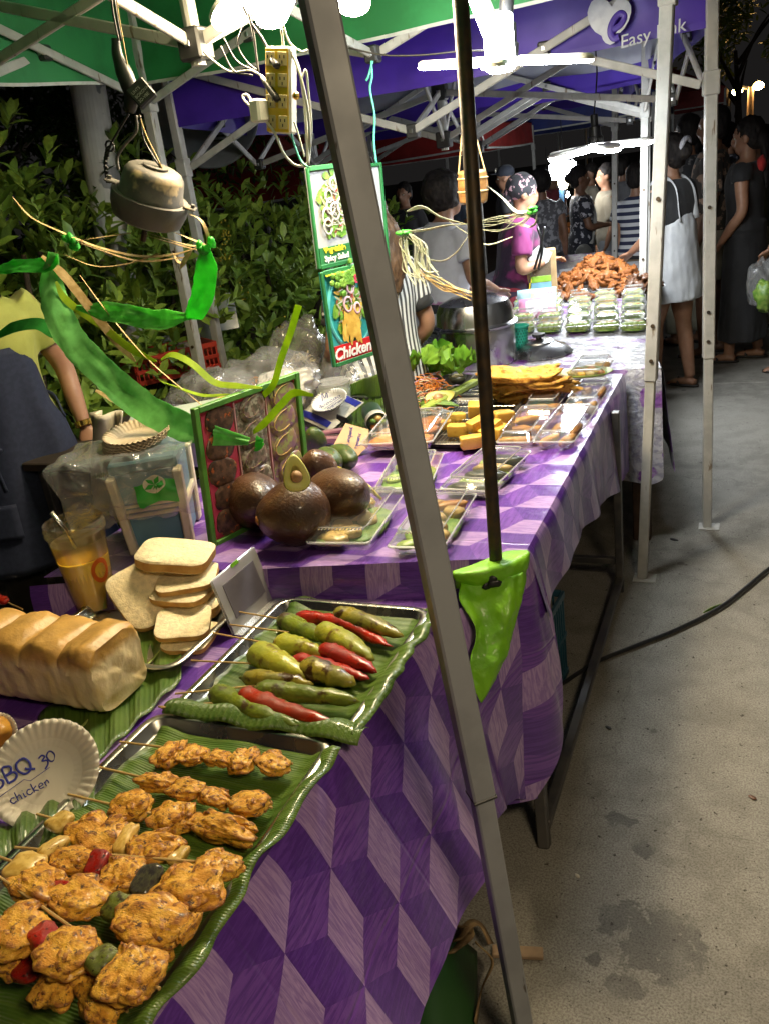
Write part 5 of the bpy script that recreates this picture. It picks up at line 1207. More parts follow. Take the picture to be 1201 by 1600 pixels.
# leaf bowl with salad
bc = P(915, 594, .75); t = thing('leaf_bowl', 'small bowl folded from yellow green leaf holding mixed salad at the table edge', 'bowl', bc)
b = MB(); b.lathe([(.035, 0), (.062, .018), (.088, .034), (.086, .036), (.060, .021), (.034, .004)], 30, bc, None, 0, True, lambda a, i: 1 + (.14 * math.cos(2 * a) if i in (2, 3) else .05 * math.cos(2 * a))); b.build('leaf_wall', M('yellowing leaf', (.30, .33, .035), (.2, .27, .03), 12, .5), t, smooth=True)
for k in range(16):
    a = k * 2.4; r = .016 * math.sqrt(k); b = MB(); b.blob(bc + V((r * math.cos(a), r * math.sin(a) * .8, .03 + .006 * random.random())), (.02, .011, .009), rz(a * 1.3), 10, 7, .3, 2, k); b.build('salad_bit', random.choice([m_roll, m_mush, m_onion, m_shrimp, m_veg, m_brown]), t, smooth=True)
# salad tray
tray('shiny tray under the lettuce and shredded carrot', -1.43, -1.06, 2.80, 3.25, .744, .02, m_dtray)
def frill(b, c, s, ax_, seed, mi=0):
    rd = random.Random(seed); Rm = frame(ax_, (rd.gauss(0, .5), rd.gauss(0, .5), 1))
    def f(u, w):
        a = (w - .5) * 2.6; r = u * s; e = u ** 3
        z = s * (.28 * u * u + .10 * e * math.sin(w * 34 + seed) + .12 * e * math.sin(w * 15 + seed * 2) + .10 * noise.noise(V((u * 4, w * 6, seed))))
        return c + Rm @ V((r * math.cos(a) * .9, r * math.sin(a) * .75, z))
    b.grid(f, 9, 30, mi)
m_lettuce = leafmat('frilly lettuce', (.11, .32, .02), (.27, .46, .05))
t = thing('lettuce', 'heap of bright frilly lettuce behind the shredded carrot', 'lettuce', P(690, 590, .76), 'vegetables on the salad tray')
for k in range(26):
    px, py = random.uniform(638, 725), random.uniform(538, 572); b = MB(); frill(b, P(px, py + 14, .80 + random.uniform(0, .07)), random.uniform(.07, .11), (random.gauss(.2, .7), random.gauss(-.6, .5), random.uniform(.1, .9)), k); b.build('lettuce_leaf', m_lettuce, t, smooth=True)
m_carrot = M('shredded carrot', (.62, .20, .02), (.52, .14, .015), 30, .5, rand=.2); m_cabb = M('shredded purple cabbage', (.34, .08, .25), (.5, .4, .45), 30, .5)
t = thing('shredded_carrot', 'mound of orange shredded carrot with bits of purple cabbage', 'shredded vegetables', P(665, 610, .765), 'vegetables on the salad tray')
for nm, mt, n, sd in (('carrot_shred', m_carrot, 230, 1), ('cabbage_shred', m_cabb, 50, 2), ('radish_shred', m_rice, 40, 3)):
    rd = random.Random(sd); b = MB()
    for k in range(n):
        px = rd.gauss(664, 20); py = rd.gauss(606, 13); hh = .05 * math.exp(-((px - 662) / 26) ** 2 - ((py - 604) / 18) ** 2); c = P(px, py + 6, .768) + V((0, 0, hh * rd.uniform(.6, 1.1)))
        d = V((rd.gauss(0, 1), rd.gauss(0, 1), rd.gauss(.1, .45))).normalized() * rd.uniform(.012, .028); b.tube([c - d, c + V((0, 0, .004)), c + d], .0017, 4)
    tag(b.build(nm, mt, t), kind='stuff')
m_avin = M('avocado flesh', (.74, .68, .22), (.66, .66, .16), 20, .45); m_avskin = M('green avocado skin', (.055, .085, .015), (.03, .05, .01), 30, .4, bump=.4, c3=(.16, .08, .03), s3=50, t3=(.62, .68)); m_seed = M('avocado seed', (.50, .30, .14), (.34, .18, .07), 30, .5, bump=.4, coat=.3)
def half_avocado(label, c, Rm, s, group=None):
    t = thing('avocado_half', label, 'avocado', c, group); n = 36
    def prof(z): return None
    def ring(q, z, shrink=1): return [c + Rm @ V((s * q * (math.cos(a) * 1.25 + .12 * math.cos(2 * a)), s * q * math.sin(a) * (.86 - .22 * math.cos(a)), z * s)) for a in [2 * math.pi * k / n for k in range(n)]]
    b = MB(); b.loft([ring(1, 0), ring(.97, -.25), ring(.82, -.52), ring(.5, -.74), ring(.05, -.80)], True); b.build('skin', m_avskin, t, smooth=True)
    b = MB(); b.loft([ring(.985, .002), ring(.9, .03), ring(.5, .03), ring(.42, -.05), ring(.05, -.2)], True); b.build('flesh', m_avin, t, smooth=True)
    b = MB(); b.blob(c + Rm @ V((-.12 * s, 0, .05 * s)), (.42 * s, .40 * s, .38 * s), Rm, 20, 14, .06, 2, 3); b.build('seed', m_seed, t, smooth=True); return t
half_avocado('halved avocado with its stone lying in front of the carrot', P(686, 622, .782), Euler((.55, -.15, .75)).to_matrix(), .048, 'vegetables on the salad tray')
bb_ = P(715, 600, .765); t = thing('sauce_bowl', 'small dark bowl of pale radish behind the halved avocado', 'bowl', bb_, 'vegetables on the salad tray')
b = MB(); b.lathe([(.02, 0), (.032, .015), (.036, .034), (.034, .034), (.028, .016), (.0, .012)], 22, bb_); b.build('wall', M('dark glazed bowl', (.05, .05, .03), None, 30, .3), t, smooth=True)
for k in range(5): b = MB(); b.blob(bb_ + V((.012 * math.cos(k * 1.3), .012 * math.sin(k * 1.3), .034)), (.013, .009, .006), rz(k), 10, 6, .2, 2, k); b.build('radish_slice', m_rice, t, smooth=True)
a, c = P(662, 640, .775), P(742, 596, .775); b = MB(); b.bar(a, c, .036, .022, bev=.004); o = b.build('cucumber_strip', M('cut cucumber strip', (.36, .42, .09), (.26, .34, .05), 20, .4), loc=a.lerp(c, .5)); tag(o, 'long cut cucumber strip along the tray edge', 'cucumber', 'vegetables on the salad tray')
t = thing('green_onion', 'bundle of thin green onion stalks under the carrot', 'green onion', P(670, 626, .768), 'vegetables on the salad tray')
for k in range(9): b = MB(); s0 = P(640 + k, 622 + k * 1.6, .77); b.tube([s0, s0.lerp(P(706 + k, 628 + k, .772), .5) + V((0, 0, .01)), P(700 + k * 2, 626 + k, .770)], .003, 6); b.build('stalk', m_veg, t, smooth=True)

# pots on the far table
m_alu = M('polished aluminium', (.56, .56, .57), (.45, .45, .46), 6, .18, .32, metal=1, bump=.04, stretch=(1, 1, .2))
pb = P(747, 566, .747); t = thing('steamer_pot', 'big aluminium steamer pot with a domed lid and flanged rim', 'pot', pb, 'cooking pots on the far table')
b = MB(); b.lathe([(.165, 0), (.172, .01), (.172, .16), (.184, .165), (.186, .172), (.178, .176)], 44, pb, cap=False); b.build('pan', m_alu, t, angle=40)
b = MB(); b.lathe([(.182, .177), (.170, .182), (.168, .20), (.166, .235), (.150, .268), (.10, .290), (.03, .298), (0, .298)], 44, pb, cap=False); b.build('lid', m_alu, t, angle=40)
b = MB(); b.tube(spl([pb + V((-.19, .03, .13)), pb + V((-.225, .03, .14)), pb + V((-.225, -.05, .14)), pb + V((-.19, -.05, .13))], 4), .006, 8); b.build('handle', m_black_plastic, t)
pb = P(655, 572, .747); t = thing('stock_pot', 'smaller open aluminium pot with an inner rim left of the steamer', 'pot', pb, 'cooking pots on the far table')
b = MB(); b.lathe([(.135, 0), (.14, .01), (.14, .12), (.148, .124), (.144, .127), (.136, .122), (.135, .02), (0, .015)], 36, pb, cap=False); b.build('pan', m_alu, t, angle=40)
b = MB(); b.tube([pb + V((.0, -.14, .10)), pb + V((.03, -.165, .115)), pb + V((.06, -.14, .10))], .006, 8); b.build('handle', m_black_plastic, t)
wc = P(842, 552, .747); t = thing('wok_lid', 'wide aluminium wok lid with a black knob lying on the floral cloth', 'pot lid', wc, 'cooking pots on the far table')
b = MB(); b.lathe([(.145, .0), (.148, .004), (.138, .012), (.115, .034), (.07, .050), (.068, .056), (.03, .064), (0, .065)], 44, wc, cap=False); b.build('dome', m_alu, t, angle=30)
b = MB(); b.lathe([(.012, .062), (.014, .072), (.028, .076), (.029, .088), (.0, .09)], 20, wc); b.build('knob', m_black_plastic, t, angle=40)
gc = P(812, 553, .747); t = thing('basket_cup', 'turquoise perforated plastic basket cup beside the steamer', 'basket', gc); mgc = M('turquoise plastic', (.03, .42, .28), (.02, .34, .22), 20, .4)
b = MB(); b.lathe([(.032, 0), (.043, .12), (.048, .122), (.048, .130), (.042, .130), (.030, .004)], 32, gc, cap=True); b.build('wall', mgc, t, angle=40)
b = MB()
for z in range(9):
    for k in range(20): a = 2 * math.pi * (k + .5 * (z % 2)) / 20; r = lerp(.0322, .0425, (z * .0125 + .01) / .12) + .0006; b.box(gc + V((r * math.cos(a), r * math.sin(a), .01 + z * .0125)), (.001, .005, .007), rz(a))
tag(b.build('slot', M('slot shade', (.01, .15, .1), None, 20, .6), t), kind='stuff')
# piles of fried food
def heap(label, nm, mat, c, rx, ry, h, n, seed, size, group='heaps of fried food on the far table'):
    t = thing('fried_heap', label, 'fried food', c, group); rd = random.Random(seed); mes = []
    for k in range(5): b = MB(); b.blob((0, 0, 0), (1, .55, .4), None, 18, 12, .5, 1.7, seed + k, oct=4); mes.append(b.mesh(nm, mat, smooth=True))
    for k in range(n):
        a = rd.uniform(0, 6.28); r = math.sqrt(rd.random()); z = h * (1 - r ** 1.4) * rd.uniform(.75, 1.0)
        o = link(nm, rd.choice(mes), t, V((rx * r * math.cos(a), ry * r * math.sin(a), z + .02))); s = size * rd.uniform(.7, 1.3); o.scale = (s, s, s); o.rotation_euler = (rd.gauss(0, .5), rd.gauss(0, .5), rd.uniform(0, 6.28))
    return t
hc = P(935, 452, .75); heap('tall heap of orange fried chicken strips on white paper', 'fried_strip', m_fried, hc, .27, .42, .19, 240, 5, .040)
hc2 = P(885, 452, .75); heap('low spread of orange fried bits at the left of the tall heap', 'fried_strip', m_fried, hc2, .12, .22, .06, 40, 6, .045)
heap('dark brown fried meat pile beside the white tent pole', 'fried_meat', m_brown, P(985, 455, .75), .16, .14, .06, 36, 7, .05)
heap('small dark brown fried meat pile left of the foil', 'fried_meat', m_brown, P(878, 464, .75), .09, .10, .05, 20, 8, .04)
b = MB(); c = P(935, 443, .75); b.box(c + V((0, .3, -.002)), (.60, 1.3, .006), rz(.22), .002); o = b.build('paper_sheet', M('white greaseproof paper', (.7, .7, .72), (.6, .6, .63), 9, .5, bump=.3), loc=c); tag(o, 'white paper sheet under the orange fried heap', 'paper')
def crumple(label, nm, mat, c, sx, sy, sz, seed, name='plastic_bag', cat='plastic bag', group=None, amp=.38, lon=40, lat=26):
    b = MB(); b.blob(c, (sx, sy, sz), None, lon, lat, amp, 1.6, seed, sq=.85, oct=4)
    b.v = [(x, y, max(z, c.z - sz * .55)) for x, y, z in b.v]; o = b.build(name, mat, loc=c - V((0, 0, sz * .55)), smooth=True); return tag(o, label, cat, group)
m_foil = film('crinkled clear wrap', (.92, .92, .93), .28, .07, 1.3, 55)
crumple('crinkled clear plastic wrap over the fried meat in front of the heap', 'wrap', m_foil, P(935, 447, .775), .27, .16, .07, 3, 'plastic_wrap', 'plastic wrap')
m_kraft = M('kraft paper', (.42, .28, .14), (.34, .22, .1), 14, .7, bump=.2)
pk_ = P(846, 470, .75); t = thing('paper_bag', 'kraft paper bag with a clear window and green and blue wrappers inside', 'paper bag', pk_, 'packages on the far table')
fr = V((.97, .22, 0)).normalized(); bk = V((-.22, .97, 0)); UPV = V((0, 0, 1))
b = MB(); b.box(pk_ + UPV * .15, (.19, .09, .30), Matrix((fr, bk, UPV)).transposed(), .006); b.build('bag', m_kraft, t)
b = MB(); b.box(pk_ - bk * .047 + UPV * .16, (.125, .004, .25), Matrix((fr, bk, UPV)).transposed(), .001, 0); b.build('window', m_film, t)
b = MB(); b.box(pk_ - bk * .0485 + UPV * .065, (.12, .003, .10), Matrix((fr, bk, UPV)).transposed(), .001); b.build('wrapper', M('pale blue wrapper', (.22, .45, .60), None, 20, .4), t)
b = MB(); b.box(pk_ - bk * .0485 + UPV * .135, (.12, .003, .035), Matrix((fr, bk, UPV)).transposed(), .001); b.build('wrapper', M('lime wrapper', (.30, .55, .06), None, 20, .4), t)
b = MB(); q = [pk_ - bk * .049 + fr * x + UPV * z for x, z in ((-.075, .27), (0, .33), (.075, .28), (.05, .23), (0, .205), (-.05, .225))]; b.add(q + [p - bk * .003 for p in q], [tuple(range(6)), tuple(range(6, 12))[::-1]] + [(i, (i + 1) % 6, 6 + (i + 1) % 6, 6 + i) for i in range(6)]); b.build('flap', M('silver flap', (.6, .62, .63), None, 20, .35), t)
def packet(label, c, sx, sy, sz, eul, mats, group='packages on the far table', name='snack_packet', deco=None):
    t = thing(name, label, 'packet', c, group); Rm = Euler(eul).to_matrix(); b = MB()
    def f(s): return lambda u, w: c + Rm @ V((sx * (u - .5), sy * (w - .5), s * sz * (math.sin(math.pi * u) * math.sin(math.pi * w)) ** .5 + .003 * noise.noise(V((u * 9, w * 9, s)))))
    b.grid(f(1), 18, 14); b.grid(f(-1), 18, 14); b.build('pouch', mats[0], t, smooth=True)
    for k, (u, w, du, dw) in enumerate(deco or []):
        b = MB(); g = f(1.06); b.grid(lambda a, e: g(u + du * a, w + dw * e) + Rm @ V((0, 0, .0016)), 8, 6); b.build('printed_panel', mats[1 + k], t, smooth=True)
    return t
packet('pale blue packet printed with a small red heart behind the far boxes', P(838, 470, .80), .22, .15, .025, (1.0, 0, .2), [M('pale blue foil', (.35, .52, .56), None, 20, .35), M('red heart print', (.6, .05, .08), None, 20, .4), M('buff print', (.5, .42, .32), None, 20, .4)], deco=[(.78, .7, .12, .18), (.35, .45, .25, .4)])
packet('pink and white packet lying over the leftmost far boxes', P(838, 481, .80), .20, .14, .02, (.7, 0, .15), [M('pink foil', (.62, .25, .40), None, 20, .35), M('white print', (.7, .62, .68), None, 20, .4)], deco=[(.2, .2, .6, .6)])

# ------------------------------------------------------------------ avocados and the menu board
m_avb = M('ripe brown avocado skin', (.080, .036, .015), (.050, .022, .011), 14, .33, .45, bump=.55, bscale=150, coat=.25, c3=(.12, .06, .022), s3=60, t3=(.56, .72))
def avocado(label, px, py, z, rad, eul, mat=m_avb, seed=1, stem=True):
    c = P(px, py, z); Rm = Euler(eul).to_matrix(); t = thing('avocado', label, 'avocado', c, 'whole avocados on the purple table'); b = MB()
    b.blob((0, 0, 0), rad, None, 36, 24, .05, 1.2, seed); b.v = [tuple(c + Rm @ V((v[0] * (1 - .16 * v[2] / rad[2]), v[1] * (1 - .16 * v[2] / rad[2]), v[2]))) for v in b.v]; b.build('fruit', mat, t, smooth=True)
    if stem: b = MB(); b.lathe([(.0, rad[2] * .96), (.011, rad[2] * .975), (.011, rad[2] * 1.0), (.006, rad[2] * 1.02), (0, rad[2] * 1.02)], 12, c, Rm); b.build('stem_scar', m_roll, t, smooth=True)
    return t
avocado('big glossy brown avocado at the front with its stem scar facing out', 458, 802, .822, (.083, .083, .093), (1.5, -.35, -.75), seed=1)
avocado('large brown avocado lying lengthwise at the right of the heap', 528, 775, .815, (.074, .074, .118), (1.25, .2, 1.0), seed=2, stem=False)
avocado('brown avocado at the left, partly behind the front one', 398, 782, .818, (.075, .075, 0.10), (1.35, .1, .9), seed=3, stem=False)
avocado('reddish brown avocado peeking out between the others', 497, 733, .83, (.055, .055, .07), (.6, .3, 0), seed=4, stem=False)
avocado('green speckled avocado behind the brown heap', 512, 722, .80, (.045, .045, .075), (1.4, 0, .75), m_avskin, 5, False)
avocado('long dark green avocado behind the speckled one', 535, 715, .785, (.042, .042, .085), (1.45, 0, .85), m_avskin, 6, False)
avocado('green avocado end showing beside the menu board edge', 492, 688, .80, (.038, .038, .055), (.5, .2, 0), m_avskin, 7, False)
vd = (CAM - P(462, 742, .90)).normalized()
half_avocado('cut avocado half standing on the brown heap with its stone facing the camera', P(463, 742, .945), frame(ROT @ V((-.15, .97, .15)), vd + V((.1, 0, .15))), .036)
b = MB(); pts = spl([P(500, 722, .80), P(535, 738, .81), P(570, 758, .79), P(596, 780, .76)], 6); b.strip(pts, [.006 + .03 * math.sin(math.pi * i / (len(pts) - 1)) for i in range(len(pts))], (.2, -.5, 1), .004); o = b.build('mango_slice', M('yellow mango peel', (.55, .45, .03), (.40, .40, .04), 14, .4), loc=pts[0], smooth=True); tag(o, 'yellow curved peel strip lying over the green avocados', 'fruit peel')
# menu board
m_bgreen = M('green painted frame', (.09, .26, .03), (.06, .20, .025), 14, .5, bump=.1); m_pink = M('pink card', (.52, .05, .10), (.46, .04, .08), 10, .45)
bl = P(333, 852, .745); br = P(482, 776, .745); tr_ = PY(479, 590, br.y); hb = tr_.z - .745
rt = (br - bl); wB = rt.length; rt.normalize(); nB = V((rt.y, -rt.x, 0)); upB = (V((0, 0, 1)) - nB * .04 + rt * .13).normalized()
t = thing('menu_board', 'green framed photo board of sushi rolls leaning behind the avocados', 'menu board', bl, 'picture boards of the stall')
FB = Matrix((rt, upB, nB)).transposed()
def bq(x, y, n=0): return bl + rt * (x * wB) + upB * (y * hb) + nB * n
b = MB(); b.box(bq(.5, .5, -.003), (wB * .98, hb * .98, .004), FB); b.build('backing', m_pink, t)
for x0, y0, x1, y1 in ((0, .5, 0, .5), (1, .5, 1, .5)): b = MB(); b.box(bq(x0, .5), (.016, hb + .016, .018), FB, .002); b.build('frame_side', m_bgreen, t)
for y0 in (0, 1): b = MB(); b.box(bq(.5, y0), (wB - .017, .016, .0172), FB, .002); b.build('frame_rail', m_bgreen, t)
m_ph1 = M('photo dark rolls', (.05, .028, .02), (.13, .07, .045), 60, .3, c3=(.4, .1, .03), s3=50, t3=(.62, .66)); m_ph2 = M('photo rice rolls', (.24, .16, .13), (.10, .09, .06), 70, .3, c3=(.36, .33, .25), s3=60, t3=(.52, .6)); m_ph3 = M('photo avocado rolls', (.30, .22, .10), (.22, .11, .16), 60, .3, c3=(.30, .33, .10), s3=50, t3=(.52, .6))
for k, (x0, x1, mt) in enumerate(((.04, .33, m_pink), (.36, .64, m_ph2), (.67, .97, m_ph3))):
    b = MB(); b.box(bq((x0 + x1) / 2, .5, .001), ((x1 - x0) * wB, hb * .90, .002), FB); b.build('photo_panel', mt, t)
    for j in range(5):
        b = MB(); c = bq((x0 + x1) / 2 + .02 * math.sin(j * 2), .12 + .19 * j, .0025); b.blob(c, ((x1 - x0) * wB * .46, hb * .105, .004), FB @ rz(.35 if k else -.2), 26, 8, .14, 2.2, j + k, sq=.8); b.build('pictured_roll', (m_ph1, m_ph2, m_ph3)[k], t, smooth=True)
        if k:
            b = MB(); c = bq((x0 + x1) / 2 + .02 * math.sin(j * 2), .13 + .19 * j, .0055); b.tube([c + FB @ rz(.35) @ V((math.cos(a) * (x1 - x0) * wB * .38, math.sin(a) * hb * .07, 0)) for a in [q * .5 for q in range(2, 11)]], .003, 5, flat=.4); b.build('pictured_slice', (m_ph3, m_mush)[k - 1], t)
for x in (.345, .655): b = MB(); b.box(bq(x, .5, .002), (.004, hb * .93, .004), FB); b.build('divider', M('pink white divider', (.6, .3, .3), None, 20, .5), t)
for k in range(3): b = MB(); a = bq(.62 + .05 * k, .99, .01); b.tube([a, a + V((0, 0, -.03))], .002, 5); b.build('wire_tie', m_black_wire, t)
# ------------------------------------------------------------------ cool box with drawers, plates and a bag on it
fl, frn = P(206, 866, .745), P(304, 850, .745); hbx = .235
r = (frn - fl); wbx = r.length; r.normalize(); fwd = V((-r.y, r.x, 0)); dbx = .20; cB = fl + r * wbx / 2 + fwd * dbx / 2
t = thing('drawer_box', 'pale blue plastic box with white corner posts behind the bread', 'storage box', cB)
m_pblue = M('pale blue plastic', (.13, .27, .36), (.10, .22, .30), 8, .38, bump=.05); m_cream = M('cream plastic', (.66, .60, .46), (.58, .52, .38), 10, .42, bump=.04)
FX = Matrix((r, fwd, UPV)).transposed()
def bxp(x, y, z): return cB + r * x + fwd * y + UPV * z
sp = 1.16
b = MB(); lo = [bxp(sx * wbx * .44, sy * dbx * .44, .008) for sx, sy in ((-1, -1), (1, -1), (1, 1), (-1, 1))]; hi = [bxp(sx * wbx * .44 * sp, sy * dbx * .44 * sp, hbx - .02) for sx, sy in ((-1, -1), (1, -1), (1, 1), (-1, 1))]
b.loft([lo, [l.lerp(h, .46) for l, h in zip(lo, hi)]], True); b.build('lower_drawer', m_pblue, t); b = MB(); b.loft([[l.lerp(h, .53) for l, h in zip(lo, hi)], hi], True); b.build('upper_drawer', m_pblue, t)
for sx, sy in ((-1, -1), (1, -1), (1, 1), (-1, 1)):
    b = MB(); b.bar(bxp(sx * wbx * .44, sy * dbx * .45, .0), bxp(sx * wbx * .44 * sp, sy * dbx * .45 * sp, hbx - .02), .042, .022, r, .004); b.build('post', m_cream, t)
for z in (.10, .115, .128): b = MB(); b.box(bxp(0, -dbx * .49, z), (wbx * .86, .012, .007), FX, .002); b.build('rail', m_cream, t)
b = MB(); b.box(bxp(wbx * .505, 0, .112), (.012, dbx * .9, .02), FX, .003); b.build('side_rail', m_cream, t)
b = MB(); b.box(bxp(0, 0, hbx - .004), (wbx * 1.06, dbx * 1.06, .03), FX, .006); b.build('lid', m_pblue, t)
ct_ = bxp(-.02, .0, hbx + .018); t = thing('plate_stack', 'stack of brown rimmed paper plates lying on the blue box', 'paper plates', ct_, 'paper plates')
for k in range(5): b = MB(); paper_plate(b, ct_ + V((.004 * math.sin(k * 3), .003 * k, .006 * k)), Euler((.10, -.06, .2 * k)).to_matrix(), .088); b.build('plate', M('buff paper plate', (.60, .48, .33), (.52, .40, .26), 10, .75), t, smooth=True)
# clear printed bag draped over the front of the box
t = thing('plastic_bag', 'clear printed plastic bag with a green leaf emblem draped over the blue box', 'plastic bag', bxp(-.02, -dbx * .5, hbx), 'plastic bags')
def bagf(u, w):
    y = lerp(.10, -.13, min(1, w / .45)) if w < .45 else -.13 - .02 * math.sin((w - .45) * 5); z = hbx + .016 if w < .45 else hbx + .014 - (w - .45) / .55 * .145
    x = lerp(-.20 - .07 * max(0, .5 - abs(w - .42) * 2), .13, u); k = .012 * noise.noise(V((u * 6, w * 6, 2))) + .006 * noise.noise(V((u * 15, w * 15, 5)))
    return bxp(x, y - abs(k), z + k + (.012 if w < .45 else 0))
b = MB(); b.grid(bagf, 46, 46); b.build('film', film('milky plastic film', (.95, .93, .88), .20, .12, 1.0, 30), t, smooth=True)
def bagp(u, w): return bagf(u, w) + fwd * -.004
b = MB(); b.grid(lambda a, e: bagp(.55 + .30 * a, .62 + .22 * e + .04 * abs(a - .5)), 10, 8); b.build('printed_patch', M('green bag print', (.02, .26, .03), (.03, .33, .04), 20, .45), t, smooth=True)
def disc(u0, w0, ru, rw, n=20): return [bagf(u0 + ru * math.cos(2 * math.pi * k / n), w0 + rw * math.sin(2 * math.pi * k / n)) + fwd * -.0065 for k in range(n)]
b = MB(); d_ = disc(.70, .66, .085, .085); b.add(d_, [tuple(range(20))]); b.build('printed_disc', M('cream print', (.62, .58, .48), None, 20, .5), t)
b = MB()
for k in range(5):
    a = 2 * math.pi * k / 5 + .3; q = [bagf(.70 + rr * math.cos(a + da), .66 + rr * math.sin(a + da)) + fwd * -.008 for rr, da in ((.0, 0), (.045, .45), (.085, 0), (.045, -.45))]; b.add(q, [(0, 1, 2, 3)])
b.build('printed_leaf', bpy.data.materials['green bag print'], t)
put_text('printed_lettering', 'ddIM', .020, bagf(.30, .53) + fwd * -.006, r, (0, 0, 1), M('grey print', (.2, .22, .15), None, 20, .5), t, align='LEFT', shear=.2)

# ------------------------------------------------------------------ behind counter at the left
t = thing('back_counter', 'dark low counter along the hedge carrying crate and bags', 'counter', (-2.15, 2.6, 0))
b = MB(); b.box((-2.08, 2.75, .80), (.42, 1.5, .03), bev=.004); b.build('top', M('dark counter', (.05, .035, .025), (.03, .022, .016), 10, .6), t)
for x, y in ((-2.25, 2.05), (-1.91, 2.05), (-2.25, 3.45), (-1.91, 3.45)): b = MB(); b.bar((x, y, 0), (x, y, .785), .03, .03, (0, 1, 0)); b.build('leg', m_tube, t)
m_crate = M('red crate plastic', (.42, .035, .015), (.34, .025, .012), 14, .42)
c0 = P(270, 585, .82); ca = .55
def crate(label, c, ang, w, d, h, mat):
    t = thing('plastic_crate', label, 'crate', c, 'plastic crates'); Rm = rz(ang)
    for k, (sx, L) in enumerate(((0, w), (0, w), (1, d), (1, d))):
        sg = 1 if k % 2 else -1
        for z in (.015, h * .5, h - .01): 
            b = MB(); p = Rm @ (V((0, sg * d / 2, z)) if not sx else V((sg * w / 2, 0, z))); b.box(c + p, (L, .010, .018 if z > .02 and z < h - .02 else .024) if not sx else (.010, L - .012, .0178 if z > .02 and z < h - .02 else .0238), Rm, .002); b.build('rail', mat, t)
        n = int(L / .022)
        b = MB()
        for q in range(n + 1):
            x = -L / 2 + .008 + (L - .016) * q / n; p = Rm @ (V((x, sg * (d / 2 - .001), h / 2)) if not sx else V((sg * (w / 2 - .001), x * .97, h / 2))); b.box(c + p, (.006, .006, h - .02), Rm)
        tag(b.build('slats', mat, t), kind='stuff')
    b = MB(); b.box(c + V((0, 0, .006)), (w - .012, d - .012, .006), Rm); b.build('bottom', mat, t); return t
crate('red lattice crate full of clear tubs by the hedge', c0, .95, .40, .27, .13, m_crate)
m_tub = film('cloudy tub plastic', (.9, .88, .8), .34, .2, .7)
for k, (px, py, z, rr, h, lab) in enumerate([(322, 520, .90, .062, .15, 'tall clear tub with a lid standing in the red crate'), (298, 545, .88, .055, .10, 'short clear tub in front of the tall one'), (235, 545, .88, .06, .10, 'clear deli cup at the left of the red crate'), (265, 540, .87, .045, .12, 'narrow clear tub in the middle of the red crate')]):
    c = P(px, py + 22, z - .05); t = thing('food_tub', lab, 'tub', c, 'tubs in the red crate')
    b = MB(); b.lathe([(.0, 0), (rr * .88, .0), (rr, h)], 28, c, cap=False); b.build('wall', m_tub, t, angle=40)
    b = MB(); b.lathe([(rr * 1.04, h), (rr * 1.06, h + .008), (rr * .95, h + .012), (0, h + .011)], 28, c, cap=False); b.build('lid', m_tub, t, angle=40)
b = MB(); b.tube([P(214, 560, .86), P(232, 520, .93)], .03, 16); o = b.build('sauce_bottle', M('orange bottle', (.5, .1, .015), None, 20, .35), loc=P(214, 560, .86), smooth=True); tag(o, 'orange sauce bottle leaning in the crate behind the green ribbon', 'bottle')
b = MB(); b.box(P(347, 488, .99), (.16, .01, .20), Euler((-.3, 0, .6)).to_matrix(), .003); o = b.build('clear_panel', m_rim, loc=P(347, 540, .85)); tag(o, 'upright clear plastic panel beside the red crate', 'plastic panel')
# pale lid sheet and container behind the blue box
b = MB(); q = P(270, 655, .95); b.box(q, (.30, .20, .02), Euler((.10, -.05, .45)).to_matrix(), .006); b.box(q + V((0, 0, -.075)), (.26, .17, .13), Euler((.10, -.05, .45)).to_matrix(), .01); o = b.build('ice_box', M('pale grey green lid', (.40, .47, .45), (.34, .40, .38), 8, .4), loc=q - V((0, 0, .14))); tag(o, 'pale grey lidded box behind the stack of paper plates', 'box')
b = MB()
def towel(u, w): p = PY(lerp(140, 185, u) + 8 * w, lerp(645, 800, w), 1.9); return p + V((.01 * math.sin(u * 14), .03 * math.sin(w * 3 + u * 9), 0))
b.grid(towel, 10, 18); o = b.build('cloth_rag', M('cream rag', (.5, .45, .34), (.4, .36, .27), 14, .85, bump=.4), loc=towel(.5, 1), smooth=True); o.modifiers.new('s', 'SOLIDIFY').thickness = .006; tag(o, 'cream cloth rag hanging at the left behind the blue box', 'rag')
crumple('white plastic bag of brown noodles behind the menu board', 'bag', m_bagfilm, P(420, 600, .90), .18, .16, .11, 1, group='plastic bags')
crumple('knotted clear bag in front of the hedge near the salad sign', 'bag', m_bagfilm, P(470, 560, .92), .11, .12, .15, 2, group='plastic bags')
crumple('crumpled clear bag under the chicken sign', 'bag', m_bagfilm, P(555, 590, .84), .13, .13, .10, 4, group='plastic bags')
crumple('bluish white bag crumpled just behind the top of the menu board', 'bag', film('bluish bag', (.9, .93, .97), .45, .2, .9, 25), P(455, 600, .96), .10, .09, .05, 6, group='plastic bags')
crumple('clear wrapped greens behind the white bag at the crate', 'bag', m_bagfilm, P(330, 615, .89), .15, .15, .09, 7, group='plastic bags')
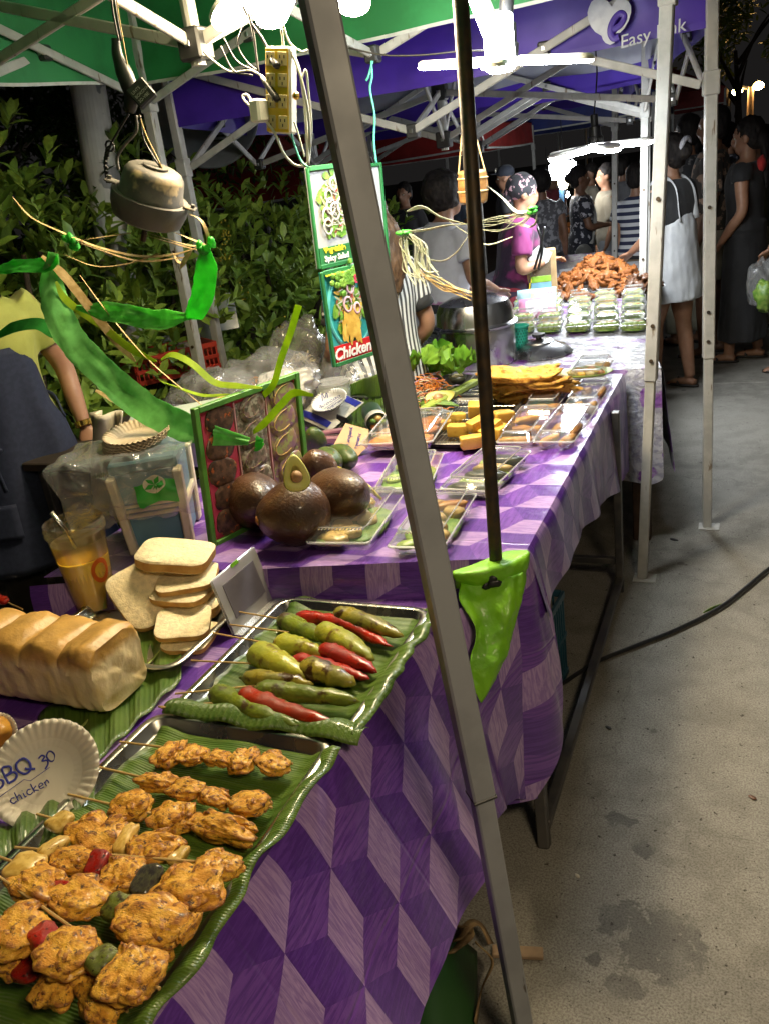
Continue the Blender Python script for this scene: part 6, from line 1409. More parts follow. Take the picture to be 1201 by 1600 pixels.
for k, (px, py, z, lab, mt, s) in enumerate([(415, 612, .87, 'tangle of brown noodles inside the white bag', m_roll, .10), (330, 625, .86, 'dark vegetables under the clear wrap', m_avskin, .11), (470, 575, .88, 'pale dried goods inside the knotted bag', m_rice, .07), (552, 600, .80, 'pale noodles inside the crumpled bag', m_rice, .08)]):
    b = MB(); rd = random.Random(k)
    for j in range(60):
        c = P(px, py, z) + V((rd.gauss(0, s * .4), rd.gauss(0, s * .4), rd.uniform(-.02, .04))); d = V((rd.gauss(0, 1), rd.gauss(0, 1), rd.gauss(0, .4))).normalized() * .03; b.tube([c - d, c + V((0, 0, .01)), c + d], .004, 5)
    o = b.build('noodles', mt, loc=P(px, py, z - .03)); tag(o, lab, 'noodles', kind='stuff')
packet('yellow cheese slab packet lying behind the menu board top', P(352, 628, .90), .13, .07, .018, (.1, 0, .3), [M('yellow pack', (.55, .38, .05), None, 20, .4)], group='packages behind the board')
# mayonnaise pouch, tub, plate sign, clip, stapler, card
packet('white and blue mayonnaise pouch with a yellow badge behind the oval sign', P(515, 640, .80), .26, .17, .022, (.42, .05, -.62), [M('white pouch', (.62, .60, .50), None, 20, .35), M('deep blue print', (.02, .03, .32), None, 20, .35), M('yellow print', (.62, .42, .02), None, 20, .35), M('red print', (.55, .03, .03), None, 20, .35), M('deep blue print b', (.02, .03, .30), None, 20, .35)], group='packages behind the board', name='sauce_pouch', deco=[(.02, .78, .96, .18), (.12, .42, .3, .34), (.20, .52, .14, .12), (.02, .05, .9, .14)])
tc = P(528, 652, .75); t = thing('sauce_tub', 'translucent tub with a green label handwritten Mayo Wasabi', 'tub', tc); b = MB(); b.lathe([(.0, 0), (.056, 0), (.066, .13), (.069, .132), (.069, .14), (0, .141)], 30, tc, cap=False); b.build('wall', m_tub, t, angle=40)
b = MB(); b.lathe([(0, .002), (.052, .002), (.060, .10), (0, .10)], 26, tc, cap=False); b.build('sauce', M('pale wasabi mayo', (.42, .52, .28), None, 20, .5), t, angle=40)
ry = V((.93, .33, 0)).normalized(); ny = V((.33, -.93, 0)).normalized()
handwrite(t, 'Mayo', tc + ny * .068 + UPV * .085 - ry * .038, ry, UPV, .030, .0013, nrm=ny); handwrite(t, 'Wasabi', tc + ny * .066 + UPV * .045 - ry * .044, ry, UPV, .026, .0013, nrm=ny)
pc2 = P(518, 630, .835); vd = (CAM - pc2).normalized(); n2 = (vd + V((-.75, .35, .75))).normalized(); r2 = (ROT @ V((.82, -.55, 0))); r2 = (r2 - n2 * r2.dot(n2)).normalized(); u2 = n2.cross(r2)
t = thing('plate_sign', 'oval white plate sign handwritten in blue, held by a black clip', 'paper plate sign', pc2, 'paper plates'); b = MB(); paper_plate(b, pc2, Matrix((r2, u2, n2)).transposed(), .088, 160, .66); b.build('plate', M('bright paper plate', (.74, .74, .72), (.7, .7, .68), 10, .6), t, smooth=True)
rr_ = (ROT @ V((1, .25, 0))); rr_ = (rr_ - n2 * rr_.dot(n2)).normalized(); uu_ = n2.cross(rr_)
handwrite(t, 'Avocado', pc2 - rr_ * .055 + uu_ * .006, rr_, uu_, .026, .0011, nrm=n2); handwrite(t, 'Onigirando', pc2 - rr_ * .030 - uu_ * .026, rr_, uu_, .0165, .0010, nrm=n2)
b = MB(); b.tube([pc2 - rr_ * .03 - uu_ * .008, pc2 + rr_ * .05 - uu_ * .0], .0009, 5); b.build('pen_line', m_ink, t)
ck = P(535, 655, .79); t = thing('binder_clip', 'black binder clip gripping the oval plate sign', 'binder clip', ck); b = MB(); Rk = Euler((.3, .2, -.35)).to_matrix()
b.loft([[ck + Rk @ V((x, y, z)) for y, z in ((-.010, -.008), (.010, -.008), (.002, .014), (-.002, .014))] for x in (-.022, .022)], True); b.build('jaw', m_black_plastic, t)
b = MB(); b.tube([ck + Rk @ V(p) for p in ((-.01, -.011, -.008), (-.006, -.03, -.014), (.006, -.03, -.014), (.01, -.011, -.008))], .0013, 6); b.build('wire_handle', m_tray, t)
sk = P(515, 690, .755); t = thing('stapler', 'pink stapler lying open beside the menu board', 'stapler', sk); m_pk = M('pink plastic', (.52, .26, .34), None, 20, .4); Rs = rz(.12)
b = MB(); b.box(sk + Rs @ V((0, -.01, .010)), (.10, .030, .024), Rs, .004); b.build('base', m_pk, t); b = MB(); b.box(sk + Rs @ V((.01, .004, .034)), (.115, .026, .012), Rs @ Matrix.Rotation(-.1, 3, 'Y'), .003); b.build('arm', m_pk, t); b = MB(); b.box(sk + Rs @ V((.005, 0, .025)), (.10, .018, .006), Rs, .001); b.build('magazine', m_tray, t)
cardc = P(548, 690, .79); n3 = ((CAM - cardc).normalized() + V((.1, 0, .3))).normalized(); r3 = ROT @ V((.95, -.25, 0)); r3 = (r3 - n3 * r3.dot(n3)).normalized(); u3 = n3.cross(r3)
t = thing('card_sign', 'buff cardboard sign with handwriting leaning by the prawn box', 'card sign', cardc); b = MB(); q = [cardc + r3 * x + u3 * y for x, y in ((-.032, .055), (.045, .055), (.060, .0), (.045, -.02), (.012, -.085), (-.02, -.07), (-.055, -.05))]; b.add(q + [p - n3 * .002 for p in q], [tuple(range(7)), tuple(range(7, 14))[::-1]] + [(i, 7 + i, 7 + (i + 1) % 7, (i + 1) % 7) for i in range(7)]); b.build('card', M('buff card', (.56, .38, .22), (.48, .30, .16), 10, .75), t)
handwrite(t, 'yumburida', cardc - r3 * .012 + u3 * .048, -u3 * 1 + r3 * .02, r3, .015, .0009, nrm=n3); handwrite(t, 'sumoki', cardc + r3 * .018 + u3 * .035, -u3, r3, .015, .0009, nrm=n3)
b = MB(); b.blob(cardc - u3 * .066 - r3 * .012 + n3 * .001, (.012, .007, .0015), Matrix((r3, u3, n3)).transposed() @ rz(-.7), 14, 6); b.build('blue_mark', m_ink, t, smooth=True)
leaf_sheet('corrugated green banana leaf under the wrapped roll', lambda u, w: P(lerp(520, 610, u), lerp(680, 612, w), .757) + V((0, 0, .006 * math.sin(u * 60) + .02 * w)), 60, 10, P(565, 650, .757))
leaf_sheet('upright banana leaf tip behind the wrapped roll', lambda u, w: PY(lerp(545, 610, u), lerp(620, 575, w * (.4 + .6 * u)), 2.75) + V((0, .03 * math.sin(u * 7), 0)), 16, 8, PY(575, 640, 2.75))
rc = P(585, 652, .80); ra = (P(600, 672, .79) - P(578, 630, .82)).normalized(); t = thing('wrapped_roll', 'sushi wrap rolled in dark leaf with a pale paper collar', 'sushi roll', rc)
b = MB(); b.tube([rc - ra * .07, rc - ra * .06, rc + ra * .045, rc + ra * .05], [.032, .036, .038, .036], 24); b.build('leaf_wrap', M('dark leaf wrap', (.03, .07, .035), (.05, .10, .05), 12, .4), t, smooth=True); b = MB(); b.tube([rc + ra * .03, rc + ra * .062], .0395, 24, cap=False); b.build('collar', m_paper, t, smooth=True)
for k in range(5): a = k * 1.257; e1 = ra.orthogonal().normalized(); e2 = ra.cross(e1); b = MB(); b.blob(rc + ra * .055 + e1 * .017 * math.cos(a) + e2 * .017 * math.sin(a), (.014, .012, .012), None, 12, 8, .2, 2, k); b.build('filling', [m_shrimp, m_onion, m_cuc, m_mush, m_veg][k], t, smooth=True)

# ------------------------------------------------------------------ under the tables and on the floor
crate('dark teal lattice crate pushed under the purple table', V((-.66, 2.05, .004)), 1.5, .50, .26, .30, M('dark teal plastic', (.02, .08, .12), None, 20, .45))
b = MB(); b.blob((-.75, 2.35, .18), (.16, .22, .19), None, 30, 20, .3, 1.6, 3); b.v = [(x, y, max(.004, z)) for x, y, z in b.v]; o = b.build('black_bag', M('black bag', (.012, .012, .014), None, 20, .3, bump=.4), loc=(-.75, 2.35, 0), smooth=True); tag(o, 'black plastic bag on the floor under the purple table', 'bag')
pts = [P(*p, .012) for p in ((1230, 868), (1201, 888), (1130, 945), (1060, 982), (1000, 1006), (940, 1030), (905, 1050), (870, 1072), (820, 1090), (760, 1100))]
b = MB(); b.tube(spl(pts, 8), .0072, 10); o = b.build('power_cable', m_black_plastic, loc=P(1000, 1006, 0), smooth=True); tag(o, 'thick black power cable running across the concrete floor', 'cable')
b = MB(); b.strip([P(1098, 957, .006), P(1110, 951, .012), P(1128, 943, .006)], [.004, .012, .003], (0, 0, 1), .002); o = b.build('leaf_scrap', m_veg, loc=P(1110, 951, 0)); tag(o, 'green leaf scrap on the floor beside the black cable', 'leaf')
b = MB(); b.bar(P(768, 1486, .012), P(848, 1490, .010), .026, .012, bev=.002); o = b.build('wood_strip', M('pale wood strip', (.35, .24, .15), (.28, .19, .12), 20, .7), loc=P(830, 1490, 0)); tag(o, 'short pale wooden strip on the floor behind the grey pole', 'wood strip')
for k, (px, py, s, lab) in enumerate([(1175, 1246, .012, 'small dark leaf crumb on the concrete at the right'), (950, 1137, .011, 'dark twig on the concrete by the table bar'), (901, 1368, .008, 'pale pebble on the concrete near the cloth corner'), (1052, 843, .02, 'dark drain cap on the concrete by the white poles')]):
    b = MB(); b.blob(P(px, py, .003), (s, s * .5, .003), rz(-.6), 12, 6, .3, 2, k); o = b.build(['leaf_crumb', 'twig', 'pebble', 'drain_cap'][k], [m_brown, m_black_plastic, m_paper, m_black_plastic][k], loc=P(px, py, 0), smooth=True); tag(o, lab, ['leaf', 'twig', 'pebble', 'drain cap'][k])
# banana leaf bundle on the floor
lc = P(700, 1540, .05); t = thing('leaf_bundle', 'folded green banana leaf bundle with dry brown edges on the floor under the cloth', 'banana leaf', lc)
def lbun(u, w): p = P(lerp(600, 745, u), lerp(1700, 1455, w) + 40 * (u - .55) ** 2 * 4, .03 + .09 * math.sin(math.pi * u) * (.5 + .5 * w)); return p
b = MB(); b.grid(lbun, 24, 20); o = b.build('blade', M('old banana leaf', (.02, .07, .02), (.03, .09, .025), 6, .45), t, smooth=True); o.modifiers.new('s', 'SOLIDIFY').thickness = .003
m_dry = M('dry banana bark', (.28, .19, .09), (.18, .11, .05), 30, .85, bump=.5)
for pts in ([(712, 1470), (735, 1444), (752, 1448), (766, 1475)], [(742, 1472), (768, 1502), (752, 1545), (742, 1600)], [(700, 1490), (730, 1462), (715, 1450)]):
    b = MB(); b.strip(spl([P(*p, .10 - .02 * i) for i, p in enumerate(pts)], 6), .032, (.5, -.6, .6), .003, twist=.5); b.build('dry_edge', m_dry, t, smooth=True)
# ------------------------------------------------------------------ hanging things: motor fly chaser
MY = 1.8
def mp(px, py, y=MY): return PY(px, py, y)
m_motor = M('dusty grey motor housing', (.125, .115, .10), (.075, .07, .066), 12, .55, bump=.25, c3=(.40, .30, .17), s3=18, t3=(.58, .70))
mc = mp(236, 306); Rm_ = ROT @ Euler((0, 0, -.38)).to_matrix() @ Euler((-1.02, 0, 0)).to_matrix()   # leaning to the right
t = thing('ceiling_motor', 'old dusty grey fan motor hanging by wires with ribbons to chase flies', 'fan motor', mc)
b = MB(); b.lathe([(.0, .068), (.052, .068), (.064, .062), (.072, .050), (.077, .008), (.080, .004), (.080, 0)], 40, mc, Rm_, cap=False); b.lathe([(.022, .0685), (.030, .0685), (.030, .074), (0, .074)], 24, mc, Rm_, cap=False); b.build('upper_shell', m_motor, t, angle=40)
b = MB(); b.lathe([(.092, .0), (.094, -.004), (.092, -.03), (.084, -.056), (.070, -.064), (.0, -.066)], 40, mc, Rm_, cap=False); b.lathe([(.079, .001), (.093, .0005)], 40, mc, Rm_, cap=False); b.build('lower_shell', m_motor, t, angle=40)
for a in (.15, math.pi + .15):
    b = MB(); Ra = Rm_ @ rz(a); b.box(mc + Ra @ V((.098, 0, .004)), (.030, .032, .005), Ra, .002); b.tube([mc + Ra @ V((.104, 0, .006)), mc + Ra @ V((.104, 0, .014))], .005, 8); b.build('mounting_ear', m_motor, t)
b = MB(); b.tube([mc + Rm_ @ V((0, 0, -.06)), mc + Rm_ @ V((0, 0, -.115))], .007, 10); b.build('shaft', m_iron, t)
earL = mc + Rm_ @ rz(math.pi + .15) @ V((.104, 0, .01)); earR = mc + Rm_ @ rz(.15) @ V((.104, 0, .01))
bx = mp(222, 146); t2_ = thing('power_adapter', 'black taped wiring box with small white print above the motor', 'wiring box', bx); RB = ROT @ Euler((.1, .25, -.82)).to_matrix()
b = MB(); b.box(bx, (.048, .050, .030), RB, .003); b.build('box', m_black_plastic, t2_)
b = MB(); pt_ = [mp(181, 60), mp(184, 85), mp(192, 108), mp(200, 128), mp(206, 150), mp(203, 175)]; b.tube(spl(pt_, 4), [.010, .010, .011, .012, .013, .014, .015, .017, .019, .02, .02, .02, .02, .02, .019, .018, .018, .017, .016, .015, .012], 10); b.build('tape_wrap', m_black_plastic, t2_, smooth=True)
b = MB(); fr_, fu_ = RB @ V((1, 0, 0)), RB @ V((0, 1, 0)); m_wprint = M('white print small', (.45, .42, .38), None, 20, .5)
for k, s in enumerate(('UHTS', 'BOKOVAT', '3D-VBE')): put_text('print', s, .0095, bx + RB @ V((-.006 + .011 * k, -.018, .0155)), RB @ V((0, 1, 0)), RB @ V((-1, 0, 0)), m_wprint, t2_, align='LEFT')
for k, (a, c, r, mt) in enumerate([([(176, -20), (182, 20), (190, 64)], None, .0028, m_black_wire), ([(172, -20), (178, 25), (186, 64)], None, .0024, m_black_wire), ([(180, -20), (187, 30), (193, 64), (200, 105)], None, .0016, m_straw)]):
    b = MB(); b.tube(spl([mp(*p) for p in a], 8), r, 6); b.build('cord', mt, t2_, smooth=True)
wires = [([(201, 178), (185, 205), (174, 225), (168, 245)], .003, m_black_wire), ([(213, 180), (213, 205), (196, 225), (184, 245), (186, 266)], .004, m_motor), ([(218, 180), (228, 210), (245, 245), (256, 270), (262, 300)], .0022, m_straw), ([(219, 180), (224, 215), (240, 245), (256, 268)], .0024, m_black_wire), ([(262, 300), (268, 315), (266, 338)], .004, m_black_wire)]
for pts, r, mt in wires: b = MB(); b.tube(spl([mp(*p) for p in pts], 8), r, 7); b.build('wire', mt, t, smooth=True)
b = MB(); tw = [mp(170, 230), mp(166, 255), mp(170, 285)]; q = spl(tw, 14)
for ph in (0, math.pi): b.tube([p + V((.005 * math.cos(i * .9 + ph), 0, .005 * math.sin(i * .9 + ph))) for i, p in enumerate(q)], .0028, 6)
b.tube([mp(172, 228) + V((.012 * math.cos(a), 0, .012 * math.sin(a))) for a in [k * .7 for k in range(10)]], .0028, 6); b.build('twisted_wire', m_black_wire, t, smooth=True)
def ribbon(label, pts, w, mat, up=(0, -1, .3), y=None, taper=True, twist=0, face=None, name='ribbon', grp='ribbons tied to the hanging motor', parent=None, thick=.0009):
    q = spl([mp(p[0], p[1], (p[2] if len(p) > 2 else MY)) for p in pts], 8); n = len(q); ws = [w * (min(1, .35 + 3 * i / n, .25 + 4 * (n - 1 - i) / n) if taper else 1) for i in range(n)]
    b = MB()
    if w >= .04: b.cloth_strip(q, ws, face or (.4, -.85, .2), up, twist, len(label or '') * .7)
    else: b.strip(q, ws, up, thick, twist=twist, face=face)
    if parent: return b.build(name, mat, parent, angle=50)
    o = b.build(name, mat, loc=q[0], angle=50 if w < .04 else 80); return tag(o, label, 'ribbon', grp)
# raffia ring and knots
t = thing('raffia_tie', 'straw raffia strands tied in a loop under the motor with two green knots', 'raffia', mp(222, 395), 'ribbons tied to the hanging motor')
for pts, w in (([(20, 308), (50, 340), (95, 362), (150, 385), (215, 400), (270, 398), (320, 384)], .010), ([(105, 372), (160, 392), (220, 408), (290, 402)], .008), ([(225, 362), (262, 374), (300, 384), (322, 382)], .006), ([(270, 362), (300, 374), (325, 384)], .007), ([(222, 366), (270, 380), (312, 392)], .005), ([(296, 334), (315, 345), (325, 368), (324, 385)], .010), ([(110, 378), (150, 372), (205, 364)], .005), ([(300, 392), (292, 402), (282, 420)], .012), ([(270, 395), (280, 410), (290, 408)], .010), ([(100, 398), (150, 416), (200, 412), (250, 396)], .006)):
    ribbon(None, pts, w, m_straw, name='raffia_strand', parent=t, twist=1.0)
for px, py in ((110, 378), (322, 386)):
    for k in range(4): b = MB(); c = mp(px + random.uniform(-9, 9), py + random.uniform(-8, 8)); b.blob(c, (.016, .010, .010), rz(k) @ Euler((.4, .5 * k, 0)).to_matrix(), 14, 10, .3, 1.6, k); b.build('knot', m_rib_green, t, smooth=True)
m_rib_thin = m_rib_green
ribbon('widest dark green ribbon sweeping down past the vendor to the menu board', [(84, 395), (82, 450), (105, 520, 1.75), (160, 580, 1.72), (225, 635, 1.7), (300, 672, 1.68), (390, 690, 1.68)], .078, ribmat('leaf green ribbon', (.30, .74, .24), (.22, .60, .17)), up=(0, 0, .2), face=(.55, -.75, .3))
ribbon('bright green ribbon bending down from the right knot', [(322, 386), (322, 430), (312, 475), (290, 496)], .056, m_rib_green, up=(.1, 0, 0), face=(.45, -.8, .2))
ribbon('broad green ribbon lying level behind the lime one', [(292, 495), (245, 500), (190, 490), (120, 480)], .052, ribmat('mid green ribbon', (.26, .72, .18), (.15, .54, .10)), up=(0, 0, .2), face=(.5, -.8, .3))
ribbon('lime ribbon running beside the wide green one', [(88, 440), (105, 470), (160, 510), (205, 545), (245, 565)], .020, m_rib_lime, face=(.5, -.8, .2), twist=.6)
ribbon('lime ribbon arching to the menu board corner', [(252, 562), (270, 554), (300, 568), (335, 597), (370, 603), (410, 606)], .019, m_rib_lime, face=(.5, -.7, .4))
ribbon('lime yellow ribbon standing up above the menu board', [(467, 477), (456, 515), (440, 560), (428, 600), (412, 618)], .017, m_rib_lime, face=(.4, -.9, .2), taper=False, twist=.7)
ribbon('short lime ribbon curling in front of the board', [(490, 618), (460, 614), (440, 632), (415, 660), (388, 682)], .019, m_rib_lime, face=(.5, -.7, .4), twist=.5)
ribbon('yellow ribbon over the clutter behind the paper plates', [(250, 595), (285, 608), (320, 618), (360, 616)], .012, m_rib_lime, twist=.9)
ribbon('green ribbon crossing the vendor shoulder', [(-10, 424), (30, 416), (75, 414), (90, 400)], .045, m_rib_green, face=(.5, -.8, .3))
ribbon('green ribbon folded over the vendor sleeve', [(-10, 530), (20, 512), (60, 506), (90, 520), (110, 500)], .038, ribmat('forest green ribbon', (.06, .40, .07), (.04, .28, .05)), face=(.5, -.8, .3))
ribbon('tan straw strip running beside the wide green ribbon', [(66, 400), (100, 430), (140, 480), (180, 530), (212, 565)], .024, m_straw, face=(.5, -.8, .2), twist=.5)
ribbon('tan straw strip below the wide green ribbon', [(150, 610), (190, 630), (225, 650), (250, 668)], .02, m_straw, face=(.5, -.8, .2))
ribbon('brown string slanting across the ribbons', [(125, 430), (170, 490), (230, 560), (300, 620), (350, 660)], .006, m_straw)
ribbon('green ribbon knot hanging over the pink photo board', [(330, 640), (365, 660), (395, 690), (412, 690)], .045, m_rib_green, face=(.5, -.8, .3), twist=.5)
# wooden fly chaser by the dark pole
WY = 2.62
wc_ = PY(738, 292, WY); t = thing('wooden_spinner', 'small varnished wooden barrel block hanging on strings behind the dark pole', 'fly chaser', wc_); m_barrel = M('varnished wood', (.34, .17, .055), (.22, .10, .03), 12, .35, coat=.4, stretch=(1, 1, 6))
Rb_ = Euler((0, .05, .2)).to_matrix(); b = MB(); b.lathe([(.0, .048), (.036, .048), (.042, .040), (.045, .02), (.046, 0), (.045, -.02), (.042, -.042), (.036, -.048), (0, -.048)], 14, wc_, Rb_, cap=False); b.build('barrel', m_barrel, t)
for z in (.025, -.012): b = MB(); b.lathe([(.0462, z - .003), (.0475, z), (.0462, z + .003)], 28, wc_, Rb_, cap=False); b.build('band', m_straw, t)
for sx in (-1, 1): b = MB(); b.tube(spl([wc_ + V((sx * .042, 0, .04)), wc_ + V((sx * .030, 0, .10)), wc_ + V((sx * .012, 0, .20)), wc_ + V((0, 0, .36))], 6), .0022, 6); b.build('string', m_straw, t)
t = thing('straw_streamers', 'pale straw streamers flung out from the wooden barrel with green knots', 'straw streamers', PY(735, 350, WY)); m_pale = M('pale straw', (.52, .54, .42), (.36, .40, .26), 40, .6, rand=.15)
def st(pts, w, m=None, tw=.8): return ribbon(None, [(p[0], p[1], (p[2] if len(p) > 2 else WY)) for p in pts], w, m or m_pale, name='streamer', parent=t, twist=tw)
rd = random.Random(4)
for k in range(10): st([(735 + rd.uniform(-4, 4), 352 + rd.uniform(-5, 5)), (775 + rd.uniform(-8, 8), 350 + rd.uniform(-12, 14)), (812, 340 + rd.uniform(-9, 12)), (832, 330 + rd.uniform(-3, 3))], rd.uniform(.006, .014))
for pts, w in (([(735, 352), (690, 340), (660, 324), (635, 330)], .014), ([(740, 350), (700, 352), (660, 360), (630, 362)], .009), ([(700, 345), (730, 365), (760, 382), (800, 370)], .008), ([(760, 290), (785, 310), (805, 330), (830, 332)], .018), ([(838, 330), (836, 348), (826, 356)], .008), ([(730, 370), (712, 395), (690, 408), (668, 405)], .006)): st(pts, w)
for k in range(17):
    x = rd.uniform(618, 660); st([(632 + rd.uniform(-6, 6), 362), (x + 4, 385 + rd.uniform(-8, 8)), (x + rd.uniform(0, 22), 415 + rd.uniform(-8, 10)), (x + rd.uniform(6, 52), 436 + rd.uniform(-12, 14))], rd.uniform(.004, .010))
for k in range(6): st([(655, 425 + rd.uniform(-6, 6)), (690 + rd.uniform(-8, 8), 445 + rd.uniform(-8, 8)), (735 + rd.uniform(-12, 20), 462 + rd.uniform(-10, 12))], rd.uniform(.006, .014), m_straw)
for px, py in ((831, 329), (628, 362)):
    for k in range(3): b = MB(); b.blob(PY(px + rd.uniform(-7, 7), py + rd.uniform(-4, 4), WY), (.018, .009, .008), rz(k), 12, 8, .3, 1.7, k); b.build('knot', M('bright green knot', (.08, .55, .06), None, 20, .4), t, smooth=True)

# ------------------------------------------------------------------ power strip
SY = 2.0
ps = PY(436, 142, SY); t = thing('power_strip', 'yellow faced white power strip hanging with two black plugs and a white charger', 'power strip', ps)
un = (PY(452, 78, SY) - PY(453, 196, SY)).normalized(); nrm = (V((-.12, -.97, -.15))); nrm = (nrm - un * nrm.dot(un)).normalized(); rn = un.cross(nrm).normalized(); RP = Matrix((rn, un, nrm)).transposed(); ph = .19; pw = .072
m_yel = M('yellow strip face', (.62, .42, .02), (.55, .36, .015), 14, .4)
b = MB(); b.box(ps - nrm * .012, (pw, ph, .034), RP, .006); b.build('housing', m_white_plastic, t); b = MB(); b.box(ps + nrm * .0065, (pw * .90, ph * .96, .004), RP, .0015); b.build('face', m_yel, t)
def pq(x, y, n=0): return ps + rn * (x * pw) + un * (y * ph) + nrm * n
for j in range(4):
    for i in (-.24, .24):
        b = MB(); b.box(pq(i, -.36 + .24 * j, .009), (.026, .030, .003), RP, .002); s = b.build('socket', M('buff socket', (.55, .45, .22), None, 20, .4) if j == 0 and i < 0 else bpy.data.materials['buff socket'], t)
        b = MB(); c = pq(i, -.36 + .24 * j, .0107)
        for dx, dy in ((-.006, .004), (.006, .004), (0, -.007)): b.box(c + rn * dx + un * dy, (.003, .007, .0006), RP)
        tag(b.build('slot', m_black_plastic, s), kind='stuff')
def plug(a, c, mat=m_black_plastic):
    b = MB(); a = V(a); c = V(c); d = (c - a); b.tube([a, a + d * .15, a + d * .7, c], [.010, .012, .009, .005], 10, flat=.7); return b.build('plug', mat, t, smooth=True)
plug(pq(.12, .27, .014), PY(424, 88, SY)); plug(pq(.10, -.11, .014), PY(408, 118, SY))
ad = pq(-.55, -.24, .028); b = MB(); b.box(ad, (.030, .052, .045), RP @ rz(.12), .005); b.build('charger', m_white_plastic, t)
m_gw = M('green wire', (.08, .48, .36), None, 20, .45)
for pts, r, mt in [([(398, 170), (388, 150), (380, 150), (385, 160), (405, 178), (428, 205), (444, 240), (462, 258), (480, 256), (484, 230), (482, 180), (474, 135), (462, 95), (455, 80)], .0034, m_white_wire), ([(455, 78), (468, 110), (476, 160), (480, 215), (482, 258)], .0038, m_white_wire), ([(482, 256), (487, 200), (482, 140), (478, 110), (472, 122)], .0026, m_white_wire), ([(453, 200), (460, 225), (470, 250), (482, 262)], .0026, m_gw), ([(460, 190), (468, 215), (476, 245)], .0022, m_white_wire),
                   ([(408, 118), (390, 110), (360, 112), (330, 92), (318, 80)], .0026, m_white_wire), ([(424, 88), (410, 60), (392, 35), (380, 10)], .0034, m_black_wire), ([(404, 112), (400, 80), (396, 50), (388, 20)], .003, m_black_wire), ([(440, 45), (442, 60), (444, 80)], .003, m_white_wire), ([(345, 72), (365, 110), (395, 118)], .0022, m_black_wire), ([(350, 60), (370, 95), (400, 112)], .0022, m_black_wire), ([(380, 40), (372, 70), (385, 95), (402, 110)], .002, m_black_wire), ([(440, 30), (452, 65), (470, 80), (482, 78)], .0024, m_white_wire)]:
    b = MB(); b.tube(spl([PY(p[0], p[1], SY + .01 * math.sin(i)) for i, p in enumerate(pts)], 8), r, 6); b.build('wire', mt, t, smooth=True)
b = MB(); c = PY(463, 150, SY); b.blob(c, (.009, .009, .009), None, 14, 10); b.build('brass_knob', M('brass', (.7, .45, .12), None, 20, .25, metal=1), t, smooth=True)
for k, (pts, nm) in enumerate([([(580, 95), (581, 120), (578, 140), (585, 180), (584, 220), (588, 255)], 'green hanging wire'), ([(582, 95), (576, 118), (572, 126)], 'green wire tail')]):
    b = MB(); b.tube(spl([PY(p[0], p[1], 2.75) for p in pts], 8), .0036, 6); o = b.build('hanging_wire', m_gw, loc=PY(pts[-1][0], pts[-1][1], 2.75), smooth=True); tag(o, ['turquoise wire hanging from the truss down to the salad sign', 'short loose tail of turquoise wire at the truss'][k], 'wire')
b = MB(); b.tube(spl([PY(p[0], p[1], 2.7) for p in ((545, 75), (600, 86), (660, 86), (720, 80), (790, 78))], 8), .003, 6); o = b.build('lamp_cable', m_black_wire, loc=PY(600, 86, 2.7), smooth=True); tag(o, 'dark cable sagging across to the bright folding lamp', 'cable')

# ------------------------------------------------------------------ picture signs
m_sgreen = M('sign green', (.018, .16, .045), (.014, .12, .035), 10, .5); m_swhite = M('sign photo white', (.36, .37, .39), (.30, .31, .33), 8, .5); m_steal = M('sign teal plate', (.03, .30, .30), (.02, .22, .22), 6, .4); m_sred = M('sign red', (.52, .015, .02), None, 8, .4); m_ywh = M('lettering white', (.8, .8, .76), None, 8, .5); m_yy = M('lettering yellow', (.75, .72, .03), None, 8, .5)
g1 = [M('print leaf', (.08, .22, .02), (.17, .32, .04), 40, .5), M('print pale', (.36, .38, .24), None, 30, .5), M('print brown', (.16, .06, .02), None, 30, .5), M('print white ring', (.46, .45, .42), None, 30, .5), M('print red', (.42, .06, .05), None, 30, .5), M('print gold', (.58, .40, .08), (.45, .27, .04), 30, .5)]
dS = V((.36, .93, 0)).normalized()
def along(p0, d, px):
    lo, hi = 0, 1.5
    def proj(w): c = ROT.transposed() @ (w - CAM); return CX + c.x * F_PX / -c.z
    for _ in range(40):
        m = (lo + hi) / 2
        if proj(p0 + d * m) < px: lo = m
        else: hi = m
    return lo
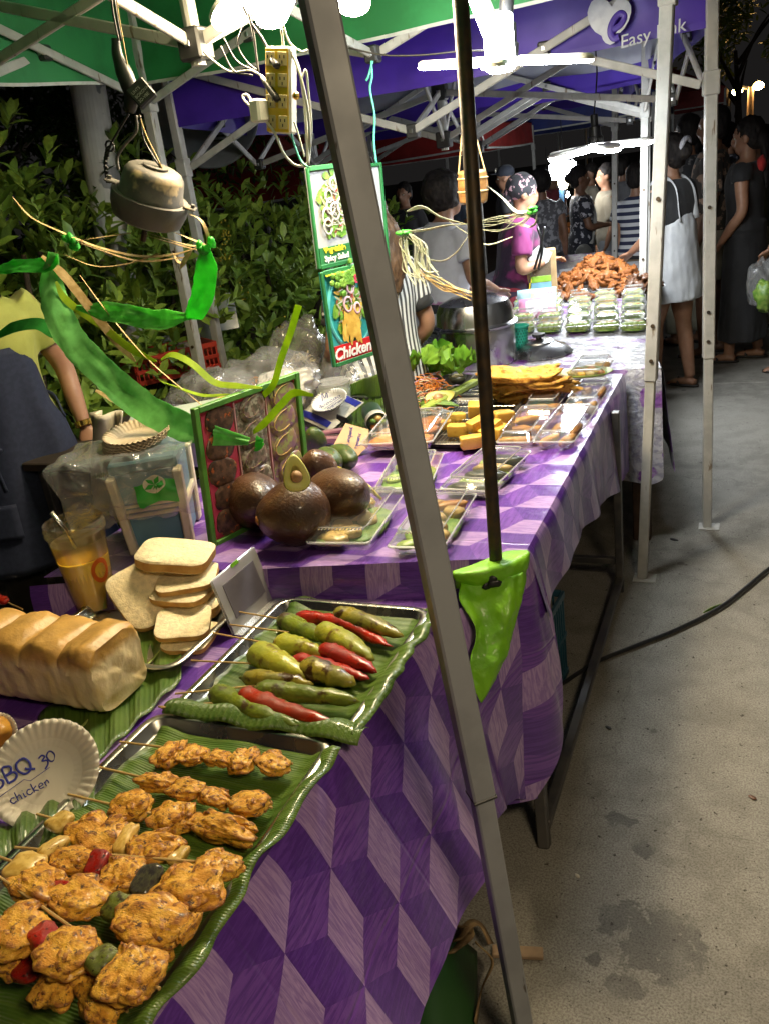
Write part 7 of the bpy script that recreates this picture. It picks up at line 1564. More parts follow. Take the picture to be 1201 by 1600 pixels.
def sign(label, tl, bl_, pxr, rows, seed, plate):
    BL = PY(*bl_, 2.3); TLp = PY(*tl, 2.3); wS = along(BL, dS, pxr); u = (TLp - BL); hS = u.length; u.normalize(); n = dS.cross(u).normalized(); R = Matrix((dS, u, n)).transposed()
    t = thing('picture_sign', label, 'picture sign', BL, 'green framed picture signs')
    def q(x, y, k=0): return BL + dS * (x * wS) + u * (y * hS) + n * k
    b = MB(); b.box(q(.5, .5, -.004), (wS, hS, .006), R, .001); b.build('board', m_swhite if not plate else m_steal, t)
    for x in (.02, .98): b = MB(); b.box(q(x, .5, .002), (wS * .055, hS, .010), R, .002); b.build('frame_side', m_sgreen, t)
    for y in (.015, .985): b = MB(); b.box(q(.5, y, .002), (wS * .90, hS * .05, .0098), R, .002); b.build('frame_rail', m_sgreen, t)
    rd = random.Random(seed); cx, cy, rx, ry = .5, .60, .34, .34
    if plate:
        b = MB(); b.tube([q(.5 + .44 * math.cos(a), .55 + .40 * math.sin(a), .001) for a in [k * 6.2832 / 40 for k in range(41)]], .006, 6, flat=.3); b.build('pictured_plate_rim', M('teal plate rim', (.10, .45, .45), None, 20, .3), t)
    for lay, (mt, cnt, sx, sy, sp) in enumerate([(g1[0], 46, .085, .05, 1.0), (g1[5 if plate else 1], 40, .10, .022, .8), (g1[2], 24, .05, .02, .8), (g1[1], 36, .09, .014, .75), (g1[4], 14, .045, .02, .7), (g1[0], 14, .06, .03, .8), (g1[3], 22, .08, .008, .75)] + ([(g1[5], 26, .17, .035, .7)] if plate else [])):
        b = MB()
        for k in range(cnt):
            a = rd.uniform(0, 6.28); r = math.sqrt(rd.random()) * sp; x = cx + rx * r * math.cos(a); y = cy + ry * r * math.sin(a); th = rd.uniform(0, 6.28) if not (plate and lay == 7) else 1.35 + rd.uniform(-.35, .35)
            if plate and lay == 7: y = .42 + rd.uniform(-.14, .12)
            pts = [q(x, y, .0012 + .0007 * lay + .00005 * k) + R @ (rz(th) @ V((sx * wS * math.cos(g) * rd.uniform(.7, 1.1), sy * wS * 1.2 * math.sin(g) * rd.uniform(.7, 1.2), 0))) for g in [j * 6.2832 / 9 for j in range(9)]]
            b.add(pts, [tuple(range(9))])
        tag(b.build('pictured_food', mt, t), kind='stuff')
    for k in range(7 if not plate else 3):
        b = MB(); x, y = cx + rd.uniform(-.2, .2), cy + rd.uniform(-.25, .22); r = rd.uniform(.07, .12) * (1 if not plate else .8); b.tube([q(x, y, .008) + R @ V((r * wS * math.cos(a), r * wS * 1.3 * math.sin(a), 0)) for a in [j * .5 for j in range(13)]], .0035, 5, flat=.4); b.build('pictured_onion_ring', g1[3] if not plate else M('pink ring', (.6, .4, .5), None, 20, .5), t)
    if plate:
        b = MB(); 
        for k in range(60): x, y = .5 + rd.gauss(0, .13), .88 + rd.gauss(0, .05); b.blob(q(x, y, .009), (.010, .010, .003), R, 7, 5, .4, 2, k)
        tag(b.build('pictured_parsley', g1[0], t), kind='stuff')
    return t, q, wS, hS, u, n, R
t, q, wS, hS, u, n, R = sign('upper picture sign reading Vegetable Spicy Salad', (478, 262), (497, 421), 563, None, 3, False)
b = MB(); b.box(q(.5, .115, .0035), (wS * .88, hS * .18, .004), R); b.build('caption_band', m_sgreen, t)
put_text('lettering', 'Vegetable', hS * .080, q(.40, .15, .007), dS, u, m_yy, t, bold=.0012); put_text('lettering', 'Spicy Salad', hS * .082, q(.43, .062, .007), dS, u, m_ywh, t, bold=.0006)
t, q, wS, hS, u, n, R = sign('lower picture sign reading Chicken on a red band', (500, 426), (521, 574), 592, None, 8, True)
b = MB(); b.box(q(.52, .115, .0035), (wS * .92, hS * .19, .004), R); b.build('caption_band', m_sred, t)
put_text('lettering', 'Chicken', hS * .17, q(.42, .065, .007), dS, u, m_ywh, t, bold=.0014, shear=.22); put_text('lettering', 'ยำไก่', hS * .15, q(.80, .82, .012), dS, u, M('lettering crimson', (.5, .03, .10), None, 8, .5), t, bold=.001)
b = MB(); b.box(q(.32, .955, .008), (wS * .5, hS * .015, .003), R); b.build('yellow_line', m_yy, t)
BL, TLp = PY(605, 424, 2.9), PY(590, 254, 2.9); dE = V((.30, .95, 0)).normalized(); u = (TLp - BL); hS = u.length; u.normalize(); n = dE.cross(u).normalized(); R = Matrix((dE, u, n)).transposed()
t = thing('picture_sign', 'third green framed sign seen almost edge on right of the leaning pole', 'picture sign', BL, 'green framed picture signs'); wS = .22
BL = BL - dE * wS * .96
b = MB(); b.box(BL + dE * wS / 2 + u * hS / 2, (wS, hS, .006), R, .001); b.build('board', m_swhite, t)
for x in (.02, .98): b = MB(); b.box(BL + dE * wS * x + u * hS / 2 + n * .006, (.012, hS, .010), R, .002); b.build('frame_side', m_sgreen, t)
for y in (.015, .985): b = MB(); b.box(BL + dE * wS / 2 + u * hS * y + n * .006, (wS * .9, .012, .0098), R, .002); b.build('frame_rail', m_sgreen, t)
# ------------------------------------------------------------------ people
m_skin = M('skin', (.36, .19, .115), (.31, .155, .09), 14, .5, sss=.1, rand=.12); m_skin_d = M('darker skin', (.22, .11, .065), (.18, .09, .05), 14, .5, sss=.08)
m_hair = M('black hair', (.010, .008, .008), (.02, .016, .014), 60, .68, bump=.4, bscale=200, stretch=(1, 1, .25), spec=.2); m_hairb = M('brown hair', (.10, .055, .025), (.05, .028, .014), 60, .5, bump=.4, stretch=(1, 1, .25))
m_sole = M('sandal', (.03, .025, .02), None, 20, .6)
def fab(name, c1, c2=None, **k): k.setdefault('rough', .8); k.setdefault('bump', .25); k.setdefault('bscale', 500); k.setdefault('sheen', .1); return M(name, c1, c2, k.pop('scale', 8), **k)
def stripes(name, a, c_, sc, axis=2):
    m, nt, out = newmat(name); c = coords(nt); s = nd(nt, 'SeparateXYZ', Vector=c).outputs[axis]; f = math_(nt, 'GREATER_THAN', math_(nt, 'FRACT', math_(nt, 'MULTIPLY', s, sc)), .5)
    b = nd(nt, 'BsdfPrincipled', Roughness=.85); nt.links.new(mix(nt, f, a, c_), b.inputs['Base Color']); nt.links.new(b.outputs[0], out.inputs[0]); return m
def checks(name, a, c_, sc):
    m, nt, out = newmat(name); ck = nd(nt, 'TexChecker', Vector=vmath(nt, 'MULTIPLY', coords(nt), (1, .0, 1)), Scale=sc); ck.inputs['Color1'].default_value = (*a, 1); ck.inputs['Color2'].default_value = (*c_, 1)
    b = nd(nt, 'BsdfPrincipled', Roughness=.85); nt.links.new(ck.outputs[0], b.inputs['Base Color']); nt.links.new(b.outputs[0], out.inputs[0]); return m
def remesh(mb, name, mats, voxel, smooth=2, parent=None, wr=0, wf=20):
    me = mb.mesh('tmp', mats); o = bpy.data.objects.new('tmp', me)
    r = o.modifiers.new('r', 'REMESH'); r.mode = 'VOXEL'; r.voxel_size = voxel; r.use_smooth_shade = True
    if smooth: s = o.modifiers.new('s', 'SMOOTH'); s.iterations = smooth; s.factor = .5
    m2 = baked(o); bpy.data.objects.remove(o); bpy.data.meshes.remove(me)
    m2.name = name; m2.materials.clear()
    for m in (mats if isinstance(mats, list) else [mats]): m2.materials.append(m)
    if wr:
        nv = len(m2.vertices); co = [0.0] * (3 * nv); no = [0.0] * (3 * nv); m2.vertices.foreach_get('co', co); m2.vertices.foreach_get('normal', no)
        for i in range(0, 3 * nv, 3):
            x, y, z = co[i:i + 3]; k = wr * (noise.noise((x * wf, y * wf, z * wf * .45)) + .5 * noise.noise((x * wf * 2.2, y * wf * 2.2, z * wf)))
            co[i] += no[i] * k; co[i + 1] += no[i + 1] * k; co[i + 2] += no[i + 2] * k
        m2.vertices.foreach_set('co', co)
    m2.polygons.foreach_set('use_smooth', [True] * len(m2.polygons)); m2.update(); o = link(name, m2, parent); ORG[o] = ORG.get(parent, V()); return o
def person(label, loc, yaw, h, spec, vox=.012, group='people at the night market'):
    """built facing +Y at the origin in metres for a 1.62 m body, then scaled by h/1.62"""
    t = thing('person', label, 'person', loc, group); ORG[t] = V((0, 0, 0)); sc = h / 1.62; g = spec.get
    t.rotation_euler = (0, 0, yaw); t.scale = (sc, sc, sc)
    lean = g('lean', 0); fat = g('fat', 1.0)
    def L(p):                                                            # bend the trunk forward at the hips
        p = V(p)
        if lean and p.z > .92: q = Matrix.Rotation(-lean, 3, 'X') @ (p - V((0, 0, .92))); return q + V((0, 0, .92))
        return p
    hd = g('head', (0, 0)); HR = rz(hd[0]) @ Matrix.Rotation(-hd[1], 3, 'X'); hc = L((0, .012, 1.515)); nk = L((0, -.005, 1.37))
    def Hd(x, y, z): return hc + HR @ V((x, y, z))
    sh = [L((-.155 * fat ** .5, 0, 1.325)), L((.155 * fat ** .5, 0, 1.325))]
    arms = g('arms', (((-.20, -.02, 1.06), (-.205, .06, .83)), ((.20, -.02, 1.06), (.205, .06, .83))))
    stride = g('stride', .03); hips = [V((-.085, 0, .86)), V((.085, 0, .86))]; kn = [V((-.085, .015 + stride, .46)), V((.085, .015 - stride, .46))]; an = [V((-.085, -.01 + stride * 1.6, .075)), V((.085, -.01 - stride * 1.6, .075))]
    def torso(b, e, z0, z1, n=26, hip=0):
        prof = [(.80, .125, .095), (.87, .165, .11), (.93, .162, .108), (1.02, .135, .095), (1.12, .138, .098), (1.22, .152, .105), (1.30, .150, .092), (1.345, .115, .075), (1.375, .062, .058)]
        zs = [z0 + (z1 - z0) * k / 14 for k in range(15)]; rings = []
        for z in zs:
            rx = interp(z, [p[0] for p in prof], [p[1] for p in prof]) * fat + e; ry = interp(z, [p[0] for p in prof], [p[2] for p in prof]) * fat + e
            if z < .80: rx += 0
            rings.append([L((rx * math.copysign(abs(math.cos(a)) ** .85, math.cos(a)), ry * math.copysign(abs(math.sin(a)) ** .85, math.sin(a)) + .012 * math.sin((z - .9) * 5), z)) for a in [2 * math.pi * k / n for k in range(n)]])
        b.loft(rings)
    def limb(b, pts, rs, n=12, e=0): b.tube(spl(pts, 5), [interp(i / 5, list(range(len(rs))), rs) + e for i in range(5 * (len(pts) - 1) + 1)], n)
    b = MB(); torso(b, 0, .80, 1.375); limb(b, [nk - V((0, 0, .02)), nk + (hc - nk) * .4, hc - HR @ V((0, .015, .04))], [.056, .050, .050])
    # head: skull, jaw, nose, brow, lips, ears
    b.blob(Hd(0, -.008, .025), (.072, .088, .092), HR, 22, 16); b.blob(Hd(0, .022, -.045), (.052, .058, .062), HR, 18, 12); b.blob(Hd(0, .045, -.085), (.026, .026, .020), HR, 12, 8)
    b.tube([Hd(0, .072, .015), Hd(0, .092, -.016), Hd(0, .094, -.026), Hd(0, .070, -.030)], [.008, .012, .013, .010], 8); b.tube([Hd(-.02, .074, -.052), Hd(0, .082, -.052), Hd(.02, .074, -.052)], [.006, .010, .006], 8)
    b.tube([Hd(-.05, .060, .026), Hd(0, .080, .024), Hd(.05, .060, .026)], [.009, .011, .009], 8)
    for s in (-1, 1): b.blob(Hd(s * .075, -.012, -.008), (.010, .020, .032), HR, 10, 8)
    for i in (0, 1):
        e_, w_ = V(arms[i][0]), V(arms[i][1]); 
        if lean and g('armlean', True): pass
        limb(b, [sh[i], sh[i].lerp(e_, .5), e_, e_.lerp(w_, .5), w_], [.052 * fat ** .5, .044, .036, .034, .024]); d = (w_ - e_).normalized(); gd = g('grip', (0, 0))[i]
        hdn = (d + V((0, .15, -.1 if not gd else .0))).normalized(); fr = frame(hdn, (1 if i else -1, .3, .2)); pm = w_ + hdn * .045
        b.blob(pm, (.050, .016, .038), fr, 14, 10)
        for k in range(4):
            oy = (k - 1.5) * .018; f0 = pm + hdn * .038 + fr @ V((0, 0, oy)); ln = (.058, .068, .064, .05)[k]; cu = fr @ V((0, -1 if i else 1, 0)) * (.012 + .03 * gd)
            b.tube([f0 - hdn * .02, f0 + hdn * ln * .5 + cu * .35, f0 + hdn * ln * (1 - .45 * gd) + cu * 1.1], [.0095, .009, .0075], 8)
        f0 = pm - hdn * .015 + fr @ V((0, 0, .034)); b.tube([f0, f0 + hdn * .025 + fr @ V((0, 0, .014)), f0 + hdn * .05 + fr @ V((0, 0, .016))], [.012, .011, .009], 8)
        limb(b, [hips[i], hips[i].lerp(kn[i], .5), kn[i], kn[i].lerp(an[i], .35), an[i]], [.090 * fat, .076 * fat, .054, .053, .036])
        b.tube([an[i] + V((0, -.045, -.045)), an[i] + V((0, .0, -.035)), an[i] + V((0, .08, -.045)), an[i] + V((0, .15, -.055))], [.028, .038, .034, .022], 10, flat=.8)
        for k in range(5): b.tube([an[i] + V(((k - 2) * .014, .13, -.058)), an[i] + V(((k - 2) * .015, .175 - .006 * abs(k - 1.5), -.063))], .0095, 7)
    remesh(b, 'body', g('skin', m_skin), vox, 2, t)
    for s in (-1, 1):
        b = MB(); b.blob(Hd(s * .030, .066, .002), (.013, .008, .008), HR, 10, 8); b.blob(Hd(s * .030, .0725, .002), (.0055, .004, .0055), HR, 8, 6, mi=1); b.build('eye', [m_paper, m_black_plastic], t, smooth=True)
    # hair
    hs = g('hair', 'short'); hm = g('hairmat', m_hair)
    if hs:
        b = MB(); b.blob(Hd(0, -.022, .042), (.083, .094, .094), HR, 22, 16, .05, 3); b.blob(Hd(0, -.05, -.01), (.074, .062, .075), HR, 16, 12)
        if hs == 'big': b.blob(Hd(0, -.035, .03), (.105, .115, .11), HR, 22, 16, .12, 3)
        if hs in ('long', 'pony'):
            pts = [Hd(0, -.075, .03), Hd(0, -.115, -.03), L((0, -.12, 1.36)), L((0, -.125, 1.18 if hs == 'pony' else 1.24))]; b.tube(spl(pts, 5), [interp(i / 15, [0, .3, .7, 1], [.04, .055, .05, .016] if hs == 'pony' else [.06, .08, .085, .04]) for i in range(16)], 12, flat=.65)
        if hs == 'bun': b.blob(Hd(0, -.115, .02), (.05, .045, .05), HR, 14, 10)
        remesh(b, 'hair', hm, vox, 1, t, .007, 70)
    for ex in g('extra', []): ex(t, L, Hd, HR, vox)
    sl = g('sleeve', .55)
    def sleeves(b, e):
        for i in (0, 1):
            e_, w_ = V(arms[i][0]), V(arms[i][1]); f = min(1, sl); en = sh[i].lerp(e_, f); pts = [sh[i] - V((.03 * (1 if i else -1), 0, -.0)), sh[i].lerp(en, .5), en]
            limb(b, pts, [.058 * fat ** .5, .056, .056], 14, e)
            if sl > 1: limb(b, [e_, e_.lerp(w_, sl - 1)], [.050, .045], 14, e)
    if g('top'):
        b = MB(); torso(b, .014, g('hem', .82), 1.372); 
        if sl > 0: sleeves(b, .012)
        remesh(b, 'shirt', g('top'), vox, 1, t, .0045, 16)
    if g('dress'):
        b = MB(); z0 = g('hem', .45); n = 26; torso(b, .016, .93, 1.36); rings = []
        for k in range(10): z = lerp(.98, z0, k / 9); w = lerp(.168, g('flare', .22), k / 9) * fat; rings.append([V((w * math.cos(a) * (1 + .05 * math.sin(a * 7) * k / 9), (w * .74) * math.sin(a) * (1 + .05 * math.sin(a * 7) * k / 9), z)) for a in [2 * math.pi * j / n for j in range(n)]])
        b.loft(rings)
        if g('dress_sleeve', True) and sl > 0: sleeves(b, .012)
        remesh(b, 'dress', g('dress'), vox, 1, t, .005, 14)
    if g('pants'):
        b = MB(); torso(b, .012, .80, .97); ze = g('pants_end', .1)
        for i in (0, 1):
            q = [hips[i], hips[i].lerp(kn[i], .5), kn[i], an[i]]; 
            if ze > .46: q = [hips[i], hips[i].lerp(kn[i], (.86 - ze) / .8), hips[i].lerp(kn[i], (.86 - ze) / .4)]; limb(b, q, [.10 * fat, .098 * fat, .096 * fat], 16)
            else: limb(b, q[:3] + [kn[i].lerp(an[i], (.46 - ze) / .385)], [.10 * fat, .088 * fat, .072, .062], 16, .008)
        remesh(b, 'trousers', g('pants'), vox, 1, t, .004, 16)
    for i in (0, 1):
        b = MB(); f = an[i]; b.loft([[V((f.x + (.042 + .008 * math.sin(a)) * math.cos(a), f.y + .055 + .125 * math.sin(a), z)) for a in [2 * math.pi * k / 20 for k in range(20)]] for z in (.003, .018)]); b.tube([V((f.x - .045, f.y + .07, .018)), V((f.x, f.y + .09, .058)), V((f.x + .045, f.y + .07, .018))], .010, 8, flat=.6); b.build('sandal', g('shoe', m_sole), t, smooth=True)
    return t
def band(b, pts, w, th=.006, up=(0, 0, 1)): b.strip(spl([V(p) for p in pts], 6), w, up, th)
# vendor at the left, head out of the frame
m_navy = fab('navy apron', (.010, .016, .045), (.015, .022, .056), scale=60, sheen=0); m_limes = fab('lime yellow shirt', (.36, .38, .08), (.30, .32, .065))
m_gold = M('gold watch', (.75, .50, .12), None, 30, .22, metal=1)
def apron(mat, z0, z1, w0, w1, straps=True, tie=True):
    def f(t, L, Hd, HR, vox):
        b = MB()
        def g(u, w):
            z = lerp(z1, z0, w); ww = interp(w, [0, .28, .36, 1], [.15, .175, w0, w1]); a = (u - .5) * 2; x = ww * math.sin(a * 1.45); y = .05 + .088 * math.cos(a * 1.45) + .013 * math.sin(u * 21 + z * 4) * min(1, w * 1.6) + .03 * w + .012 * max(0, 1 - w / .4)
            return L((x, y, z))
        b.grid(g, 30, 30); o = b.build('apron', mat, t, smooth=True); o.modifiers.new('s', 'SOLIDIFY').thickness = .006
        b = MB(); band(b, [g(0, .36), V((-.175, -.03, 1.0)), V((0, -.125, 1.0)), V((.175, -.03, 1.0)), g(1, .36)], .022); band(b, [L((-.09, .11, z1)), L((-.10, .02, 1.40)), L((0, -.07, 1.40)), L((.10, .02, 1.40)), L((.09, .11, z1))], .022, up=(0, -.5, 1)); b.build('apron_tie', mat, t, smooth=True)
        b = MB(); b.grid(lambda u, w: g(.56 + .34 * u, .66 + .16 * w) + V((0, .012, 0)), 10, 8); o = b.build('pocket', mat, t, smooth=True); o.modifiers.new('s', 'SOLIDIFY').thickness = .004
        b = MB()
        for s in (-1, 1): b.blob(g(.62, .42) + V((.022 * s, .02, .004)), (.022, .008, .012), None, 10, 8)
        for s in (-.5, .6): band(b, [g(.62, .42) + V((0, .02, 0)), g(.62 + .03 * s, .52) + V((.006 * s, .018, 0)), g(.62 + .05 * s, .60) + V((.012 * s, .016, 0))], .018, .004)
        b.build('apron_knot', mat, t, smooth=True)
    return f
def watch(arm):
    def f(t, L, Hd, HR, vox):
        e, w = V(arm[0]), V(arm[1]); d = (w - e).normalized(); c = w - d * .012; s1 = d.orthogonal().normalized(); s2 = d.cross(s1)
        for k in range(14): a = k * 2 * math.pi / 14; r = V((0, 0, 0)) + s1 * math.cos(a) + s2 * math.sin(a); b = MB(); b.box(c + r * .0285, (.007, .0135, .022), Matrix((r, d.cross(r), d)).transposed(), .002); b.build('watch_link', m_gold, t)
    return f
sv = P(34, 470, 1.33)
va = ((.235, -.03, 1.07), (.235, .06, .86))
yawv = -2.25
vv = rz(yawv) @ V((-.155, 0, 0)); vl = V((sv.x, sv.y, 0)) + vv * 1.0
va_L = ((-.255, -.04, 1.08), (-.265, .03, .86))
vloc = V((sv.x, sv.y, 0)) - rz(yawv) @ V((-.175, 0, 0))
person('vendor in a lime shirt and navy apron wearing a gold watch', vloc, yawv, 1.62, dict(top=m_limes, hem=.80, sleeve=.62, pants=fab('dark trousers', (.02, .02, .025)), fat=1.15, arms=(va_L, ((.22, .02, 1.08), (.18, .16, .9))), hair='short', extra=[apron(m_navy, .42, 1.20, .205, .29), watch(va_L)]), .009)
# woman in striped apron behind the grey pole
ms = stripes('white and dark pinstripe', (.60, .60, .56), (.06, .06, .06), 40, 0); q = PY(632, 290, 3.05)
sa = (((-.23, .02, 1.06), (-.17, .20, .92)), ((.235, -.02, 1.07), (.20, .14, .90)))
m_scuff = fab('black sleeve cuff', (.012, .012, .012))
def cuff(i):
    def f(t, L, Hd, HR, vox): s_, e = L((.155 * (1 if i else -1), 0, 1.325)), V(sa[i][0]); b = MB(); b.tube([s_.lerp(e, .52), s_.lerp(e, .70)], .064, 18); b.build('cuff', m_scuff, t, smooth=True)
    return f
person('woman in a pinstriped top with black cuffs cooking behind the grey pole', (q.x - .17, 3.05, 0), 1.0, 1.50, dict(top=ms, hem=.62, sleeve=.55, pants=fab('black trousers', (.012, .012, .014)), arms=sa, hair='long', hairmat=m_hairb, fat=1.12, extra=[cuff(0), cuff(1), apron(ms, .45, 1.18, .19, .24)]), .011)
# cook bending in a white shirt, seen from behind
mw = fab('white printed shirt', (.40, .40, .43), (.34, .34, .37), c3=(.25, .10, .22), s3=6, t3=(.66, .70)); q = PY(664, 290, 4.25)
person('cook with black hair and a white shirt seen from behind', (q.x, 4.25, 0), -.55, 1.55, dict(top=mw, hem=.78, sleeve=.6, pants=fab('black cook trousers', (.012, .012, .014)), hair='big', skin=m_skin_d, fat=1.2, lean=.22, arms=(((-.22, .1, 1.05), (-.12, .32, .98)), ((.25, .06, 1.07), (.17, .28, .98)))), .011)
# cook in magenta shirt and flowered headscarf
m_mag = fab('magenta purple shirt', (.17, .015, .10), (.022, .008, .028), scale=3, lo=.47, hi=.53); m_scarf = fab('flowered headscarf', (.015, .015, .02), c3=(.50, .30, .34), s3=26, t3=(.56, .60)); m_chk = checks('yellow black checks', (.60, .46, .03), (.01, .01, .01), 26); q = PY(803, 284, 5.15)
def scarf(t, L, Hd, HR, vox): b = MB(); b.blob(Hd(0, -.016, .045), (.090, .104, .092), HR, 22, 14, .05, 3); b.blob(Hd(0, -.10, .0), (.035, .04, .05), HR, 12, 8); remesh(b, 'headscarf', m_scarf, .010, 1, t, .002, 40)
def chkapron(t, L, Hd, HR, vox):
    b = MB(); band(b, [L((-.10, .10, 1.30)), L((-.02, .125, 1.15)), L((.10, .12, .98))], .05, .006, (0, 1, .2)); b.grid(lambda u, w: L((lerp(.02, .20, u), .125 + .02 * w - .12 * max(0, u - .6), lerp(1.0, .55, w))), 10, 14); o = b.build('checked_apron', m_chk, t, smooth=True); o.modifiers.new('s', 'SOLIDIFY').thickness = .006
ga = (((-.22, .02, 1.08), (-.14, .20, 1.0)), ((.24, .03, 1.06), (.16, .22, 1.08)))
person('cook in a magenta shirt and flowered headscarf reaching over the boxes', (q.x - .06, 5.15, 0), -1.15, 1.47, dict(top=m_mag, hem=.78, sleeve=.7, pants=fab('red flowered skirt', (.22, .015, .03), c3=(.5, .4, .35), s3=14, t3=(.6, .66)), hair=None, fat=1.18, lean=.18, arms=ga, grip=(0, .8), extra=[scarf, chkapron]), .011)
tp = PY(846, 384, 4.75); t = thing('tongs', 'dark handled tongs held by the cook over the boxes', 'tongs', tp)
for s in (-1, 1): b = MB(); b.tube(spl([tp + V((-.02 * s, 0, .10)), tp + V((.004 * s, -.01, 0)), tp + V((-.035 + .012 * s, -.02, -.12))], 5), .007, 8); b.build('tong_arm', m_black_plastic, t, smooth=True)
# woman in white overalls and black tee
m_ovl = fab('white denim overalls', (.50, .51, .52), (.43, .44, .46), bump=.35, bscale=200); m_blk = fab('black cotton', (.010, .010, .011), (.016, .016, .018)); m_scr = fab('grey scrunchie', (.42, .42, .46), (.3, .3, .34))
def straps(t, L, Hd, HR, vox):
    b = MB()
    for s in (-1, 1): band(b, [(s * .075, .125, 1.16), (s * .082, .09, 1.33), (s * .075, .01, 1.385), (s * .082, -.085, 1.31), (s * .085, -.125, 1.12)], .046, .006, (s * .2, 0, 1))
    o = b.build('strap', m_ovl, t, smooth=True)
    b = MB(); n = 26; rings = []
    for z, rx, ry in ((.62, .205, .165), (.72, .20, .16), (.82, .195, .150), (.92, .186, .138), (1.02, .166, .126), (1.10, .150, .12), (1.16, .10, .105)): rings.append([V(((rx + .022) * math.cos(a), (ry + .026) * math.sin(a) * (1 if z < 1.15 else 1), z + (.0 if z < 1.1 else 0))) for a in [2 * math.pi * k / n for k in range(n)]])
    b.loft(rings); remesh(b, 'overalls', m_ovl, .010, 1, t, .006, 15)
    b = MB(); b.tube([Hd(.0, -.115, .055) + HR @ V((.036 * math.cos(a), -.012 * math.sin(a), .036 * math.sin(a))) for a in [k * .42 for k in range(16)]], .016, 10); b.build('scrunchie', m_scr, t, smooth=True)
def at(px, py): q = P(px, py, 0); return (q.x, q.y, 0)
hang = (((-.20, .0, 1.07), (-.15, .20, .95)), ((.21, .0, 1.07), (.15, .20, .95)))
person('woman in white shortalls over a black tee with a grey scrunchie', at(1048, 606), 1.05, 1.56, dict(top=m_blk, hem=.95, sleeve=.62, arms=hang, hair='bun', stride=.05, fat=1.18, extra=[straps]), .010)
# woman in a long black dress
m_redb = fab('red hair bow', (.45, .02, .02))
def bow(t, L, Hd, HR, vox): b = MB(); b.blob((-.05, -.10, 1.345), (.045, .03, .05), None, 14, 10, .2, 2); b.blob((.06, -.10, 1.36), (.05, .028, .03), None, 14, 10, .2, 2); b.build('red_collar', m_redb, t, smooth=True); put_text('dress_print', 'dere so', .055, (-.02, -.205, .74), (-1, 0, 0), (0, 0, 1), m_logo, t, shear=.2) if False else None
def dprint(t, L, Hd, HR, vox): put_text('dress_print', 'dress', .045, (.235, -.02, .735), (0, 1, 0), (0, 0, 1), m_logo, t, shear=.25, bold=.001)
person('woman in a long black dress with a long black ponytail and red collar', at(1158, 562), 1.35, 1.60, dict(dress=m_blk, hem=.17, flare=.21, sleeve=.3, hair='pony', stride=.05, fat=1.05, arms=(((-.21, -.02, 1.06), (-.18, .12, .86)), ((.21, -.0, 1.06), (.17, .16, .90))), extra=[bow]), .010)
m_flor = fab('brown flowered shirt', (.040, .032, .026), (.05, .04, .03), c3=(.34, .22, .15), s3=16, t3=(.52, .57)); m_shorts = fab('beige shorts', (.34, .31, .22))
person('man in a dark shirt with tan flowers and beige shorts behind the white pole', (-.28, 6.75, 0), 1.5, 1.70, dict(top=m_flor, hem=.80, sleeve=.8, pants=m_shorts, pants_end=.55, hair='short', skin=m_skin_d, fat=1.1), .012)
person('tall man in a grey flowered shirt behind the woman in white', (-.48, 7.15, 0), .9, 1.68, dict(top=fab('grey flowered shirt', (.05, .05, .055), c3=(.25, .24, .24), s3=18, t3=(.55, .6)), sleeve=.7, pants=m_shorts, hair='short'), .013)
m_org = fab('rust orange top', (.36, .07, .012)); m_hb = fab('beige headband', (.45, .38, .25), (.36, .30, .2))
def hband(t, L, Hd, HR, vox): b = MB(); b.tube([Hd(0, -.01, .055) + HR @ V((.088 * math.cos(a), -.0, .078 * math.sin(a))) for a in [k * .35 for k in range(10)]], .018, 10); b.build('headband', m_hb, t, smooth=True)
person('woman in a rust orange top with a beige headband at the right edge', (.30, 6.15, 0), 1.2, 1.56, dict(top=m_org, hem=.86, sleeve=.1, pants=fab('mustard skirt', (.30, .22, .03), (.05, .05, .02), scale=12), hair='long', extra=[hband], arms=(((-.21, .0, 1.06), (-.17, .16, .86)), ((.21, 0, 1.06), (.19, .15, .88)))), .012)
crumple('clear shopping bag of greens carried at the right edge', 'bag', m_bagfilm, P(1192, 450, .62), .09, .10, .17, 9, group='plastic bags')
b = MB(); b.blob(P(1195, 462, .60), (.06, .06, .09), None, 18, 12, .4, 2, 4); o = b.build('greens', m_veg, loc=P(1195, 462, .52), smooth=True); tag(o, 'bunch of greens inside the clear shopping bag at the right edge', 'vegetables')
# farther people between the stalls
m_nfl = fab('navy flowered dress', (.014, .016, .026), c3=(.42, .42, .46), s3=20, t3=(.56, .61)); m_bei = fab('beige shirt', (.30, .26, .19)); m_gp = fab('grey trousers', (.30, .31, .33)); m_cap = fab('dark cap', (.02, .025, .04))
def capf(t, L, Hd, HR, vox): b = MB(); b.blob(Hd(0, -.012, .062), (.088, .100, .075), HR, 18, 12); b.blob(Hd(0, .11, .055), (.06, .06, .008), HR, 14, 6); remesh(b, 'cap', m_cap, .012, 1, t); b = MB(); b.blob(Hd(0, .085, .085), (.04, .012, .03), HR, 10, 8); b.build('cap_panel', m_paper, t, smooth=True)
def satchel(t, L, Hd, HR, vox): b = MB(); b.blob((.19, -.02, .80), (.06, .09, .11), None, 16, 12); b.build('round_bag', fab('grey bag', (.12, .12, .11)), t, smooth=True); b = MB(); band(b, [(-.11, .12, 1.33), (.02, .14, 1.12), (.17, .06, .9)], .04, .008, (0, 1, 0)); b.build('bag_strap', fab('pale strap', (.4, .4, .38)), t, smooth=True)
def far(label, px, pyhead, y, yaw, spec, vox=.016): q = PY(px, pyhead, y); return person(label, (q.x, y, 0), yaw, max(1.40, min(1.75, q.z)), spec, vox)
cross = (((-.22, .04, 1.07), (-.02, .22, 1.06)), ((.22, .04, 1.07), (.06, .26, 1.05)))
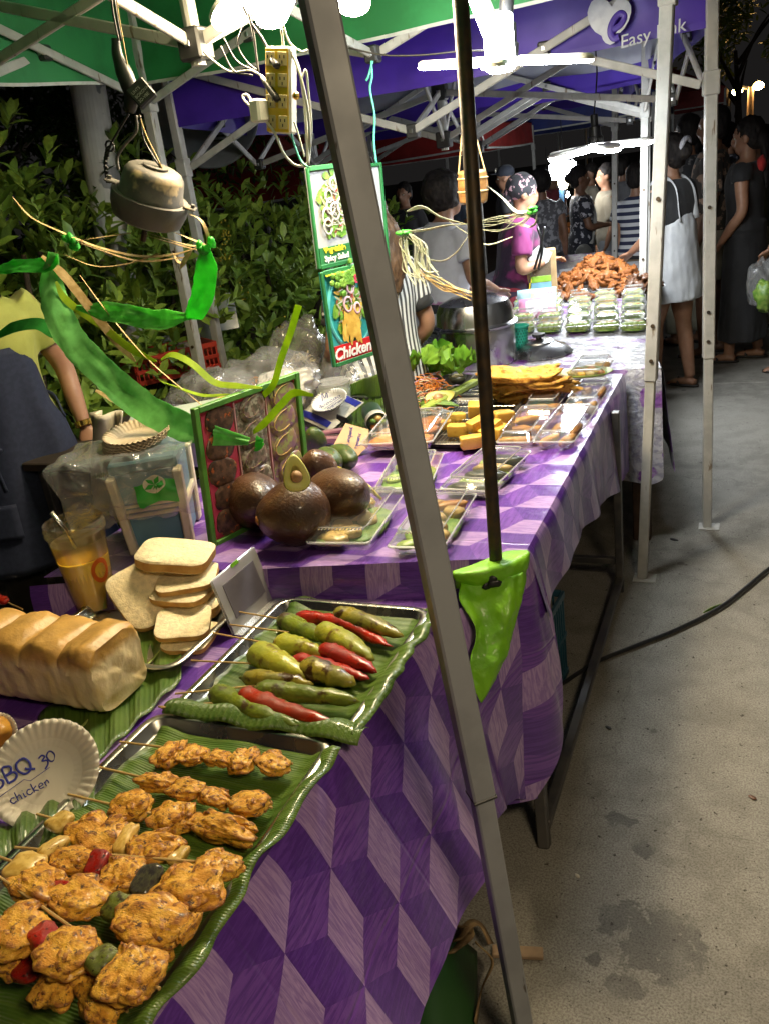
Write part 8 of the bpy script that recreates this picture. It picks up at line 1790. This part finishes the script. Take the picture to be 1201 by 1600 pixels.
far('woman in a navy flowered dress with a round bag looking at her phone', 903, 262, 7.9, -1.2, dict(dress=m_nfl, hem=.3, flare=.23, sleeve=.7, hair='bun', arms=cross, skin=m_skin_d, extra=[satchel]))
far('bearded man in a beige shirt and pale trousers behind the flowered dress', 946, 258, 8.3, 1.9, dict(top=m_bei, sleeve=.9, hem=.8, pants=m_gp, hair='short'))
far('person in a white and navy striped tee hidden by the white post', 993, 280, 7.0, -.3, dict(top=stripes('navy white stripes', (.55, .56, .58), (.02, .025, .06), 16, 2), hem=.86, sleeve=.6, pants=m_blk, pants_end=.7, hair='short'))
far('man in a dark cap standing behind the headscarf cook', 788, 262, 8.6, 1.7, dict(top=fab('dark grey tee', (.05, .05, .055)), sleeve=.6, pants=m_blk, hair=None, extra=[capf]))
far('woman with big dark hair in a grey patterned top', 842, 268, 7.4, .3, dict(top=fab('grey speckled top', (.09, .09, .10), c3=(.28, .28, .30), s3=26, t3=(.5, .58)), sleeve=.4, pants=m_blk, hair='big', skin=m_skin_d))
far('man in dark clothes facing the camera far behind the grey pole', 629, 288, 8.2, 3.0, dict(top=fab('charcoal tee', (.03, .03, .035)), sleeve=.6, pants=m_blk, hair='short'))
far('person in dark clothes with a pale shirt at the lamp post table', 870, 300, 12.5, 2.2, dict(top=fab('pale grey tee', (.2, .2, .21)), sleeve=.6, pants=m_blk, hair='short'), .02)
far('distant shopper in pale red by the far stall', 968, 290, 11.5, 2.6, dict(top=fab('pale red tee', (.3, .1, .07)), sleeve=.5, pants=m_blk, hair='short'), .02)
far('distant shopper in black at the end of the lane', 975, 285, 14, 1.2, dict(top=m_blk, sleeve=.5, pants=m_blk, hair='short'), .02)
far('dark haired shopper in black beside the black dress', 1128, 196, 8.0, 2.6, dict(top=m_blk, sleeve=.6, pants=m_blk, hair='big'), .016)
far('shopper in dark green farther right behind the orange top', 1178, 205, 9.5, 2.2, dict(top=fab('dark green tee', (.02, .06, .03)), sleeve=.6, pants=m_blk, hair='long'), .018)
q = V((-2.1, 9.6, 0)); t = thing('market_table', 'small far stall table with orange food under the boxy lamp', 'table', q, 'stall tables'); b = MB(); b.box(q + V((.25, 0, .74)), (1.1, .6, .03), bev=.004); b.build('tabletop', m_wood, t)
for sx in (-.25, .75):
    for sy in (-.25, .25): b = MB(); b.bar(q + V((sx, sy, 0)), q + V((sx, sy, .725)), .03); b.build('leg', m_tube, t)
heap('small orange heap of food on the far stall table', 'fried_strip', m_fried, q + V((.4, 0, .76)), .25, .2, .12, 25, 12, .06, 'heaps of fried food on the far table')
cross2 = (((-.22, .06, 1.07), (-.10, .26, 1.06)), ((.22, .0, 1.07), (.20, .10, .84)))
for k, (lab, px, py, y, yaw, mt, hr) in enumerate([
    ('shopper in a pale blue tee behind the spinner streamers', 716, 292, 9.5, 2.4, fab('pale blue tee', (.16, .22, .30)), 'short'), ('shopper in a maroon tee beyond the far table', 862, 282, 10.5, -1.9, fab('maroon tee', (.16, .02, .03)), 'long'),
    ('shopper in a cream blouse left of the beige shirt man', 922, 276, 10.0, 2.0, fab('cream blouse', (.36, .32, .24)), 'bun'), ('shopper in a grey hoodie at the far end by the white post', 972, 272, 10.2, -.6, fab('grey hoodie', (.12, .12, .13)), 'short'),
    ('shopper in a white tee seen between the two right hand poles', 1082, 214, 9.2, 1.1, fab('white tee', (.34, .34, .35)), 'short'), ('shopper in an olive shirt far right behind the black dress', 1190, 200, 7.6, 1.6, fab('olive shirt', (.10, .10, .04)), 'short'), ('shopper in a patterned dress farther down the lane at the right', 1140, 203, 10.5, 1.9, m_nfl, 'long')]):
    far(lab, px, py, y, yaw, dict(top=mt, sleeve=.6, hem=.8, pants=[m_blk, m_gp, m_shorts][k % 3], pants_end=(.1, .1, .5)[k % 3], hair=hr, arms=cross2, skin=(m_skin, m_skin_d)[k % 2]), .02)
dc = PY(322, 160, 4.35); t = thing('dish_cover', 'round silver grey dish with faint print hanging behind the purple valance by the hedge', 'dish', dc); m_dish = M('silver grey vinyl', (.20, .21, .22), (.14, .15, .16), 6, .35, bump=.3)
RD = frame(V((1, .2, 0)), (CAM - dc).normalized() + V((-.2, 0, -.1))); b = MB(); b.lathe([(0, .02), (.15, .03), (.26, .055), (.31, .085), (.325, .09), (.325, .075), (.26, .035), (0, 0)], 48, dc, RD, cap=False); b.build('shell', m_dish, t, smooth=True)
b = MB(); [b.strip([dc + RD @ V((.02 + .012 * math.sin(k * 2), -.12 - .022 * k, .05 + .006 * k)), dc + RD @ V((.06 + .01 * k, -.125 - .022 * k, .052 + .006 * k))], .010, RD @ V((0, 1, 0)), .002) for k in range(4)]; tag(b.build('faint_print', m_black_plastic, t), kind='stuff')
